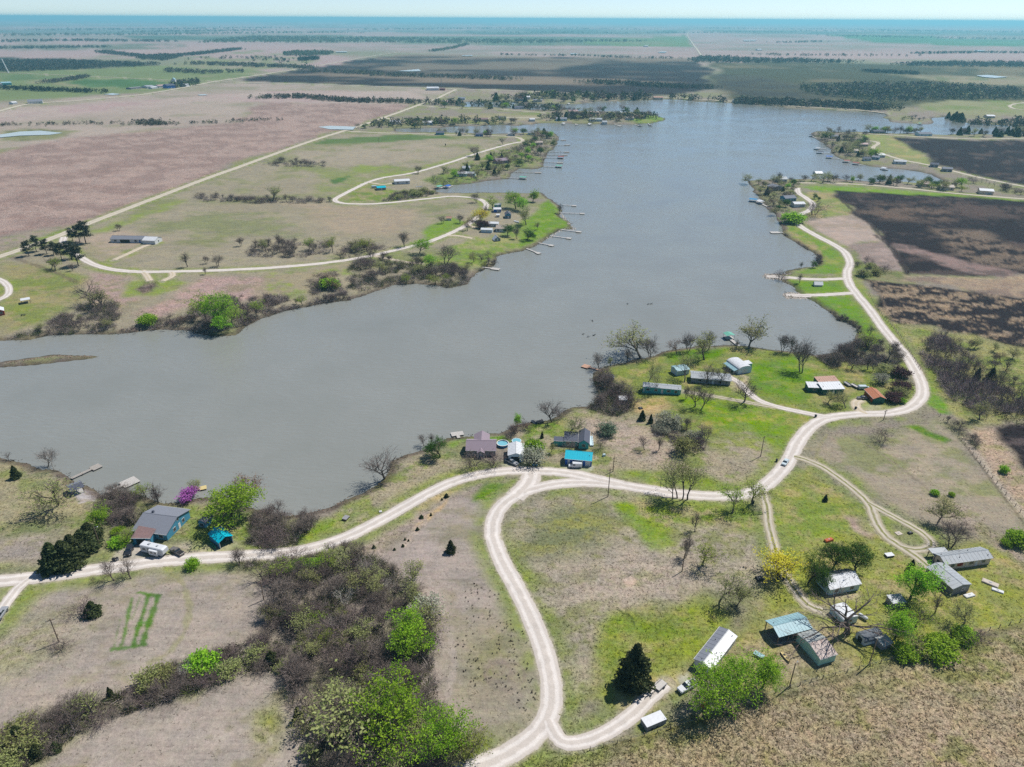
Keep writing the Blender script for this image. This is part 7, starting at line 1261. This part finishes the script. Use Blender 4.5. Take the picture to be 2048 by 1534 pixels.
def flat_trailer(label, A, B, m, L=3.4, w=1.6):
    o = link('utility_trailer'); place(o, A, B); tag(o, label, 'trailer'); MB().box((-L/2, -w/2, .55), (L/2, w/2, .72)).build('deck', M[m], o)
    for s_ in (-1, 1): MB().box((-L/2, s_*w/2-.04, .7), (L/2, s_*w/2+.04, .95)).build('rail', M['chrome'], o)
    MB().box((L/2, -.06, .5), (L/2+1.1, .06, .62)).build('tongue', M['dark'], o); wheels(o, (-.2,), w/2+.12, .32); return o
flat_trailer('flat tan utility trailer on the foreground drive', (1320.5,1374), (1310,1384), 'plank', 3.2, 1.7); flat_trailer('dark utility trailer behind the green house', (1694,770), (1702,775), 'greyw', 4, 1.8); flat_trailer('pale utility trailer between the green house and minivan', (1709,774), (1719,779), 'plank', 4, 1.8)
def hull(label, A, B, L, w, m, name='boat', cat='boat', z=.0, inner='dark', group=None):
    o = link(name); place(o, A, B); o.location.z += z; tag(o, label, cat, group); rings = []
    for t in np.linspace(-1, 1, 9):
        k = (1-abs(t)**2.4)**.6 if t > 0 else (1-abs(t)**6)**.6; hw = max(w/2*k, .03); x = t*L/2; s_ = .12*max(0, t)**2
        rings.append([(x, -hw, .5+s_), (x, -hw*.75, .15), (x, 0, .03+s_), (x, hw*.75, .15), (x, hw, .5+s_), (x, hw*.9, .5+s_), (x, 0, .34), (x, -hw*.9, .5+s_)])
    b = MB().loft(rings).build('hull', M[m], o); MB().box((-L*.18, -w*.4, .4), (-L*.08, w*.4, .48)).build('seat', M[inner], o); MB().box((L*.1, -w*.36, .4), (L*.2, w*.36, .48)).build('seat', M[inner], o); return o
hull('cream plastic canoe lying on the grass by the pole barn', (1570,1315), (1577,1324), 3.8, .9, 'ycan', 'canoe', 'canoe'); hull('bright teal boat beside the black off-road car', (265,1092), (268,1090), 3.2, 1.2, 'turq'); hull('green kayak leaning at the left of the turquoise carport', (426,1093), (432,1098), 3.4, .8, 'kayak', 'kayak', 'kayak'); hull('pale boat on the grass right of the upper lane house', (838,374), (846,374), 7, 2.2, 'alu'); hull('white boat on a trailer behind the point cottages', (1033,444), (1042,448), 7, 2.4, 'white_p'); hull('dark rowing boat pulled up at the shore above the blue cottage', (1068,846), (1076,850), 4, 1.4, 'bin')

# ------------------------------------------------------------------ docks, boats, poles, small things
def WP(px, py, z=0.0): return Vector((*flat(px, py, z), z))
def dock(label, A, B, w=1.3, plat=None, m='plank', canopy=None, pw=3.0, pl=3.4, group=None):
    a, b = WP(*A), WP(*B); d = b-a; L = d.length; o = link('dock'); o.location = a; o.rotation_euler = (0, 0, math.atan2(d.y, d.x)); tag(o, label, 'dock', group)
    mb = MB(); n = max(4, int(L/.5)); s = L/n
    for q in range(n): mb.box((q*s+.015, -w/2, .48), ((q+1)*s-.015, w/2, .56))
    mb.build('walkway', M[m], o)
    for q in range(max(2, int(L/4))+1):
        for y in (-w/2-.08, w/2+.08): MB().cyl((.3+q*(L-.6)/max(2, int(L/4)), y, -1.5), (.3+q*(L-.6)/max(2, int(L/4)), y, .8), .09, n=6).build('pile', M['post'], o)
    if plat:
        mb = MB(); k = max(4, int(pw/.5))
        for q in range(k): mb.box((L-.1, -pw/2+q*pw/k+.012, .42), (L-.1+pl, -pw/2+(q+1)*pw/k-.012, .55+.02))
        mb.build('platform', M[m], o); MB().box((L, -pw/2+.2, -.2), (L+pl-.3, pw/2-.2, .4)).build('float', M['dark'], o)
    if canopy:
        for x in (L+.2, L+pl-.3):
            for y in (-pw/2+.1, pw/2-.1): MB().cyl((x, y, -1), (x, y, 2.5), .07, n=6).build('canopy_post', M['chrome'], o)
        MB().prism([(-pw/2-.2, 2.45), (0, 3.0), (pw/2+.2, 2.45), (pw/2+.2, 2.5), (0, 3.08), (-pw/2-.2, 2.5)], L-.1, L+pl+.1, 'x').build('canopy', M[canopy], o)
    return o
dock('narrow weathered dock with square end left of the boathouse cove', (143,959), (184,940), 1.4, True, 'wood', pw=3.4, pl=3.4); dock('grey dock with broad square platform beside the boathouse', (212,988), (245,973), 1.4, True, 'plank', pw=5, pl=5.5); dock('little yellowish dock behind the purple redbud', (392,981), (401,979), 1.0, True, 'ycan', pw=2.4, pl=2.2)
dock('orange floating dock at the lawn point', (1203,743), (1178,736), 1.2, True, 'odeck', pw=3.6, pl=3.6); dock('white dock with green canopy at the far lawn shore', (1478,694), (1461,680), 1.8, True, 'plank', 'gcan', pw=4.4, pl=4.4); dock('tiny pale dock behind the grey-roofed house', (918,878), (916,873), 1.4, True, 'plank', pw=5, pl=3); dock('broad white dock end below the point brush', (945,533), (983,538), 1.6, True, 'plank', pw=4, pl=6)
for i, (a, b, w_) in enumerate([((1125,411),(1144,412),'topmost'), ((1119,427),(1160,428),'longest, second from the top'), ((1121,460),(1153,464),'third from the top'), ((1100,473),(1133,477),'fourth from the top'), ((1077,487),(1098,491),'fifth from the top'), ((1053,498),(1073,506),'lowest')]):
    dock('pale dock off the green point, '+w_, a, b, 1.6, True, 'plank', pw=3.4, pl=4)
for i, (a, b, cn, w_) in enumerate([((1112,281),(1122,281),None,'topmost'), ((1110,292),(1130,291),None,'second'), ((1096,305),(1128,305),None,'third'), ((1092,311),(1124,311),None,'fourth'), ((1086,316),(1116,317),'rcan','fifth'), ((1084,325),(1114,326),None,'sixth'), ((1086,334),(1112,335),'gcan','seventh'), ((1025,345),(1070,346),None,'eighth'), ((1003,356),(1040,358),'gcan','lowest')]):
    dock('long dock off the first far point, '+w_+' from the top', a, b, 2.0, True, 'wood', cn, pw=5, pl=7)
for (a, b, cn, lab) in [((1524,405),(1514,404),'canopy','dock with bright blue canopy on the right bank'), ((1534,414),(1524,409),'wroof','dock with white canopy beside the blue-canopied dock'), ((1566,466),(1558,466),None,'small white dock on the right bank'), ((1634,277),(1625,274),'dshingle','dock at the tip of the upper right point'), ((1652,298),(1638,299),'grey','grey-canopied dock on the upper right point'), ((1660,307),(1645,307),'dshingle','dark-canopied dock on the upper right point'), ((1680,318),(1664,317),'navy','blue-canopied dock on the upper right point'), ((1704,325),(1698,325),'rcan','red-canopied dock on the upper right point'), ((1728,331),(1718,330),'rcan','second red-canopied dock on the upper right point'), ((1760,338),(1764,339),'wroof','white boat shelter in the right inlet'), ((1834,248),(1838,249),'gcan','green-canopied dock at the spit'), ((890,374),(882,376),'gcan','long green-canopied dock in the narrow cove'), ((906,372),(898,375),'navy','blue-canopied dock in the narrow cove'), ((1128,247),(1127,249),'wroof','white-canopied dock leftmost on the second far point'), ((1150,248),(1152,249),None,'white dock second on the second far point'), ((1178,248),(1179,250),'wroof','white-canopied dock third on the second far point'), ((1228,249),(1238,252),None,'white dock at the middle of the second far point'), ((1268,249),(1278,252),'dshingle','dark-canopied dock on the second far point'), ((1296,247),(1300,251),'dshingle','dark-canopied dock nearest the tip of the second far point'), ((1140,207),(1137,209),'wroof','white boat shelter on the far shore')]:
    dock(lab, a, b, 2.0, True, 'plank', cn, pw=5, pl=7)
def pole(label, bx, by, ty, arm=True, lamp=False):
    p, h = top_height(bx, by, ty); o = link('utility_pole'); o.location = p; o.rotation_euler = (0, 0, .5); tag(o, label, 'utility pole')
    MB().cyl((0, 0, -.6), (0, 0, h), .17, .12, 8).build('shaft', M['post'], o)
    if arm: MB().box((-1.1, -.06, h-.7), (1.1, .06, h-.55)).build('crossarm', M['post'], o)
    if arm:
        for x in (-.9, 0, .9): MB().cyl((x, 0, h-.55), (x, 0, h-.35), .06, .04, 6).build('insulator', M['trim'], o)
    if lamp:
        MB().cyl((0, 0, h-.3), (.9, .2, h-.1), .04, n=5).build('lamp_arm', M['chrome'], o); MB().cyl((.9, .2, h-.25), (.9, .2, h-.05), .2, .1, 8).build('lamp', M['trim'], o)
    return o
for (lab, *a) in [('wooden utility pole in the left field with brush at its foot', 118,1284,1237), ('wooden utility pole at the top left of the thicket', 528,1200,1163,False), ('wooden utility pole in the loop field beside the road', 1216,993,937), ('wooden utility pole beside the turquoise-roofed garage', 1226,943,914), ('wooden utility pole on the green lawn above the junction', 1521,913,872), ('wooden utility pole below the orange-roofed garage', 1767,840,820), ('slender utility pole in the middle of the loop field', 1364,1143,1108,False), ('white-lamped yard pole near the arched shed', 1738,1329,1278,False,True), ('white-lamped yard pole near the canoe', 1579,1373,1326,False,True), ('utility pole in the burnt field, lowest of four', 1763,610,592), ('utility pole in the burnt field, second from below', 1817,545,526), ('utility pole in the burnt field, third from below', 1776,476,462), ('utility pole in the burnt field, fourth from below', 1732,438,420), ('utility pole by the upper burnt field', 1845,306,294), ('utility pole at the right edge of the upper burnt field', 2041,367,350), ('white-lamped yard pole beside the cedar row', 200,1092,1055,False,True), ('utility pole in the upper pasture crop strip', 758,287,276)]: pole(lab, *a)
# pools, bins, boxes, rocks, junk
o = link('swimming_pool'); p = G(1005.5, 891); o.location = p; tag(o, 'round above-ground pool with blue wall between house and white garage', 'swimming pool'); pw_ = MB()
n_ = 24; ring = lambda r, z: [(math.cos(6.2832*k/n_)*r, math.sin(6.2832*k/n_)*r, z) for k in range(n_)]
MB().loft([ring(2.3, -.3), ring(2.3, 1.2), ring(2.15, 1.2), ring(2.15, .2)], caps=False).build('pool_wall', M['pool'], o); MB().cyl((0, 0, .7), (0, 0, .9), 2.16, n=24).build('water', M['poolw'], o)
MB().loft([ring(2.42, 1.18), ring(2.42, 1.26), ring(2.1, 1.26), ring(2.1, 1.18), ring(2.42, 1.18)], caps=False).build('rim', M['trim'], o)
o = link('trampoline'); p = G(1033, 885); o.location = p; tag(o, 'round pale trampoline behind the white garage', 'trampoline'); MB().loft([ring(1.9, .85), ring(1.9, .95), ring(1.6, .95), ring(1.6, .85), ring(1.9, .85)], caps=False).build('rim', M['lblue'], o); MB().cyl((0, 0, .88), (0, 0, .91), 1.62, n=24).build('mat', M['poolw'], o)
for k in range(6): MB().cyl((math.cos(k*1.047)*1.75, math.sin(k*1.047)*1.75, -.2), (math.cos(k*1.047)*1.75, math.sin(k*1.047)*1.75, .9), .05, n=6).build('leg', M['chrome'], o)
def bin_(label, px, py, m='bin', k=2):
    o = link('rubbish_bin'); o.location = G(px, py); o.rotation_euler = (0, 0, px); tag(o, label, 'bin')
    MB().loft([[(-.3, -.3, -.1), (.3, -.3, -.1), (.3, .3, -.1), (-.3, .3, -.1)], [(-.36, -.38, 1.0), (.36, -.38, 1.0), (.36, .38, 1.0), (-.36, .38, 1.0)]]).build('body', M[m], o); MB().loft([[(-.4, -.42, 1.0), (.4, -.42, 1.0), (.4, .42, 1.0), (-.4, .42, 1.0)], [(-.34, -.36, 1.12), (.34, -.36, 1.12), (.34, .36, 1.12), (-.34, .36, 1.12)]]).build('lid', M['dark'], o)
for a in [('dark bin at the roadside left of the black off-road car', 228,1122), ('pale bin close to the dark roadside bin', 235,1121,'chrome'), ('teal bin at the road below the white garage, left', 1067,931,'blue'), ('teal bin at the road below the white garage, right', 1073,931,'blue'), ('dark bin at the drive mouth of the lawn cabins', 1631,834), ('dark bin at the mouth of the orange-roofed garage drive', 1711,818), ('dark bin on the road verge near the white car', 1553,923), ('dark bin under the yellow-green tree at the junction', 1506,1007)]: bin_(*a)
def slabby(name, label, px, py, L, w, h, m, cat, rot=0.3, legs_=False):
    o = link(name); o.location = G(px, py); o.rotation_euler = (0, 0, rot); tag(o, label, cat)
    if legs_:
        MB().box((-L/2, -w/2, h-.08), (L/2, w/2, h)).build('top', M[m], o)
        for x in (-L/2+.15, L/2-.15): MB().box((x-.06, -w/2+.1, -.2), (x+.06, w/2-.1, h-.08)).build('leg', M['post'], o)
    else:
        MB().loft([[(-L/2, -w/2, -.2), (L/2, -w/2, -.2), (L/2, w/2, -.2), (-L/2, w/2, -.2)], [(-L/2, -w/2, h*.8), (L/2, -w/2, h*.8), (L/2, w/2, h*.8), (-L/2, w/2, h*.8)], [(-L*.42, -w*.42, h), (L*.42, -w*.42, h), (L*.42, w*.42, h), (-L*.42, w*.42, h)]]).build('body', M[m], o); MB().box((-L*.1, -w*.1, h-.05), (L*.1, w*.1, h+.08)).build('lid', M['grey'], o)
slabby('white_table', 'flat white table on the grass by the two-track loop', 1778,1112,2.6,1.6,.7,'wroof','table',.2,True); slabby('white_box', 'small white box on the grass right of the turquoise-roofed garage', 1208,912,1.1,.8,.9,'lblue','box'); slabby('blue_slab', 'pale blue slab standing behind the foreground green trees', 1517,1313,2.6,1.4,.8,'ltroof','table',-.7,True); slabby('picnic_table', 'weathered picnic table on the shore grass', 692,1038,2.2,1.8,.75,'greyw','table',1.2,True); slabby('well_cover', 'small white well cover on the shore grass', 761,1024,.9,.9,.4,'trim','cover'); slabby('orange_mower', 'orange machine under the foreground green trees', 1407,1412,1.5,1.0,.9,'odoor','mower',.9); slabby('fire_pit', 'round dark fire pit on the bare lawn patch', 1281,817,1.6,1.6,.5,'dark','fire pit'); slabby('dark_tub', 'dark round tub inside the two-track loop', 1820,1067,1.4,1.0,.6,'dark','tub'); slabby('stone_ring', 'pale stone fire ring inside the two-track loop', 1797,1067,2.0,1.6,.2,'stone','fire ring'); slabby('rail_bench', 'dark bench on the left lawn near the picnic shelter', 47,631,2.2,.9,.7,'dark','bench',.3,True); slabby('wood_pile', 'reddish wood pile behind the dark green trees', 1657,1082,3.0,1.2,.8,'odoor','wood pile',.4); slabby('hay_feeder', 'dark round feeder in the grass near the yellow tree', 1518,1158,1.8,1.8,.5,'dark','feeder'); slabby('crate', 'white crate at the right gable of the white garage', 1052,915,1.2,1.0,.8,'white','crate'); slabby('boat_lift', 'dark boat lift at the shore behind the white garage', 1080,846,3,2,.9,'dark','boat lift',.4,True); slabby('white_boulder', 'long pale boulder right of the grey metal trailer', 1980,1167,4.2,1.9,.5,'stone','rock',-.7); slabby('rubble_heap', 'white rubble heap beside the long pale boulder', 1995,1182,3.0,1.2,.4,'trim','rubble',-.6); slabby('scrap_pile', 'white scrap pile at the end of the grey metal trailer', 1938,1192,3.2,1.3,.5,'trim','scrap',.3)  # the pale blue piece is a slab raised on legs
o = link('propane_tank'); p = G(1725, 1237); o.location = p; o.rotation_euler = (0, 0, -.9); tag(o, 'white propane tank right of the pale teal shed', 'gas tank'); MB().loft([[(x, math.cos(a)*r_, .75+math.sin(a)*r_) for a in [k*.5236 for k in range(12)]] for x, r_ in ((-1.35, .15), (-1.2, .4), (-1, .5), (1, .5), (1.2, .4), (1.35, .15))]).build('tank', M['white_p'], o)
for x in (-.8, .8): MB().box((x-.08, -.35, -.2), (x+.08, .35, .35)).build('foot', M['conc'], o)
# rocks at the jetties, birds and snags on the water
def rocks(label, pts, n, s0, s1, seed):
    rng = random.Random(seed); mb = MB(); P = [WP(*p) for p in pts]; D = resample([tuple(p[:2]) for p in P], .6)
    for _ in range(n):
        x, y = rng.choice(D); x += rng.gauss(0, .8); y += rng.gauss(0, .8); s = s0+(s1-s0)*rng.random(); b = len(mb.v); z = max(hz(x, y), -.1)
        pts_ = [Vector((rng.gauss(0, 1), rng.gauss(0, 1), rng.gauss(0, 1))).normalized()*s for _ in range(1)]
        top = [(x+math.cos(a)*s*(.7+.4*rng.random()), y+math.sin(a)*s*(.7+.4*rng.random()), z+.1*s) for a in [k*1.0472 for k in range(6)]]
        mb.v += top+[(x+rng.gauss(0, .2)*s, y+rng.gauss(0, .2)*s, z+s*.75)]
        for k in range(6): mb.f.append([b+k, b+(k+1) % 6, b+6]); mb.m.append(0)
    tag(mb.build('shore_rocks', M['post' if seed in (3, 4) else 'stone']), label, kind='stuff')
rocks('pale rocks round the upper jetty', [(1580,549),(1532,549),(1529,553),(1535,557),(1570,559)], 160, .3, .8, 1); rocks('pale rocks round the lower jetty', [(1598,587),(1574,587),(1569,591),(1575,596),(1615,596)], 140, .3, .8, 2); rocks('rubble along the near shore', [(560,1032),(631,1024),(693,1001),(727,988)], 70, .12, .35, 3); rocks('stones on the reed island', [(0,728),(60,722),(110,715),(180,714)], 160, .2, .5, 4); rocks('rip-rap stones on the green point', [(1094,478),(1125,459),(1149,458),(1130,440),(1120,425)], 140, .3, .9, 5)
for i, (bx, by, lab) in enumerate([(1255,608,'lone dark driftwood snag left of the snag pair'), (1296,609,'dark driftwood snag in open water, left of the pair'), (1302,608,'dark driftwood snag in open water, right of the pair'), (1176,674,'small dark snag near the point, lowest'), (1166,669,'small dark snag near the point, left'), (1188,671,'small dark snag near the point, right'), (1185,642,'single dark snag above the small ones')]):
    o = link('driftwood'); o.location = WP(bx, by); tag(o, lab, 'driftwood'); rng = random.Random(i)
    for _ in range(4):
        a = rng.random()*6.28; L = 1+rng.random()*1.6; MB().cyl((-math.cos(a)*L*.5, -math.sin(a)*L*.5, -.2), (math.cos(a)*L*.5, math.sin(a)*L*.5, .2+.7*rng.random()), .14, .06, 5).build('branch', M['dark'], o)
def weeds():
    rng = random.Random(4); tb = TB(); P = GP([(930,1160),(1000,1180),(1060,1290),(1075,1400),(1030,1450),(930,1420),(900,1330),(920,1260)])
    A = np.array(P); n = 0
    while n < 150:
        x = A[:, 0].min()+rng.random()*np.ptp(A[:, 0]); y = A[:, 1].min()+rng.random()*np.ptp(A[:, 1])
        if not in_poly(P, np.array([x]), np.array([y]))[0] or float(vnoise(x/7, y/7, 8)) < .45: continue
        n += 1; z = hz(x, y)
        for _ in range(9): tb.leaf(Vector((x+rng.gauss(0, .12), y+rng.gauss(0, .12), z+.06+rng.random()*.22)), .14, rng, .3, rng.random())
    tag(link('weed_clumps', tb.mesh('weed_clumps', 'dark')), 'small dark weed clumps scattered in the brown field', kind='stuff')
weeds()
# wire fences
def fence(label, pts, step):
    P = catmull(GP(pts), 3.0); D = resample([tuple(q) for q in P], step); o = link('wire_fence'); a = G(*pts[0]); o.location = (a.x, a.y, 0); tag(o, label, 'fence')
    pm = MB().box((-.07, -.07, -.4), (.07, .07, 1.25)).build('post', M['post'], o).data; first = True; wm = MB()
    for i, (x, y) in enumerate(D):
        ob = [c for c in o.children][0] if first else link('post', pm, o); first = False; z = hz(x, y); ob.location = (x-a.x, y-a.y, z)
        if i:
            for hh in (.5, .85, 1.15): wm.cyl((px_-a.x, py_-a.y, pz_+hh), (x-a.x, y-a.y, z+hh), .012, n=3, cap=False)
        px_, py_, pz_ = x, y, z
    wm.build('wire', M['chrome'], o)
fence('wire fence between the yards and the rough grassland', [(1180,1500),(1340,1458),(1480,1410),(1580,1376),(1740,1332),(1880,1292),(1960,1266),(2060,1238)], 4)
fence('wire fence along the right pasture below the bare woods', [(1880,832),(1930,890),(1975,945),(2020,1000),(2060,1048)], 4)
fence('wire fence between the road and the burnt fields', [(1738,590),(1765,632),(1800,672),(1840,740)], 5)
# ------------------------------------------------------------------ the hazy air
def haze():
    ys = (-400, 62000); xs = (-62000, 62000); zs = (-22, 171)
    v = [(x, y, z) for z in zs for y in ys for x in xs]
    f = [(0,2,3,1),(4,5,7,6),(0,1,5,4),(2,6,7,3),(0,4,6,2),(1,3,7,5)]
    me = bpy.data.meshes.new('haze'); me.from_pydata(v, [], f); me.update()
    mt = bpy.data.materials.new('hazy_air'); mt.use_nodes = True; nt = mt.node_tree; nt.nodes.clear()
    out = nt.nodes.new('ShaderNodeOutputMaterial'); pv = nt.nodes.new('ShaderNodeVolumePrincipled')
    pv.inputs['Color'].default_value = (.36, .86, 1.0, 1); pv.inputs['Density'].default_value = 9e-5; pv.inputs['Anisotropy'].default_value = .2
    nt.links.new(pv.outputs[0], out.inputs['Volume']); me.materials.append(mt)
    tag(link('haze', me), kind='stuff')
haze()
